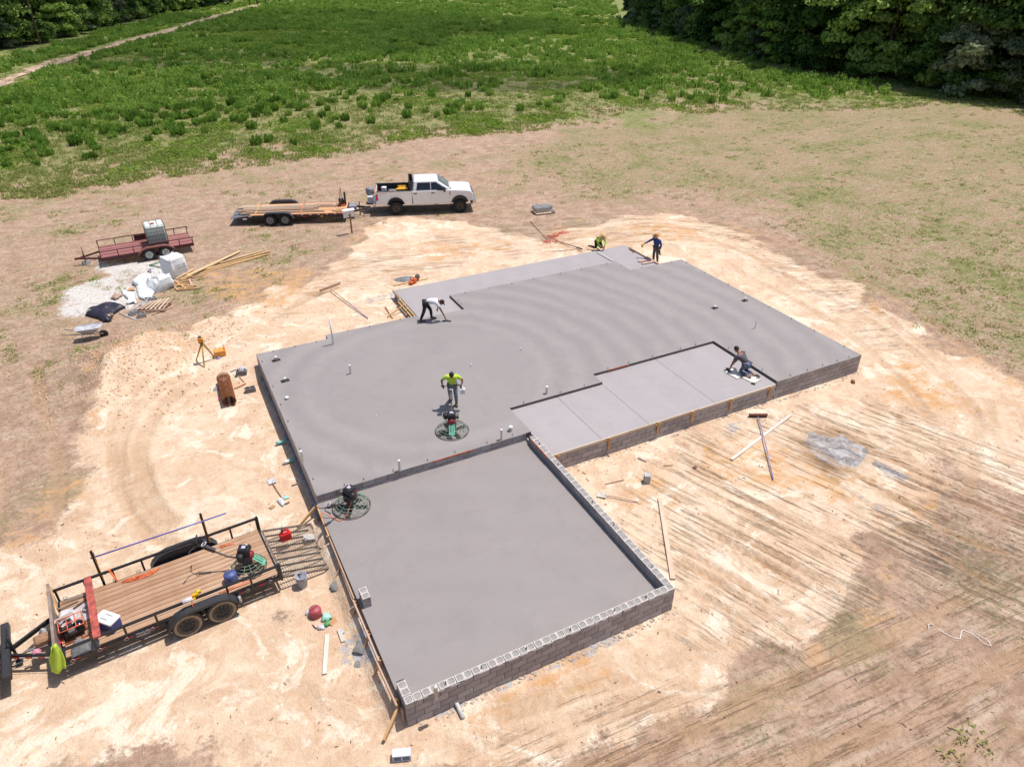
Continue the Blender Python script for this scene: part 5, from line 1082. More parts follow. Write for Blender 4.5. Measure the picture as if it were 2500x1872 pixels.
# ------------------------------------------------------------------ loose things helpers
def cloth(name, label, cat, poly, m, z=.03, amp=.12, n=26, sc=3., seed=0, group=None, mi_fn=None, edge=.0, zf=None):
    """crumpled sheet lying on the ground: poly in world xy"""
    xs = [p[0] for p in poly]; ys = [p[1] for p in poly]; x0, x1, y0, y1 = min(xs), max(xs), min(ys), max(ys)
    X, Y = np.meshgrid(np.linspace(x0, x1, n), np.linspace(y0, y1, n)); sdv = poly_sd(X.ravel(), Y.ravel(), poly).reshape(X.shape)
    q = np.clip(sdv/(.25*min(x1-x0, y1-y0)+1e-6), 0, 1); f1 = fbm(X*sc+seed, Y*sc, seed, 3); f2 = np.abs(fbm(X*sc*1.7+seed, Y*sc*1.7, seed+4, 2)-.5)*2
    Z = gh(X, Y)+z+amp*(q**.6)*(.25+.9*f1)+amp*.35*(1-f2)*np.minimum(1, q*3)
    if zf is not None: Z = Z+zf(X, Y)
    cx, cy = sum(xs)/len(xs), sum(ys)/len(ys); base = float(gh(cx, cy)); idx = -np.ones(X.shape, int); vs = []; fs = []
    lim = -.02
    for i in range(n):
        for j in range(n): idx[i, j] = len(vs); vs.append((X[i, j]-cx, Y[i, j]-cy, Z[i, j]-base))
    for i in range(n-1):
        for j in range(n-1):
            if min(sdv[i, j], sdv[i+1, j], sdv[i, j+1], sdv[i+1, j+1]) > lim: fs.append((idx[i, j], idx[i, j+1], idx[i+1, j+1], idx[i+1, j]))
    mb = MB().add(vs, fs, 0, True); me_ = mb.mesh(name, m, fix=False); b = bmesh.new(); b.from_mesh(me_); bmesh.ops.delete(b, geom=[v for v in b.verts if not v.link_faces], context='VERTS'); b.to_mesh(me_); b.free()
    o = obj(name, me_, loc=(cx, cy, base)); md = o.modifiers.new('s', 'SOLIDIFY'); md.thickness = .012; md.offset = 1; return tag(o, label, cat, group)
def gboard(zf, a, b, w_, h_, m, label, z0=0., z1=None, cat='board', name='board', group=None):
    p = zf(*a) if not z0 else zf(*a); q = zf(*b); p = Vector((p.x, p.y, p.z+h_/2+z0+.012)); q = Vector((q.x, q.y, q.z+h_/2+(z0 if z1 is None else z1)+.012)); return tag(stick(name, p, q, w_, h_, m), label, cat, group)
def rod(name, label, cat, pts, r, m, n=7): return tag(obj(name, (MB().tube(pts, r, n), m)), label, cat)
def up(p, z): return Vector((p[0], p[1], p[2]+z))

# ---- load of the near trailer
o = thing('cooler', 'white-lidded blue cooler box on the deck of the near trailer', 'cooler', bt(4.06, .55), BT_Z-R(52))
obj('cooler_body', (MB().box((0, 0, .14), (.50, .30, .28), taper=1.05), BLUEP, .02), o); obj('cooler_lid', (MB().box((0, 0, .31), (.54, .34, .07)), WHITE, .015), o)
for x in (-.07, .07): obj('lid_slot', (MB().box((x*.2, x, .347), (.22, .03, .004)), mat('slot_grey', (.25, .24, .25), .5)), o)
def fuel_can(name, label, loc, m, r=.155, h=.26, s=1.):
    o = thing(name, label, 'fuel can', loc, .4); obj('can_body', (MB().lathe([(r, 0), (r*1.02, .01), (r*1.02, h*.86), (r*.9, h), (r*.3, h+.03), (0, h+.03)], 22), m), o); obj('can_handle', (MB().tube([(-.08, 0, h+.02), (-.07, 0, h+.08), (.07, 0, h+.08), (.08, 0, h+.02)], .010, 6), mat('can_handle', (.25, .2, .15), .5)), o); obj('spout', (MB().tube([(.05, .06, h), (.09, .1, h+.07)], .016, 7), mat('spout_cream', (.6, .52, .3), .5)), o); return o
fuel_can('fuel_can', 'round blue fuel can on the trailer deck beside the power trowel', bt(1.16, .60), mat('faded_blue_can', (.07, .10, .27), .5, .15, 5), .165, .28)
fuel_can('fuel_can', 'faded red round metal fuel can on the sand beside the green litter', G(-1.06, -3.72), mat('faded_red_can', (.42, .07, .09), .5, .2, 5), .155, .24)
o = thing('petrol_can', 'bright red plastic petrol can standing on the mesh ramp', 'petrol can', (-1.17, -.86, .26), R(8))
obj('can_body', (MB().box((0, 0, .15), (.32, .19, .30)).box((0, 0, .325), (.26, .16, .07), taper=.6), REDP, .035), o); obj('can_handle', (MB().tube([(.10, 0, .30), (.10, 0, .40), (-.02, 0, .38)], .018, 7), REDP), o); obj('cap', (MB().lathe([(.035, .34), (.038, .41), (0, .41)], 12, c=(-.06, 0, 0)), PLAS), o); obj('nozzle', (MB().tube([(-.06, 0, .41), (-.03, .02, .62)], .008, 5), mat('spout_cream', (.6, .52, .3), .5)), o)
# generator with orange-red tube frame
GEN = thing('generator', 'engine with orange-red tubular frame on the front of the near trailer', 'generator', bt(4.80, .38), BT_Z+R(3))
for y_ in (-.24, -.02, .2): obj('frame_hoop', (MB().tube([(-.26, y_, .03), (-.26, y_, .44), (.26, y_, .44), (.26, y_, .03)], .014, 6, closed=True), mat('frame_orange', (.60, .12, .05), .5)), GEN)
for x in (-.26, -.1, .08, .26): obj('frame_bar', (MB().tube([(x, -.24, .44), (x, .2, .44)], .013, 6), mat('frame_orange', (.60, .12, .05), .5)), GEN)
small_engine(GEN, (.1, -.02, .04), .95, .2, BLACK, False); obj('compressor_head', (MB().lathe([(.12, 0), (.13, .22), (.08, .28), (0, .28)], 16, M=Matrix.Rotation(PI/2, 3, 'X'), c=(-.13, .1, .2)), mat('glossy_black', (.015, .015, .02), .2, .2, 5)), GEN); obj('compressor_tank', (MB().lathe([(0, -.24), (.1, -.2), (.1, .2), (0, .24)], 14, M=Matrix.Rotation(PI/2, 3, 'Y'), c=(0, -.12, .14)), mat('engine_dark', (.04, .04, .04), .5)), GEN)
za = ZM(80, 1370, 6.133); zt_ = DZ+.05
def tb(a, b, w_, h_, m, label, ha=0., hb=0.): return tag(stick('board', za(*a, z=None if 0 else zt_+ha), za(*b, z=zt_+hb), w_, h_, m), label, 'board')
tb((200, 450), (400, 830), .05, .04, PINE, 'tan batten leaning over the headboard, nearest the trailer tongue', .55, .05); tb((255, 380), (360, 700), .05, .04, PINE, 'shorter tan batten crossing the far corner of the trailer headboard', .55, .1); tb((225, 470), (330, 640), .05, .04, PINE, 'third tan batten lying between the two at the headboard', .45, .15)
tb((285, 935), (590, 770), .12, .04, GREYW, 'grey weathered board propped against the headboard of the near trailer', .42, .25)
tb((430, 1050), (470, 1270), .05, .05, mat('salmon_board', (.60, .30, .20), .7), 'salmon coloured batten beside the red level in the trailer front', .02, .02); tb((395, 1050), (420, 1240), .06, .05, mat('level_red', (.6, .02, .03), .4), 'bright red level lying along the headboard of the near trailer', .05, .05)
tag(obj('sheet', (MB().box((0, 0, .012), (.50, .66, .02)), mat('pale_grey_board', (.42, .38, .37), .8, .1, 5), .004), loc=bt(4.66, -.28, DZ+.04), rz=BT_Z+.08), 'pale grey board lying flat between headboard and red cross beam', 'board')
def heap(name, label, cat, c, r, hgt, m, rz=0, asp=1.): return lump(name, label, cat, c, r, hgt, m, None, asp, rz)
heap('grey_bag', 'crumpled pale grey plastic bag in the far front corner of the near trailer', 'bag', bt(4.97, -.30, DZ+.04), .24, .22, mat('bag_pale', (.52, .50, .53), .6, .1, 9), asp=1.3)
heap('grey_cloth', 'heap of grey work cloths beside the generator frame near the front rail', 'cloths', bt(4.72, .84, DZ+.04), .27, .24, mat('cloth_grey', (.19, .19, .20), .9, .25, 9), asp=.8)
heap('grey_cloth', 'smaller grey cloth tucked under the front rail of the near trailer', 'cloths', bt(4.46, .92, DZ+.04), .17, .15, mat('cloth_grey', (.19, .19, .20), .9, .25, 9), asp=.8)
tag(obj('hose_coil', (MB().ring((0, 0, .04), .10, .018, 20, 6).ring((0, 0, .075), .095, .016, 20, 6), mat('coil_grey', (.35, .36, .38), .5)), loc=bt(4.47, -.30, DZ+.06)), 'small grey coil beside the red cross beam of the near trailer', 'coil')
for i, (x, y_, l_, a) in enumerate(((4.9, -.75, .5, .3), (4.7, -.85, .6, -.1), (4.6, -.66, .35, .6))): tag(stick('hand_tool', bt(x-l_/2, y_, DZ+.06+.02*i), bt(x+l_/2, y_+a*.3, DZ+.10), .03, .025, [GREYW, STEEL, BOOT][i]), ['grey-handled tool lying along the far side of the trailer front', 'steel bar lying against the far rail of the near trailer', 'brown-handled tool nearest the red cross beam'][i], 'tool')
o = obj('sack', (MB().box((0, 0, .16), (.42, .30, .30)), mat('brown_sack', (.30, .17, .10), .9, .3, 12), .05), loc=bt(TL+.34, .12, DZ-.16), rz=BT_Z+.1); tag(o, 'brown paper sack wedged behind the headboard on the trailer tongue', 'sack')
heap('plastic_bag', 'clear plastic rubbish on the trailer tongue beside the brown sack', 'bag', bt(TL+.38, -.24, DZ-.08), .15, .12, mat('clear_rubbish', (.35, .36, .38), .3, .3, 12)); tag(stick('board', bt(TL+.75, .22, DZ-.03), bt(TL+.15, .30, DZ-.03), .07, .03, mat('slate_strip', (.16, .15, .16), .6)), 'dark flat bar lying across the trailer tongue', 'bar')
heap('pink_bag', 'small pink and white bag on the trailer tongue', 'bag', bt(TL+.55, .34, DZ-.05), .10, .07, mat('pink_rubbish', (.62, .25, .33), .6, .4, 14))
# vest draped over the headboard corner
mb = MB(); vs = []; fs = []; N1, N2 = 9, 12
for i in range(N2):
    t = i/(N2-1); zz = DZ+.66-.78*t; wd = .07+.17*math.sin(min(1, t*1.25)*PI*.6)
    for j in range(N1):
        s_ = j/(N1-1)-.5; vs.append((TL+.03-wd*s_*1.3+.10*t, HW+.05+.05*math.sin(9*s_+3*t)+.05*t, zz+.03*math.sin(7*s_+i)))
for i in range(N2-1):
    for j in range(N1-1): fs.append((i*N1+j, i*N1+j+1, (i+1)*N1+j+1, (i+1)*N1+j))
mb.add([bt(*v)-bt(TL, HW, 0) for v in vs], fs, 0, True); o = obj('safety_vest', mb.mesh('safety_vest', HIVIS, fix=False), loc=bt(TL, HW, 0)); o.modifiers.new('s', 'SOLIDIFY').thickness = .015; tag(o, 'fluorescent yellow vest hanging from the near corner of the trailer headboard', 'vest')
zA = ZM(0, 1200, 2.765)
o = thing('drill', 'yellow and silver cutting tool hanging over the near trailer rail above the wheels', 'power tool', zA(1320, 705, .97), BT_Z)
obj('tool_body', (MB().box((0, 0, .05), (.16, .09, .10)).box((.12, .05, -.02), (.22, .06, .06)), YEL, .015), o); obj('tool_battery', (MB().box((-.1, -.03, .08), (.10, .09, .09)), mat('tool_gold', (.62, .42, .03), .5), .01), o); obj('tool_guard', (MB().lathe([(.06, -.12), (.06, .12)], 12, M=Matrix.Rotation(PI/2, 3, 'Y'), c=(.2, .06, .03)), mat('tool_pale', (.6, .56, .6), .4)), o); obj('hanging_strap', (MB().tube([(.1, .06, .02), (.13, .15, -.12), (.08, .17, -.24)], .012, 5), ORSTR), o)
# orange straps on the deck
rs = random.Random(4)
for nm, x0, y0, L_, lab in (('strap_tangle', 3.15, -.86, .85, 'tangle of orange straps along the far edge of the near trailer deck'), ('strap_tangle', .95, -.88, .3, 'short orange strap on the far rear edge of the near trailer deck')):
    mb = MB()
    for k in range(7 if L_ > .5 else 3):
        p = [bt(x0+L_*(.5-i/5)+rs.uniform(-.05, .05), y0+rs.uniform(-.04, .14), DZ+.045+rs.random()*.02) for i in range(6)]; mb.tube(p, .009, 5)
    tag(obj(nm, (mb, ORSTR)), lab, 'straps')
tag(obj('rail_strap', (MB().beam(bt(3.80, -HW+.02, DZ+.40), bt(3.72, -HW+.10, DZ+.06), .05, .012).beam(bt(3.80, -HW-.05, DZ+.42), bt(3.80, -HW+.05, DZ+.42), .05, .012), ORSTR)), 'orange strap wrapped over the far rail beside the first rack post', 'strap')
tag(obj('strap_bundle', (MB().tube([bt(.75, .92, DZ+.05), bt(1.1, .90, DZ+.06), bt(1.5, .93, DZ+.05)], .02, 6).tube([bt(.7, .86, DZ+.05), bt(1.2, .84, DZ+.05), bt(1.55, .88, DZ+.04)], .02, 6), mat('salmon_hose', (.70, .28, .16), .6))), 'salmon orange hose lying under the near rail behind the wheels', 'hose')
rod('float_pole', 'long blue pole resting on the far rack posts of the near trailer', 'pole', [zA(610, 450, 1.47), zA(1070, 298, 1.47), zA(1200, 255, 1.47), zA(1525, 145, 1.47)], .021, BLUET)
# dark pickup cut by the left edge of the picture
DP = thing('pickup_truck', 'dark grey pickup cut off by the left picture edge, hitched to the near trailer', 'pickup truck', (bt(6.62, 0, 0).x, bt(6.62, 0, 0).y, 0), BT_Z)
DG = mat('dark_grey_paint', (.06, .06, .068), .35, .2, 4, coat=.3)
obj('tailgate', (MB().box((-.24, 0, .98), (.07, 1.62, .55)), DG, .015), DP)
for s in (-1, 1): obj('bed_side', (MB().prism([(-.26, .62), (.35, .62)]+arch(.95, .52, .48, 172, 8)+[(1.6, .62), (1.9, .62), (1.9, 1.27), (-.26, 1.27)], s*.92, s*1.0, 0, 'y'), DG, .02), DP); obj('tail_light', (MB().box((-.26, s*.93, 1.0), (.05, .13, .36)), mat('tail_red', (.5, .02, .02), .3), .01), DP); add_wheel(DP, wm4, (.95, s*.84, .432))
obj('bed_floor', (MB().box((.82, 0, .72), (2.1, 1.84, .05)).box((1.86, 0, 1.0), (.05, 1.84, .5)), mat('bed_liner', (.02, .02, .022), .8)), DP); obj('rear_bumper', (MB().box((-.36, 0, .56), (.18, 1.8, .18)), mat('bumper_dark', (.03, .03, .035), .5), .02), DP)
obj('cab', (MB().prism([(1.92, .55), (4.2, .55), (4.2, 1.25), (3.9, 1.3), (3.4, 1.9), (2.1, 1.9), (1.95, 1.25)], -.95, .95, 0, 'y'), DG, .05), DP); obj('hood', (MB().box((4.9, 0, .9), (1.5, 1.85, .62)), DG, .08), DP)
for s in (-1, 1): add_wheel(DP, wm4, (4.6, s*.84, .432))
tag(obj('trailer_hitch', (MB().beam(bt(6.25, 0, .46), bt(6.9, 0, .46), .07, .07), BLACK)), 'black hitch bar between the near trailer tongue and the dark pickup', 'tow bar')

# ---- around the garage and near trailer
o = thing('bucket', 'open grey plastic bucket on the sand beside the mesh ramp', 'bucket', G(-1.13, -2.56)); obj('body', (MB().lathe([(.13, .0), (.155, .36), (.165, .37), (.165, .39), (.150, .39), (.122, .03), (0, .03)], 24, cap=False), mat('bucket_grey', (.30, .31, .36), .5, .1, 4)), o); obj('rim_band', (MB().ring((0, 0, .31), .155, .008, 24, 5), mat('bucket_rim', (.45, .45, .5), .5)), o)
z8 = ZM(600, 1500, 4.424)
cloth('mint_cloth', 'mint green plastic scrap in the litter beside the red metal can', 'plastic scrap', [tuple(z8(*p)[:2]) for p in ((820, 80), (830, 0), (900, -10), (930, 40), (890, 70))], mat('mint_plastic', (.35, .62, .52), .5, .15, 9), .01, .10, 12, 6, 3)
cloth('green_box', 'flattened green and white carton in the litter', 'carton', [tuple(z8(*p)[:2]) for p in ((840, 120), (890, 65), (920, 90), (880, 138))], mat('carton_green', (.06, .30, .09), .6, .3, 14), .03, .05, 10, 5, 4)
tag(obj('cardboard', (MB().box((0, 0, .03), (.22, .14, .012), M=Matrix.Rotation(.5, 3, 'X')), mat('cardboard', (.42, .24, .12), .8)), loc=z8(945, 85), rz=.6), 'brown cardboard flap at the right of the litter', 'cardboard')
tag(obj('cardboard', (MB().box((0, 0, .02), (.20, .18, .012), M=Matrix.Rotation(.3, 3, 'Y')), mat('cardboard_pale', (.55, .38, .28), .8)), loc=z8(775, 110), rz=.3), 'pale cardboard piece at the left of the litter', 'cardboard')
cloth('clear_wrap', 'crumpled clear plastic wrap below the green carton', 'plastic scrap', [tuple(z8(*p)[:2]) for p in ((770, 140), (850, 110), (850, 160), (780, 165))], mat('clear_wrap', (.45, .45, .50), .3, .3, 12), .01, .06, 10, 8, 6)
tag(obj('bottle', (MB().lathe([(.03, 0), (.032, .14), (.012, .19), (.012, .21), (0, .21)], 10, M=Matrix.Rotation(PI/2, 3, 'Y')), mat('bottle_clear', (.45, .5, .6), .2)), loc=up(z8(650, 8), .03), rz=.8), 'clear drinks bottle lying left of the red metal can', 'bottle')
tag(obj('bottle', (MB().lathe([(.03, 0), (.032, .12), (.012, .17), (0, .17)], 10, M=Matrix.Rotation(PI/2, 3, 'Y')), mat('bottle_clear', (.45, .5, .6), .2)), loc=up(z8(1060, 210), .03), rz=1.8), 'clear bottle lying beside the short white board', 'bottle')
WB = wood_material('white_board', (.50, .45, .40), (.68, .63, .57))
gboard(z8, (1008, 165), (1055, 300), .10, .04, WB, 'short whitish board right of the litter by the garage'); gboard(z8, (882, 225), (855, 650), .11, .045, WB, 'long whitish board on the sand left of the grey concrete crumbs')
_cmu.clear(); cmu(up(at(982, 1848), .10), (PI/2, 0, R(-22)), 'pale concrete block at the bottom picture edge', m=mat('very_pale_block', (.55, .56, .60), .85, .08, 6))
z9 = ZM(1200, 850, 3.68)
cmu(up(z9(1393, 1200), .10), (0, PI/2*0+PI/2, R(-28)), 'single hollow block lying alone on the sand right of the garage')
def shovel(label, p, q, bm, lab2=None, L_=.30):
    p = Vector(p); q = Vector(q); d = (q-p); rz = math.atan2(d.y, d.x); o = thing('shovel', label, 'shovel', (p.x, p.y, p.z), rz); l = d.length
    obj('blade', (MB().add([(-L_/2, -.11, .02), (L_/2, -.12, .05), (L_/2, .12, .05), (-L_/2, .11, .02), (0, 0, .0)], [(0, 1, 4), (1, 2, 4), (2, 3, 4), (3, 0, 4)]), bm), o).modifiers.new('s', 'SOLIDIFY').thickness = .006
    obj('shaft', (MB().tube([(L_/2-.03, 0, .05), (l*.4, 0, .07), (l, 0, .03)], .017, 7), OLDW), o); return o
shovel('shovel with pale square blade lying on the sand beside the garage side wall', z9(990, 1325), z9(1315, 1388), mat('blade_pale', (.50, .46, .42), .5))
gboard(z9, (1512, 1352), (1628, 2080), .14, .05, OLDB[1], 'long pale board on the sand right of the garage wall')
s_ = at(1613, 1224); e_ = at(1643, 1416)
gboard(z9, (1315, 985), (1392, 1020), .07, .03, GREYW, 'short grey stick lying near the porch wall')
for i, (a, b, m_, l_) in enumerate((((1035, 960), (1060, 975), BOOT, 'dark splinter on the sand near the porch wall'), ((815, 1115), (848, 1130), PINEO, 'orange splinter close to the garage side wall'), ((850, 1170), (872, 1195), PINEO, 'orange wood chip left of the shovel'), ((1545, 1058), (1630, 1055), OLDW, 'thin pale stick right of the short grey one'), ((1020, 1225), (1190, 1185), OLDW, 'bent thin twig on the sand above the shovel'))): gboard(z9, a, b, .03, .02, m_, l_, cat='stick', name='wood_scrap')
zr = ZM(1650, 750, 3.68)
o = thing('concrete_rake', 'concrete rake with rusty blade and lavender-blue handle crossing a white board', 'rake', up(zr(735, 1000), .02), 0)
P0 = zr(735, 1000); a = zr(652, 985)-P0; b = zr(820, 985)-P0; h = zr(872, 1558)-P0
obj('blade', (MB().beam((a.x, a.y, .02), (b.x, b.y, .02), .015, .16).beam((a.x, a.y, .10), (b.x, b.y, .10), .10, .012), mat('rusty_blade', (.16, .05, .025), .6, .3, 9)), o); obj('shaft', (MB().tube([(0, 0, .07), (h.x*.5, h.y*.5, .12), (h.x, h.y, .03)], .020, 8), mat('lavender_tube', (.26, .22, .42), .4, .35, 3)), o)
gboard(zr, (497, 1375), (1030, 975), .11, .05, WB, 'long white board lying under the handle of the rusty rake', .0)
heap('root_clump', 'dry root clump on the sand left of the rake', 'root', zr(170, 1445), .12, .08, mat('root', (.20, .12, .10), .9, .4, 20))
tag(obj('yellow_scrap', (MB().box((0, 0, .012), (.14, .05, .02)), YEL), loc=zr(262, 1280), rz=.3), 'tiny yellow scrap on the sand below the white board', 'scrap')
tag(obj('clod', (MB().box((0, 0, .05), (.26, .16, .12), taper=.7), mat('clod_brown', (.26, .13, .06), .95, .3, 9), .03), loc=zr(1590, 675), rz=.8), 'brown clod of earth below the right corner of the house slab', 'clod')
zw = ZM(1850, 950, 2.2077)
mb = MB(); pts = [up(zw(*p), .012) for p in ((895, 1335), (910, 1325), (922, 1300), (920, 1268), (935, 1264), (965, 1285), (1005, 1315), (1060, 1342), (1090, 1345), (1097, 1305), (1105, 1298), (1160, 1320), (1195, 1350), (1225, 1375), (1258, 1382), (1240, 1355), (1175, 1318))]
for a, b in zip(pts[:-1], pts[1:]): mb.beam(a, b, .022, .006)
tag(obj('tape', (mb, mat('white_tape', (.58, .50, .46), .6))), 'white plastic tape snaking over the brown soil at the lower right', 'tape')
# ---- left of the house
zc5 = ZM(500, 880, 13.8)
n_, f_ = zc5(820, 1360, .27), zc5(620, 570, .27); dv = Vector((f_.x-n_.x, f_.y-n_.y, 0)); Lr = dv.length; RR = .245
MR_ = thing('mesh_roll', 'rusty roll of welded wire mesh lying on the sand left of the house slab', 'wire roll', (n_.x, n_.y, float(gh(n_.x, n_.y))+RR), math.atan2(dv.y, dv.x))
mb = MB(); Ax = Matrix.Rotation(PI/2, 3, 'Y')
for k in range(int(Lr/.075)+1): mb.ring((k*Lr/int(Lr/.075), 0, 0), RR, .0085, 26, 4, M=Ax)
for k in range(26): a = 2*PI*k/26; mb.tube([(0, RR*math.cos(a), RR*math.sin(a)), (Lr, RR*math.cos(a), RR*math.sin(a))], .0075, 4)
obj('outer_wrap', mb.mesh('w', RUST, fix=False), MR_)
mb = MB()
for q in (.88, .76): 
    for k in range(14): a = 2*PI*k/14; mb.tube([(.02, RR*q*math.cos(a), RR*q*math.sin(a)), (Lr-.02, RR*q*math.cos(a), RR*q*math.sin(a))], .009, 4)
    for k in range(int(Lr/.09)): mb.ring((.04+k*.09, 0, 0), RR*q, .009, 20, 4, M=Ax)
obj('inner_wrap', mb.mesh('w', mat('dark_rust', (.16, .055, .022), .8, .4, 9), fix=False), MR_)
cmu(up(zc5(1250, 470), .10), (0, 0, R(-12)), 'concrete block with tools resting on it near the wire roll', m=mat('mid_grey_block', (.22, .20, .20), .9, .15, 9)); cmu(up(zc5(1545, 1050), .10), (0, 0, R(-2)), 'concrete block lying on its own between wire roll and house slab', m=mat('mid_grey_block', (.22, .20, .20), .9, .15, 9))
gboard(zc5, (1010, 950), (1380, 775), .09, .045, mat('salmon_pine', (.68, .36, .20), .7), 'short orange-pink board between the wire roll and the slab'); rod('bent_rod', 'thin rusty rod pointing at the short orange board', 'rod', [up(zc5(1170, 575), .03), up(zc5(1340, 755), .02)], .011, RUST); rod('grey_bar', 'grey straight bar beyond the block with tools', 'bar', [up(zc5(865, 400), .03), up(zc5(1225, 255), .03)], .016, STEEL)
heap('tool_cloth', 'crumpled pale bag lying on the block with tools', 'bag', up(zc5(1290, 360), .12), .16, .12, mat('bag_pale', (.52, .50, .53), .6)); rod('wooden_stick', 'short wooden stick leaning on the block with tools', 'stick', [up(zc5(1110, 370), .2), up(zc5(1180, 490), .22)], .016, OLDW)
rod('pipe_scrap', 'white pipe offcut lying along the wire roll', 'pipe', [up(zc5(545, 1120), .03), up(zc5(520, 1330), .03)], .022, PVC); rod('red_hook', 'small red bent bar beside the white pipe offcut', 'bar', [up(zc5(500, 1180), .03), up(zc5(465, 1270), .03), up(zc5(480, 1370), .03)], .014, mat('hook_red', (.5, .03, .03), .5)); heap('grey_scrap', 'grey crumpled scrap beside the middle of the wire roll', 'scrap', zc5(400, 970), .16, .10, mat('scrap_grey', (.30, .27, .27), .7, .4, 14))
zt4 = ZM(150, 500, 4.022)
fe = [zt4(1345, 1555), zt4(1405, 1492), zt4(1290, 1480)]; ap = zt4(1368, 1345, 1.12); ap.z = 1.20
TR = thing('tripod_level', 'orange laser level on a wooden tripod beside the sand mound', 'survey tripod', (ap.x, ap.y, 0))
fe = [Vector((ap.x-.12, ap.y-.38, 0)), Vector((ap.x+.40, ap.y+.18, 0)), Vector((ap.x-.34, ap.y+.28, 0))]
for q in fe: q.z = float(gh(q.x, q.y))
TW_ = wood_material('tripod_wood', (.42, .25, .07), (.60, .38, .14))
for q in fe: obj('leg', (MB().tube([(.03, 0, 1.08), tuple(Vector((q.x-ap.x, q.y-ap.y, q.z-.02)))], [.040, .026], 7), TW_), TR)
obj('head_plate', (MB().lathe([(.09, 1.07), (.10, 1.10), (0, 1.10)], 14), BLACK), TR); obj('level_body', (MB().box((0, 0, 1.20), (.20, .18, .20)), mat('level_orange', (.70, .28, .02), .45), .02), TR); obj('level_lamp', (MB().lathe([(.06, 1.30), (.06, 1.37), (.04, 1.39), (0, 1.39)], 14), mat('lamp_dark', (.10, .10, .09), .3)), TR)
o = thing('tool_case', 'orange hard case lying open-edged on the sand beside the tripod', 'case', zt4(1562, 1478), R(-4)); obj('case_body', (MB().box((0, 0, .14), (.46, .34, .26)), mat('case_orange', (.75, .30, .06), .5, .15, 6), .02), o); obj('case_lid', (MB().box((.20, .06, .17), (.05, .32, .30)), mat('case_orange_dark', (.60, .18, .03), .5), .01), o)
heap('blue_pouch', 'small blue and white pouch beside the orange case', 'pouch', zt4(1545, 1505), .12, .09, mat('pouch_blue', (.20, .22, .42), .6, .5, 14)); rod('stake_rod', 'thin dark survey stake leaning from tripod to the orange case', 'stake', [up(zt4(1525, 1520), .0), ap+Vector((.1, .02, -.15))], .010, OLDW)
# wheelbarrow
wbp = G(-6.05, 15.85); WBZ = R(-12)
o = thing('wheelbarrow', 'grey wheelbarrow with white dusty tray standing on the grass', 'wheelbarrow', wbp, WBZ); o.scale = (.88, .88, .88)
tray = MB(); ri_ = [(-.48, -.20, .42), (-.42, -.30, .5), (.3, -.33, .5), (.52, -.2, .5), (.52, .2, .5), (.3, .33, .5), (-.42, .30, .5), (-.48, .20, .42)]
rim = [(-.58, -.20), (-.48, -.31), (.25, -.36), (.62, -.24), (.62, .24), (.25, .36), (-.48, .31), (-.58, .20)]; bot = [(-.28, -.12), (-.24, -.17), (.14, -.19), (.24, -.12), (.24, .12), (.14, .19), (-.24, .17), (-.28, .12)]
vs = [(x, y_, .62+.04*(x > .2)) for x, y_ in rim]+[(x, y_, .36) for x, y_ in bot]; fs = [(i, (i+1) % 8, 8+(i+1) % 8, 8+i) for i in range(8)]+[tuple(range(8, 16))]
TRAY = mat('tray_grey', (.42, .42, .46), .6, .2, 6); t_ = obj('tray', MB().add(vs, fs, 0, True).mesh('t', TRAY, fix=False), o); t_.modifiers.new('s', 'SOLIDIFY').thickness = .012
t2 = obj('tray_rim', (MB().tube([(x, y_, .62+.04*(x > .2)) for x, y_ in rim], .014, 6, closed=True), mat('tray_rim', (.55, .55, .60), .5)), o)
for s in (-1, 1): obj('handle', (MB().tube([(-1.15, s*.30, .50), (-.3, s*.2, .36), (.62, s*.06, .24)], .024, 6), GREYW), o); obj('leg', (MB().tube([(-.28, s*.2, .36), (-.34, s*.2, .02), (-.08, s*.2, .02), (-.05, s*.2, .35)], .014, 6), GALV), o)
obj('wheel', (MB().lathe([(.10, -.04), (.20, -.045), (.20, .045), (.10, .04)], 20, M=Matrix.Rotation(PI/2, 3, 'X'), c=(.62, 0, .2)), BLKRUB), o)
# tarp, blocks, pallet, bags
zk = ZM(200, 620, 7.2)
def kp(pts): return [tuple(zk(*p)[:2]) for p in pts]
g = NB('black_tarp'); tc = g.n('ShaderNodeTexCoord').outputs['Object']; n1 = g.noise(tc, 1.3, 4, .6, .5); c = g.mix(g.step(n1, .60, .64), (.022, .018, .032), (.50, .42, .27)); g.L(c, g.b.inputs['Base Color']); g.b.inputs['Roughness'].default_value = .45
cloth('tarpaulin', 'crumpled black plastic tarpaulin with sand on it, lying on the grass', 'tarpaulin', kp([(60, 1100), (85, 1020), (160, 985), (280, 955), (430, 885), (560, 890), (720, 915), (790, 950), (660, 1010), (560, 1080), (510, 1200), (400, 1215), (300, 1165), (190, 1130)]), g.m, .02, .26, 34, 2.4, 7)
rod('white_pipe', 'white plastic pipe lying between the black tarpaulin and the loose blocks', 'pipe', [up(zk(665, 1050), .04), up(zk(970, 1172), .03)], .022, PVC)
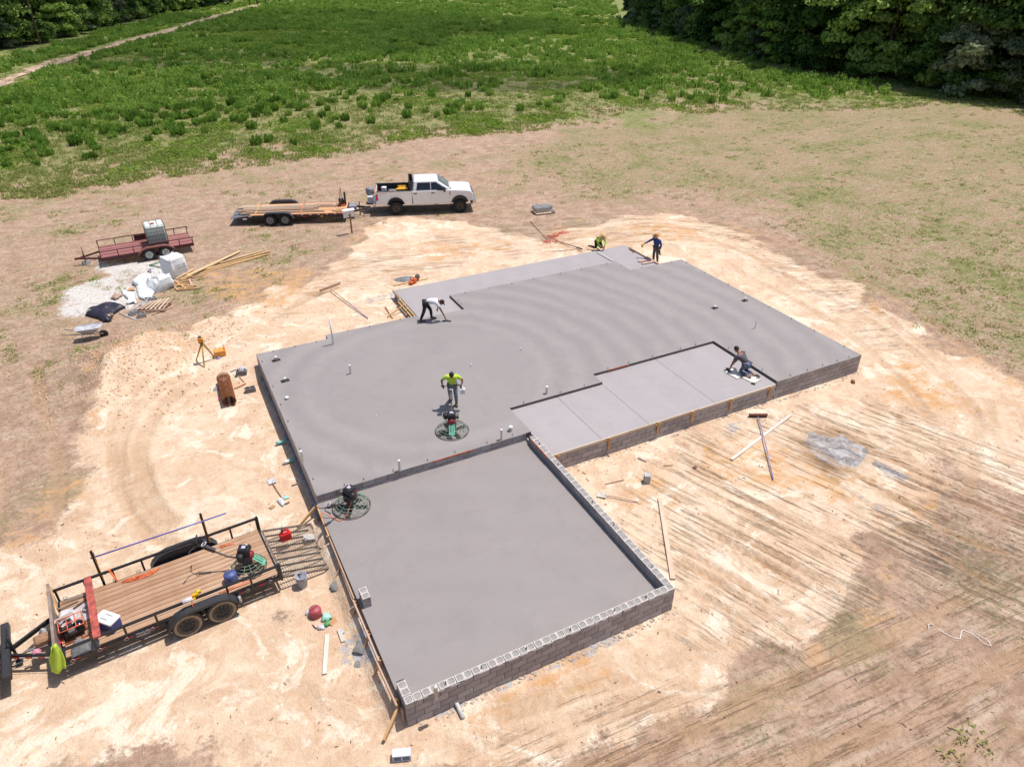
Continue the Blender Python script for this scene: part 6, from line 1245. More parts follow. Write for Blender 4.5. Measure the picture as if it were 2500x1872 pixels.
for i, (x, y_, r3, l_) in enumerate((((905, 1075), 0, (0, 0, .3), 'upright hollow block nearest the white pipe'), ((1055, 1115), 0, (0, 0, .15), 'hollow block lying in front, right of the upright one'), ((975, 1030), 0, (0, 0, .5), 'tilted hollow block behind the two front ones'), ((1035, 985), 0, (0, .1, .4), 'hollow block in the middle of the loose row'), ((1095, 930), 0, (PI/2, 0, .3), 'hollow block on its side, third from the far end of the row'), ((1175, 880), 0, (PI/2, 0, .35), 'hollow block on its side, second from the far end of the row'), ((1265, 895), 0, (0, 0, .15), 'hollow block with open cells next to the pallet boards'), ((1195, 850), 0, (0, 0, .2), 'hollow block at the far end of the loose row'))):
    cmu(up(zk(*x), .10+(.18 if i == 6 else 0)), (r3[0], r3[1], r3[2]+(.9 if i in (3, 4, 5) else 0)), l_, m=mat('loose_block', (.33, .32, .33), .9, .12, 7))
pl = thing('pallet', 'broken wooden pallet of pale slats leaning on the loose blocks', 'pallet', zk(1330, 985), 0); P0 = zk(1330, 985)
for k in range(7):
    a = zk(985+75*k, 1045-5*k); b = zk(1245+62*k, 915-9*k); sl = stick('slat', Vector((a.x-P0.x, a.y-P0.y, .20-.01*k)), Vector((b.x-P0.x, b.y-P0.y, .26+.01*k)), .09, .022, OLDB[k % 2], pl)
for k in range(3): a = zk(1010+30*k, 1060-40*k); b = zk(1480+40*k, 1020-60*k); stick('stringer', Vector((a.x-P0.x, a.y-P0.y, .12)), Vector((b.x-P0.x, b.y-P0.y, .10)), .04, .09, OLDW, pl)
for k in range(3): a = zk(1240+90*k, 1080-30*k); b = zk(1500+60*k, 940-10*k); stick('slat', Vector((a.x-P0.x, a.y-P0.y, .06)), Vector((b.x-P0.x, b.y-P0.y, .04)), .08, .02, OLDW, pl)
cloth('white_sheet', 'white plastic sheet spread flat beside the collapsed bulk bag', 'plastic sheet', kp([(950, 560), (1180, 560), (1280, 690), (1240, 790), (1100, 830), (1010, 790), (980, 690)]), FABW, .03, .16, 26, 3, 11); cloth('white_sheet', 'white cloth strip hanging towards the loose blocks', 'plastic sheet', kp([(690, 640), (830, 690), (930, 680), (930, 790), (965, 880), (770, 895), (820, 820), (730, 740)]), FABW, .03, .12, 24, 3, 15)
cloth('white_sheet', 'crumpled white sheet between the flat sheet and the collapsed bag', 'plastic sheet', kp([(870, 540), (1020, 430), (1220, 400), (1230, 520), (1180, 640), (1000, 610)]), FABW, .03, .30, 24, 3.5, 17)
cloth('brown_sheet', 'brown folded tray half under the white cloth', 'sheet', kp([(510, 800), (580, 690), (730, 740), (640, 800), (600, 830)]), mat('brown_sheet', (.38, .25, .20), .7, .2, 5), .03, .10, 14, 3, 19); cloth('orange_sheet', 'orange-brown debris lying on the white cloth', 'debris', kp([(800, 690), (850, 630), (950, 625), (930, 660)]), mat('orange_debris', (.58, .30, .14), .8, .3, 9), .10, .05, 12, 4, 21)
def bulk_bag(label, c, rz, w_, h_, slump=0., seed=0, m=FABW):
    o = thing('bulk_bag', label, 'bulk bag', c, rz); mb = MB(); n = 40; k = 12; vs = []; fs = []
    for i in range(k+1):
        t = i/k; z = h_*t; bul = 1+.10*math.sin(PI*min(1, t*1.1))
        for j in range(n):
            a = 2*PI*j/n; e = 2.0/5; cx_ = math.copysign(abs(math.cos(a))**e, math.cos(a)); cy_ = math.copysign(abs(math.sin(a))**e, math.sin(a)); q = w_/2*bul*(1-.05*t)
            wv = .03*math.sin(5*a+3*t+seed)*t+slump*.25*(float(vn(math.cos(a)*2+seed, math.sin(a)*2+t*2, 3))-.5); zz = z*(1-slump*.6*float(vn(math.cos(a)*1.5+seed, math.sin(a)*1.5, 8)))+.03*math.sin(7*a+seed)*t
            vs.append(((q+wv)*cx_+slump*.2*t, (q+wv)*cy_, zz))
    for i in range(k):
        for j in range(n): l = (j+1) % n; fs.append((i*n+j, i*n+l, (i+1)*n+l, (i+1)*n+j))
    zt = h_*(1-.35*slump); ctr = len(vs)
    for q, dz in ((.72, -.05), (.4, .03), (.12, .06)):
        for j in range(n): v0 = vs[k*n+j]; vs.append((v0[0]*q, v0[1]*q, v0[2]+dz+.04*math.sin(3*2*PI*j/n+seed)*q))
    for r_ in range(3):
        a0 = (k+r_)*n
        for j in range(n): l = (j+1) % n; fs.append((a0+j, a0+l, a0+n+l, a0+n+j))
    fs.append(tuple((k+3)*n+j for j in range(n))); mb.add(vs, fs, 0, True); obj('bag_body', mb.mesh('b', m, fix=False), o)
    for sx in (-1, 1):
        for sy in (-1, 1): obj('lifting_loop', (MB().tube([(sx*w_*.47, sy*w_*.47, h_*.55), (sx*w_*.46, sy*w_*.46, h_*.98), (sx*w_*.43, sy*w_*.43, h_*(1.10-.2*slump)), (sx*w_*.36, sy*w_*.46, h_*.97)], .012, 5), mat('loop_grey', (.40, .40, .44), .8)), o)
    return o
bb = bulk_bag('tall full white bulk bag with dark print standing by the lumber', G(-2.0, 21.98), R(31), .98, 1.0)
for i, (t_, z_, sz) in enumerate((('READY MIX', .62, .12), ('CONCRETE SAND', .50, .085))): seg_text(t_, sz, mat('print_grey', (.16, .16, .18), .8), 'print', bb, Matrix.Translation((0, -.555, z_)) @ Matrix.Rotation(R(90), 4, 'X'))
b2 = bulk_bag('half-collapsed white bulk bag with faint print behind the white sheets', G(-2.95, 20.45), R(28), .95, .72, .75, 5)
seg_text('READY MIX', .10, mat('print_faint', (.35, .35, .38), .8), 'print', b2, Matrix.Translation((.05, -.60, .34)) @ Matrix.Rotation(R(80), 4, 'X'))
zl = ZM(150, 500, 4.022)
LB = ((1240, 745, 1755, 465, .14, 'topmost long board crossing the lumber pile at an angle', .22, .02), (1560, 582, 1962, 462, .08, 'long board farthest from the bulk bag in the loose lumber', .03, .0), (1235, 700, 2055, 468, .09, 'longest pale board of the loose lumber beside the bulk bag', .05, .05), (1160, 745, 2040, 492, .09, 'second longest board of the loose lumber, on the near side', .03, .02), (1340, 672, 2000, 500, .08, 'narrow pale board between the two longest ones', .02, .02), (905, 855, 1108, 765, .10, 'board pointing under the collapsed bulk bag', .02, .04), (1130, 735, 1300, 650, .07, 'board wedged under the full bulk bag', .02, .05), (1180, 748, 1420, 690, .06, 'short batten beside the full bulk bag', .0, .03))
for u0, v0, u1, v1, w_, l_, za_, zb_ in LB: gboard(zl, (u0, v0), (u1, v1), w_, .05, PINE, l_, za_, zb_, name='loose_board')
for u0, v0, u1, v1, l_ in ((1075, 792, 1325, 800, 'orange slat, first from the top in the broken frame'), (1095, 815, 1250, 775, 'orange slat slanting through the broken frame'), (1130, 845, 1365, 826, 'lowest orange slat of the broken frame'), (1078, 785, 1155, 850, 'left side piece of the broken orange frame'), (1118, 755, 1225, 832, 'diagonal orange slat across the broken frame'), (1255, 735, 1282, 797, 'right side piece of the broken orange frame'), (1160, 770, 1280, 745, 'short orange slat under the long boards'), (1110, 830, 1300, 810, 'inner orange slat of the broken frame')): gboard(zl, (u0, v0), (u1, v1), .09, .035, OLDW if 'side' in l_ else PINEO, l_, .03*rs.random(), .03*rs.random()+.02, name='slat', cat='slat')
for a, b, l_ in (((865, 605), (975, 568), 'green pipe behind the bulk bag, upper one'), ((865, 600), (1000, 628), 'green pipe behind the bulk bag, lower one')): rod('green_pipe', l_, 'pipe', [up(zl(*a), .05), up(zl(*b), .07)], .028, mat('green_pipe', (.06, .18, .12), .5))
heap('litter', 'red and grey litter behind the collapsed bulk bag', 'litter', zl(885, 655), .28, .2, mat('litter_mix', (.30, .16, .17), .7, .9, 9, c2=(.5, .45, .5)))
rod('pipe_scrap', 'short white stick lying on the grass right of the lumber pile', 'stick', [up(zl(1465, 730), .02), up(zl(1585, 722), .02)], .014, PVC)
gboard(ZM(550, 400, 3.403), (230, 552), (380, 518), .07, .03, PINE, 'pale board lying on the grass below the flatbed trailer')
# rake near the patio, saw, stakes
zb7 = ZM(750, 670, 7.373); P0 = zb7(415, 300)
o = thing('screed_rake', 'long-handled wooden screed rake lying on the sand behind the house', 'rake', P0, 0)
def rel(p, z): q = zb7(*p); return (q.x-P0.x, q.y-P0.y, q.z-P0.z+z)
obj('crossbar', (MB().beam(rel((230, 345), .14), rel((605, 225), .20), .03, .13), OLDW), o); h0, h1 = rel((415, 300), .16), rel((1095, 805), .04); m_ = [(h0[i]+h1[i])/2 for i in range(3)]
obj('shaft_wood', (MB().tube([h0, m_], .022, 7), OLDW), o); obj('shaft_metal', (MB().tube([m_, h1], .024, 7), mat('lavender_tube', (.26, .22, .42), .4)), o)
o = thing('cut_off_saw', 'orange cut-off saw resting on a board by the back patio edge', 'saw', zb7(1920, 160), R(30))
obj('saw_body', (MB().box((0, 0, .16), (.34, .20, .20)).box((-.22, 0, .12), (.16, .22, .14)), mat('saw_orange', (.70, .13, .03), .45, .15, 6), .03), o); obj('blade_guard', (MB().lathe([(.17, -.03), (.17, .03), (0, .035)], 18, M=Matrix.Rotation(PI/2, 3, 'X'), c=(.28, 0, .22)), mat('guard_dark', (.08, .07, .07), .5)), o); obj('handle', (MB().tube([(-.1, -.12, .2), (-.1, -.1, .36), (-.1, .1, .36), (-.1, .12, .2)], .016, 6), PLAS), o)
gboard(zb7, (1560, 205), (2165, 85), .10, .04, PINE, 'pale board lying under the orange saw by the back patio')
zs = ZM(1300, 540, 11.06)
o = thing('mattock', 'long-handled mattock lying on the sand behind the patio', 'mattock', zs(1260, 780), 0); P0 = zs(1260, 780); q = zs(640, 572)-P0
obj('shaft', (MB().tube([(0, 0, .12), (q.x, q.y, .05)], .028, 7), mat('dark_wood_handle', (.22, .09, .05), .6)), o); obj('head', (MB().box((0, 0, .10), (.08, .42, .06), rz=.3), BLACK, .01), o)
rod('rebar', 'thin rod lying on the sand below the mattock', 'rod', [up(zs(550, 828), .02), up(zs(1180, 770), .02)], .012, RUST); rod('grey_pole', 'thin grey pole lying on the grass near the block pallet', 'pole', [up(zs(-60, 10), .03), up(zs(390, 510), .03)], .018, GREYW)
for i, (u, v, l_) in enumerate(((500, 565, 'red plastic netting scrap nearest the mattock handle'), (530, 435, 'red netting scrap in the middle of three'), (780, 345, 'red netting scrap farthest towards the block pallet'))):
    mb = MB(); r6 = random.Random(i)
    for k in range(46): a = r6.random()*6.28; d_ = r6.random()**.6*.42; x, y_ = math.cos(a)*d_*1.1, math.sin(a)*d_*.6; b_ = r6.random()*6.28; mb.tube([(x, y_, .02+r6.random()*.08), (x+.10*math.cos(b_), y_+.10*math.sin(b_), .02+r6.random()*.10)], .012, 4)
    c_ = zs(u, v); tag(obj('netting_scrap', (mb, mat('net_red', (.72, .07, .05), .6)), loc=c_), l_, 'netting')
zp = ZM(1200, 480, 4.424); BPp = zp(545, 175); bz0 = BPp.z
o = thing('pallet', 'low wooden pallet under the stack of hollow blocks behind the house', 'pallet', BPp, R(-8))
for k in range(6): obj('slat', (MB().box((0, -.42+.17*k, .10), (1.15, .13, .025)), OLDB[1]), o)
for x in (-.5, 0, .5): obj('stringer', (MB().box((x, 0, .045), (.05, 1.0, .085)), OLDW), o)
cz, sz_ = math.cos(R(-8)), math.sin(R(-8)); kk = 0
names_ = ['front left', 'left of the front row', 'middle of the front row', 'right of the front row', 'front right', 'back left', 'back row left of middle', 'back row middle', 'back row right of middle', 'back right']
for j in range(2):
    for i in range(5):
        x = -.44+.205*i; y_ = -.02+.41*j-.1; cmu((BPp.x+cz*x-sz_*y_, BPp.y+sz_*x+cz*y_, bz0+.115+.20), (0, PI/2*0, R(-8)+PI/2), 'hollow block standing in the pallet stack, '+names_[kk]); kk += 1
for i, (x, y_, z_, l_) in enumerate(((.62, -.32, .10, 'hollow block standing on the ground at the right front of the pallet'), (.66, .10, .10, 'hollow block standing on the ground behind the right front one'), (.62, .5, .10, 'hollow block leaning at the right back of the pallet'), (.60, .15, .30, 'top hollow block at the right end of the pallet stack'))): cmu((BPp.x+cz*x-sz_*y_, BPp.y+sz_*x+cz*y_, bz0+z_), (0, 0, R(-8)+PI/2), l_)
o = thing('notice_box', 'white notice box on a wooden post in front of the flatbed trailer', 'notice box', at(859.5, 570), R(4))
obj('post', (MB().box((0, 0, .58), (.09, .05, 1.2)), wood_material('post_wood', (.16, .10, .05), (.28, .19, .10)), .004), o); obj('box_body', (MB().box((-.05, .06, 1.20), (.66, .06, .44)), mat('box_white', (.66, .67, .72), .5), .01), o); obj('box_lid', (MB().box((-.05, .03, 1.44), (.72, .22, .05), M=Matrix.Rotation(.25, 3, 'X')), mat('lid_white', (.78, .78, .80), .4), .01), o)
# shovel and paper beside the trailer ramp
z6 = ZM(600, 1050, 3.68)
shovel('shovel with pale square blade lying on the sand near the left wall of the house', z6(232, 465), z6(345, 640), mat('blade_silver', (.50, .50, .54), .4)); cloth('paper', 'crumpled white and blue paper at the end of the shovel handle', 'paper', [tuple(z6(*p)[:2]) for p in ((280, 640), (320, 610), (360, 660), (330, 690))], mat('paper_white', (.6, .6, .65), .7, .3, 14), .01, .08, 10, 6, 31)
tag(obj('mint_bag', (MB().box((0, 0, .03), (.18, .14, .05)), mat('mint_plastic', (.35, .62, .52), .5), .02), loc=z6(362, 608)), 'small mint green packet right of the crumpled paper', 'packet'); tag(obj('cardboard', (MB().box((0, 0, .02), (.16, .12, .02)), mat('cardboard', (.42, .24, .12), .8)), loc=z6(238, 692), rz=.5), 'small brown cardboard scrap left of the crumpled paper', 'cardboard'); tag(stick('wood_scrap', up(z6(360, 668), .02), up(z6(392, 648), .02), .04, .03, BOOT), 'dark broken handle right of the crumpled paper', 'stick')
# things on the back patio
zq = ZM(1480, 580, 11.04)
for a, b, l_ in (((875, 645), (1180, 590), 'farther of two pink-brown floats on the back patio'), ((965, 705), (1262, 645), 'nearer of two pink-brown floats on the back patio')):
    p, q = zq(*a, z=ZB+.04), zq(*b, z=ZB+.04); tag(stick('wood_float', p, q, .16, .04, mat('pinkish_wood', (.50, .33, .28), .7, .15, 6)), l_, 'float')
tag(stick('edge_board', at(1536, 603.5, ZB+.05), at(1607, 643.5, ZB+.05), .10, .05, OLDW), 'brown board lying along the right edge of the back patio', 'board')
for i, (a, b) in enumerate((((635, 275), (690, 262)), ((625, 330), (700, 310)), ((665, 350), (740, 345)), ((700, 385), (775, 385)), ((690, 310), (770, 352)))): p, q = zq(*a, z=ZB+.03), zq(*b, z=ZB+.03); tag(stick('hand_tool', p, q, .06, .03, [BOOT, mat('dark_wood_handle', (.22, .09, .05), .6)][i % 2]), ['small tool farthest out on the patio corner', 'second small tool from the patio corner', 'small tool in the middle of the group on the patio corner', 'small tool nearest the two pink-brown floats', 'long narrow tool crossing the group on the patio corner'][i], 'tool')
zs7 = ZM(1200, 480, 4.424)
tag(stick('straightedge', zs7(1142, 602, ZB+.03), zs7(1312, 696, ZB+.03), .09, .04, mat('aluminium', (.62, .60, .60), .4, metal=.3)), 'pale straightedge reaching from the straw-hatted worker across the back patio', 'straightedge')

# ------------------------------------------------------------------ vegetation
LEAF_D = leaf_material('leaves_dark', (.022, .058, .012), (.10, .185, .035), (.32, .44, .10), .35)
LEAF_B = leaf_material('leaves_bright', (.06, .13, .018), (.22, .35, .055), (.46, .58, .15), .4)
LEAF_G = leaf_material('leaves_greygreen', (.08, .11, .055), (.20, .25, .12), (.34, .38, .22), .5)
BARK = mat('bark', (.10, .075, .055), .9, .3, 4)
def quads(P, Nn, size, rg, asp=1.3):
    """numpy: leaf quads at points P with normals Nn"""
    n = len(P); r1 = rg.normal(size=(n, 3)); t = np.cross(Nn, r1); t /= np.linalg.norm(t, axis=1)[:, None]+1e-9; b = np.cross(Nn, t); s = (size*rg.uniform(.6, 1.4, n))[:, None]
    return np.stack([P-t*s-b*s/asp, P+t*s-b*s/asp*.4, P+t*s*.6+b*s/asp, P-t*s*.8+b*s/asp*.7], 1)
def quad_mesh(name, Q, m):
    n = len(Q); me_ = bpy.data.meshes.new(name); me_.vertices.add(n*4); me_.vertices.foreach_set('co', Q.reshape(-1).astype(np.float32)); me_.loops.add(n*4); me_.loops.foreach_set('vertex_index', np.arange(n*4)); me_.polygons.add(n); me_.polygons.foreach_set('loop_start', np.arange(n)*4); me_.update(calc_edges=True); me_.materials.append(m); return me_
def crown_mesh(name, seed, r, h0, h1, nlobes, nq, m, size=.30):
    rg = np.random.default_rng(seed); L = []
    for k in range(nlobes):
        t = rg.random(); z = h0+(h1-h0)*t; rad = r*(.55+.45*math.sin(PI*min(1, .15+.8*t))); a = rg.uniform(0, 2*PI); d = rad*rg.uniform(.35, .95); L.append((d*math.cos(a), d*math.sin(a), z, rg.uniform(.24, .44)*r))
    L = np.array(L); k = rg.integers(0, nlobes, nq); v = rg.normal(size=(nq, 3)); v /= np.linalg.norm(v, axis=1)[:, None]; v[:, 2] = np.abs(v[:, 2])*.9-.25*rg.random(nq)
    P = L[k, :3]+v*L[k, 3][:, None]*rg.uniform(.6, 1.1, nq)[:, None]*np.array([1.1, 1.1, .8]); P[:, 2] = np.maximum(P[:, 2], .1)
    N_ = v+rg.normal(size=(nq, 3))*.6; N_ /= np.linalg.norm(N_, axis=1)[:, None]; return quad_mesh(name, quads(P, N_, np.full(nq, size), rg), m)
def trunk_mesh(seed, h, r):
    rg = random.Random(seed); mb = MB(); pts = [(0, 0, -.2)]; x = y = 0
    for k in range(1, 6): x += rg.uniform(-.2, .2); y += rg.uniform(-.2, .2); pts.append((x, y, h*k/5))
    mb.tube(pts, [r*1.25, r, r*.8, r*.6, r*.45, r*.2], 8)
    for k in range(7): i = rg.randint(2, 4); a = rg.uniform(0, 6.28); p = Vector(pts[i]); l = rg.uniform(1.5, 3.2); mb.tube([p, p+Vector((math.cos(a)*l*.5, math.sin(a)*l*.5, l*.45)), p+Vector((math.cos(a)*l, math.sin(a)*l, l*.7))], [r*.35, r*.22, r*.08], 5)
    return mb.mesh('trunk', BARK, fix=False)
crowns = [crown_mesh('crown', 10+k, 4.2+.3*k, .6, 13+k, 46, 8500, [LEAF_D, LEAF_D, LEAF_B, LEAF_D, LEAF_B][k], .22) for k in range(5)]
shrubs = [crown_mesh('crown', 30+k, 2.3, .3, 3.6+.5*k, 24, 4200, [LEAF_D, LEAF_B, LEAF_G][k], .15) for k in range(3)]
trunks = [trunk_mesh(50+k, 13, .26) for k in range(3)]; strunk = trunk_mesh(60, 3, .1)
tr = random.Random(21)
def tree(name, x, y, cm, tm, s, label, cat, group):
    o = thing(name, label, cat, (x, y, float(gh(x, y))), tr.uniform(0, 6.28), group); o.scale = (s*tr.uniform(.9, 1.15), s*tr.uniform(.9, 1.15), s)
    obj('crown', cm, o); obj('trunk', tm, o); return o
def forest(line, rows, step, group, lab, labs):
    P = [Vector(p) for p in DWx(line)]
    for (a, b) in zip(P[:-1], P[1:]):
        d = b-a; L_ = d.length; d.normalize(); nn = Vector((-d.y, d.x))
        if nn.dot(Vector((CAM[0], CAM[1]))-a) > 0: nn = -nn
        n_ = max(1, int(L_/step))
        for r_ in range(rows):
            for i in range(n_):
                p = a+d*(L_*(i+tr.uniform(.2, .8))/n_)+nn*(3.4+r_*5.0+tr.uniform(-1, 1)); tree('broadleaf_tree', p.x, p.y, crowns[tr.choice((0, 1, 3, 4, 0, 1, 3, 2))], trunks[tr.randrange(3)], tr.uniform(.85, 1.15), lab, 'tree', group)
        for i in range(int(L_/3.4)):
            p = a+d*(L_*(i+tr.uniform(.2, .8))/int(L_/3.4))+nn*tr.uniform(.2, 1.4); tree('edge_shrub', p.x, p.y, shrubs[tr.choice((0, 0, 1, 0, 2, 0))], strunk, tr.uniform(.6, 1.25), labs, 'shrub', group.replace('trees', 'shrubs'))
def DWx(pts): return [tuple(D(u, v, 0.)[:2]) for u, v in pts]
RIGHT = [(1352, 42), (1400, 62), (1560, 108), (1680, 140), (1800, 166), (1900, 180), (2000, 193), (2110, 212), (2230, 226), (2420, 262)]
LEFT = [(-160, 150), (0, 108), (90, 97), (220, 62), (350, 30), (440, 18), (505, 8)]
forest(RIGHT, 3, 5.5, 'trees of the dark wood at the upper right', 'dark green broadleaf tree standing in the wood along the right edge of the field', 'bushy shrub at the foot of the wood along the right edge of the field')
forest(LEFT, 3, 7., 'trees of the wood at the upper left', 'dark green broadleaf tree standing in the wood beyond the sandy track', 'bushy shrub at the foot of the wood beyond the sandy track')
forest([(610, -2), (700, -6), (800, -10)], 2, 8., 'trees of the far wood at the top', 'dark tree in the far wood at the top of the picture', 'dark shrub at the edge of the far wood at the top')
for (u, v, cm, s, nm, l_, cat, z_) in ((2045, 188, 2, .62, 'broadleaf_tree', 'light green tree at the front of the right wood', 'tree', 0), (2075, 205, 'g0', 1.5, 'edge_shrub', 'large grey-green shrub below the light green tree at the right', 'shrub', 0), (2195, 222, 'g0', 1.35, 'edge_shrub', 'pale grey-green shrub at the right picture edge', 'shrub', 0),
    (1650, 118, 'b', 1.7, 'edge_shrub', 'yellow-green leafy shrub climbing the front of the right wood', 'shrub', 0), (1470, 70, 'b', 1.5, 'edge_shrub', 'bright green bush near the left end of the right wood', 'shrub', 0), (1385, 55, 'g0', 1.5, 'edge_shrub', 'grey twiggy bush at the left end of the right wood', 'shrub', 0), (1540, 88, 'b', 1.5, 'edge_shrub', 'bright bush second from the left end of the right wood', 'shrub', 0)):
    p = D(u, v, 0.); c_ = {'g0': shrubs[2], 'b': shrubs[1]}.get(cm) or crowns[cm]; tree(nm, p.x, p.y, c_, strunk if nm == 'edge_shrub' else trunks[0], s, l_, cat, None)
p = D(88, 97, 0.); tag(obj('utility_pole', (MB().tube([(0, 0, -.3), (0, 0, 6), (0, 0, 11)], [.19, .16, .12], 10), mat('pole_wood', (.20, .13, .09), .85, .2, 2)), loc=p), 'bare brown wooden pole standing before the wood at the upper left', 'utility pole')
fp = random.Random(2)
for i, (u, l_) in enumerate(((540, 'far fence post, first from the left at the top'), (556, 'far fence post, second from the left at the top'), (575, 'thick far gate post at the top'), (593, 'far fence post, fourth from the left at the top'), (605, 'far fence post nearest the far wood at the top'))):
    p = D(u, 12-i*1.5, 0.); tag(obj('fence_post', (MB().box((0, 0, .7), (.3, .3, 1.5)), mat('post_dark', (.06, .035, .03), .8)), loc=p), l_, 'fence post')
# unseen thin clouds, added high up to cast soft shade on the far field
g = NB('cloud'); tc = g.n('ShaderNodeTexCoord').outputs['Object']; n1 = g.noise(tc, .035, 5, .6); g.b.inputs['Base Color'].default_value = (.85, .85, .86, 1); g.b.inputs['Roughness'].default_value = 1
tp = g.n('ShaderNodeBsdfTransparent'); mx = g.n('ShaderNodeMixShader'); g.L(g.math('MULTIPLY', g.step(n1, .34, .60), .40), mx.inputs[0]); g.L(tp.outputs[0], mx.inputs[1]); g.L(g.b.outputs[0], mx.inputs[2]); g.L(mx.outputs[0], g.t.nodes['Material Output'].inputs[0])
for (u, v, sx, sy, l_) in ((560, 62, 60, 38, 'thin white cloud, unseen, added to shade the far left of the field'), (960, 165, 30, 10, 'small thin cloud, unseen, added to shade the middle of the field'), (300, 130, 22, 9, 'smallest thin cloud, unseen, added to shade the left of the field')):
    p = D(u, v, 0.); H_ = 260.; c_ = p+sdir*(H_/sdir.z); mb = MB(); n, k = 40, 14; vs = []; fs = []
    for i in range(k+1):
        t = PI*i/k
        for j in range(n): a = 2*PI*j/n; q = .75+.5*float(vn(math.cos(a)*2.2+u, math.sin(a)*2.2+math.cos(t)*1.3, 6)); vs.append((sx*q*math.sin(t)*math.cos(a), sy*q*math.sin(t)*math.sin(a), 11*math.cos(t)*q))
    for i in range(k):
        for j in range(n): l = (j+1) % n; fs.append((i*n+j, (i+1)*n+j, (i+1)*n+l, i*n+l))
    mb.add(vs, fs, 0, True); o = obj('cloud', mb.mesh('cloud', g.m), loc=c_, rz=-YAW); o['kind'] = 'structure'; o['label'] = l_
# weed clumps of the field
WEED = leaf_material('weeds', (.085, .17, .022), (.20, .35, .05), (.40, .54, .12), .30, .45); WEEDL = leaf_material('low_weeds', (.16, .26, .035), (.28, .40, .06), (.42, .52, .12), .3, .45)
def clump_q(seed, nb_, w_, h_, bw, flat=False):
    rg = np.random.default_rng(seed); a = rg.uniform(0, 2*PI, nb_); d = np.sqrt(rg.random(nb_))*w_; x = d*np.cos(a); y = d*np.sin(a); h = h_*rg.uniform(.55, 1.1, nb_)*(1-.35*(d/w_)**2)
    ln = rg.uniform(.05, .3, nb_)*h; tx = x+ln*np.cos(a)+rg.normal(size=nb_)*.04; ty = y+ln*np.sin(a)+rg.normal(size=nb_)*.04; o_ = rg.uniform(0, PI, nb_); s = bw*rg.uniform(.6, 1.4, nb_); ux = np.cos(o_)*s; uy = np.sin(o_)*s; z0 = np.zeros(nb_)+h*.05
    Q = np.stack([np.stack([x-ux, y-uy, z0], 1), np.stack([x+ux, y+uy, z0], 1), np.stack([tx+ux*.8, ty+uy*.8, h], 1), np.stack([tx-ux*.5, ty-uy*.5, h*.94], 1)], 1)
    n2 = int(nb_*.9); P = np.stack([tx[:n2], ty[:n2], h[:n2]*rg.uniform(.5, 1.05, n2)], 1); N_ = rg.normal(size=(n2, 3)); N_[:, 2] += 1.2; N_ /= np.linalg.norm(N_, axis=1)[:, None]
    return np.concatenate([Q, quads(P, N_, np.full(n2, bw*1.3), rg)])
near_v = [clump_q(100+k, 120, .46, .80, .045) for k in range(6)]; nearm = [quad_mesh('weed', q, WEED) for q in near_v]
far_v = [clump_q(200+k, 34, .52, .80, .07) for k in range(6)]; low_v = [clump_q(300+k, 46, .8, .13, .045) for k in range(4)]
rgw = np.random.default_rng(77)
PF = DWx([(-260, 440), (0, 420), (180, 392), (330, 366), (480, 350), (600, 335), (720, 322), (860, 288), (1050, 278), (1240, 258), (1310, 232), (1420, 225), (1500, 235), (1600, 225), (1700, 230), (1860, 226), (2075, 212), (2150, 230), (2600, 300), (2500, 120), (2260, 226), (2000, 190), (1800, 163), (1560, 105), (1352, 42), (1330, -20), (500, -20), (505, 8), (350, 32), (90, 99), (-160, 152), (-500, 200)])
NC = 120000; cu = rgw.uniform(-80, 2300, NC); cvv = rgw.uniform(-12, 425, NC)
dd = FW_[None, :]+RT_[None, :]*((cu*K-1250)/FPX)[:, None]-UP_[None, :]*((cvv*K-936)/FPX)[:, None]; tt = -CAM[2]/dd[:, 2]; wx = CAM[0]+dd[:, 0]*tt; wy = CAM[1]+dd[:, 1]*tt; dist = np.hypot(wx-CAM[0], wy-CAM[1])
# accept in proportion to true ground area per pixel so that density is even on the ground
acc = (dist/70.)**3*.0165*(1+3.2*np.clip((dist-70)/110, 0, 1))
sdf = poly_sd(wx, wy, PF); dens = fbm(wx/11, wy/11, 91); dens2 = fbm(wx/3.5, wy/3.5, 92)
pd = np.clip((dist-38)/70, 0, 1)
prob = acc*sm(-.5, 11, sdf)*np.clip(.22+1.5*sm(.40, .62, dens*.65+dens2*.35)+.3*pd, 0, 1.8)
pth = np.array(smooth_poly(DWx(PATH), 5)); dp = np.min(np.hypot(wx[:, None]-pth[None, :, 0], wy[:, None]-pth[None, :, 1]), axis=1)
keep = (rgw.random(NC) < prob) & (sdf > -.3) & (dp > 2.6)
wx, wy, dist, sdk = wx[keep], wy[keep], dist[keep], sdf[keep]; odr = np.argsort(dist); wx, wy, dist = wx[odr], wy[odr], dist[odr]; n_near = min(300, len(wx))
kind_low = vn(wx/6, wy/6, 15) > .70
print('weeds', len(wx), dist[:3], dist[min(300, len(wx)-1)])
WG = 'weed clumps at the near edge of the field'; wr = random.Random(8); cnt = 0
for x, y_ in zip(wx[:n_near], wy[:n_near]):
    o = bpy.data.objects.new('weed_clump', nearm[wr.randrange(6)]); COL.objects.link(o); s = wr.uniform(.55, 1.0); o.location = (x, y_, float(gh(x, y_))); o.rotation_euler = (0, 0, wr.uniform(0, 6.28)); o.scale = (s*wr.uniform(.8, 1.2), s*wr.uniform(.8, 1.2), s*wr.uniform(.9, 1.35))
    tag(o, 'upright green weed clump at the near edge of the field beyond the trailers', 'weed clump', WG)
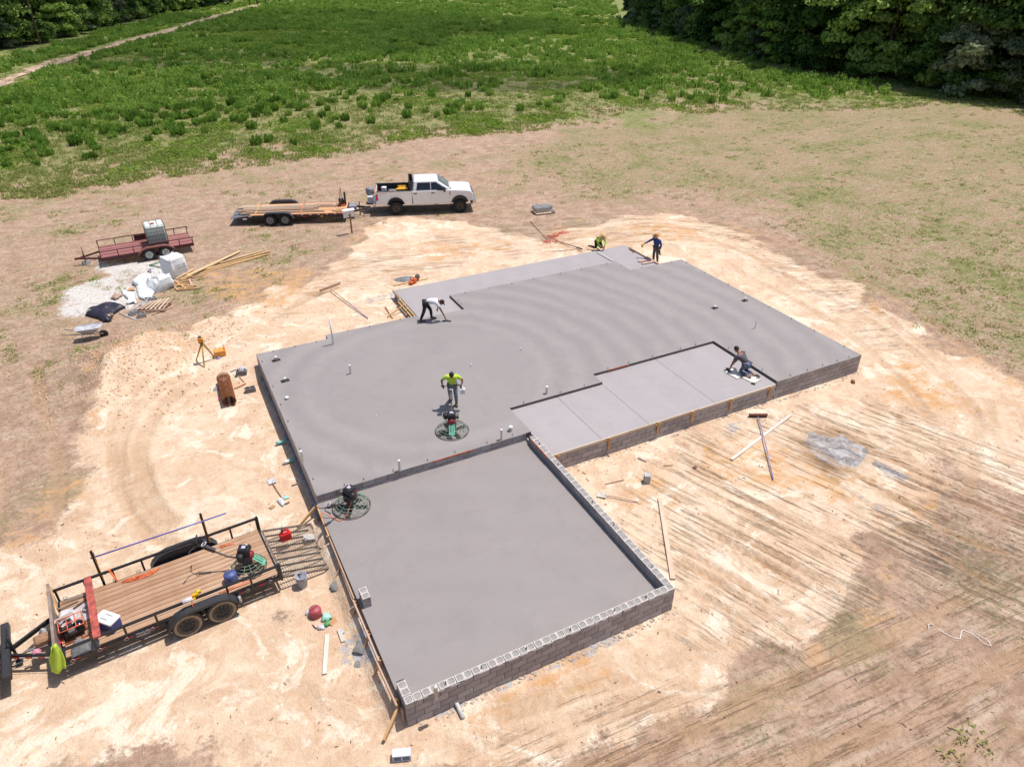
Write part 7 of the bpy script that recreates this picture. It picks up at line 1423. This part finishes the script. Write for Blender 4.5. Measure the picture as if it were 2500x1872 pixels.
def scatter(name, X, Y, var, m, label, smin, smax, seed, hs=1.):
    rg = np.random.default_rng(seed); Qs = []
    Z = gh(X, Y); k = rg.integers(0, len(var), len(X)); a = rg.uniform(0, 2*PI, len(X)); s = rg.uniform(smin, smax, len(X)); s2 = s*rg.uniform(.8, 1.2, len(X))*hs
    for v in range(len(var)):
        I = np.where(k == v)[0]
        if not len(I): continue
        q = var[v]; ca, sa_ = np.cos(a[I])[:, None, None], np.sin(a[I])[:, None, None]; sx = s[I][:, None, None]
        qx = (q[None, :, :, 0]*ca-q[None, :, :, 1]*sa_)*sx+X[I][:, None, None]; qy = (q[None, :, :, 0]*sa_+q[None, :, :, 1]*ca)*sx+Y[I][:, None, None]; qz = q[None, :, :, 2]*s2[I][:, None, None]+Z[I][:, None, None]
        Qs.append(np.stack([qx, qy, qz], -1).reshape(-1, 4, 3))
    o = obj(name, quad_mesh(name, np.concatenate(Qs), m), kind='stuff'); o['label'] = label; return o
X, Y, kl = wx[n_near:], wy[n_near:], kind_low[n_near:]
scatter('field_weeds', X[~kl], Y[~kl], far_v, WEED, 'mass of green weeds covering the far field', .6, 1.15, 5, 1.15)
# low ground plants in the field and grass tufts on the dirt
NL = 9000; lu = rgw.uniform(-60, 2280, NL); lv = rgw.uniform(0, 430, NL)
def px2w(U, V): d_ = FW_[None, :]+RT_[None, :]*((U*K-1250)/FPX)[:, None]-UP_[None, :]*((V*K-936)/FPX)[:, None]; t_ = -CAM[2]/d_[:, 2]; return CAM[0]+d_[:, 0]*t_, CAM[1]+d_[:, 1]*t_
lx, ly = px2w(lu, lv); q_ = (poly_sd(lx, ly, PF) > -2) & (fbm(lx/4, ly/4, 44) > .56); dpl = np.min(np.hypot(lx[:, None]-pth[None, :, 0], ly[:, None]-pth[None, :, 1]), axis=1); q_ &= dpl > 2.4; lx, ly = lx[q_], ly[q_]
scatter('low_weeds', np.concatenate([lx, X[kl]]), np.concatenate([ly, Y[kl]]), low_v, WEEDL, 'low yellow-green plants between the weeds', .7, 1.5, 6, 1.2)
NS = 30000; su = rgw.uniform(-60, 2280, NS); sv_ = rgw.uniform(120, 430, NS); sx_, sy_ = px2w(su, sv_); ks = (poly_sd(sx_, sy_, PF) > -3) & (rgw.random(NS) < .35+.5*(fbm(sx_/2, sy_/2, 66) > .5)); sx_, sy_ = sx_[ks], sy_[ks]
scatter('field_grass', sx_, sy_, [clump_q(500+k, 12, .30, .20, .030) for k in range(5)], leaf_material('field_grass', (.13, .18, .035), (.25, .31, .07), (.40, .42, .15), .5, .4), 'thin grass growing between the weed clumps', .6, 1.5, 10)
NT = 20000; tu = rgw.uniform(-60, 2280, NT); tv = rgw.uniform(200, 1650, NT); tx, ty = px2w(tu, tv)
gg = np.maximum.reduce([.75*sm(-2, 3, poly_sd(tx, ty, np.array(OLIVE).tolist()))*(.45+.55*sm(.42, .6, fbm(tx/3.3, ty/3.3, 55))), sm(-2, 3, poly_sd(tx, ty, GRASSL))*sm(.48, .66, fbm(tx/3.3, ty/3.3, 55))*(.3+.7*sm(.5, .7, fbm(tx/1.5, ty/1.5, 56))), .8*sm(-2, 3, poly_sd(tx, ty, GRASSR))*.18*sm(.48, .66, fbm(tx/3.3, ty/3.3, 55))*sm(.5, .7, fbm(tx/1.5, ty/1.5, 56))])
gg = gg*(1-np.maximum(sm(-1, 1, poly_sd(tx, ty, SAND)), sm(-1, 1, poly_sd(tx, ty, SAND2)))); kt = rgw.random(NT) < gg; tx, ty = tx[kt], ty[kt]
tuft_v = [clump_q(400+k, 16, .17, .06, .013) for k in range(6)]
scatter('grass_tufts', tx, ty, tuft_v, leaf_material('dry_grass', (.22, .25, .07), (.34, .38, .11), (.46, .46, .2), .4, .4), 'short grass tufts scattered over the bare soil', .6, 1.8, 9)
# clods and straw-like debris on the disturbed soil
def debris(name, n, poly, smin, smax, m, seed, label, lo=-1.):
    rg = np.random.default_rng(seed); xs = [p[0] for p in poly]; ys = [p[1] for p in poly]; X = rg.uniform(max(min(xs), -14), min(max(xs), 34), n); Y = rg.uniform(max(min(ys), -15), min(max(ys), 30), n); k = (poly_sd(X, Y, poly) > lo) & (poly_sd(X, Y, HP+[]) < -.25) & ~((X > -.2) & (X < 7.5) & (Y > -7.9) & (Y < .3)) & ~((X > 6.9) & (X < 20.6) & (Y > 9.5) & (Y < 13.5)) & ~((X > 7) & (X < 17.4) & (Y > -1.45) & (Y < 2.5)) & (fbm(X/1.6, Y/1.6, seed) > .47); X, Y = X[k], Y[k]
    P = np.stack([X, Y, gh(X, Y)+.012], 1); N_ = rg.normal(size=(len(X), 3))*.35; N_[:, 2] += 1; N_ /= np.linalg.norm(N_, axis=1)[:, None]
    o = obj(name, quad_mesh(name, quads(P, N_, rg.uniform(smin, smax, len(X)), rg, 2.6), m), kind='stuff'); o['label'] = label
debris('soil_debris', 9000, [(-14, -15), (34, -15), (34, 30), (-14, 30)], .015, .045, mat('debris_brown', (.26, .15, .085), .95, .4, 1), 3, 'bits of bark, straw and dry earth strewn over the ground')
mb = MB(); rg = random.Random(12); n = 0
while n < 1500:
    mx, my, a, s = MOUND[rg.randrange(5)]; x = rg.gauss(mx, s*1.1); y_ = rg.gauss(my, s*1.1)
    if x > -.4 and y_ < 10.3: continue
    q = rg.uniform(.02, .07); mb.box((x, y_, float(gh(x, y_))+q*.1), (q*1.6, q*1.2, q), rz=rg.random()*3, taper=.5); n += 1
obj('sand_clods', mb.mesh('sand_clods', mat('clod_sand', (.60, .42, .28), .95, .15, 2), fix=False), kind='stuff')['label'] = 'lumps of pale sand on the spoil mound'
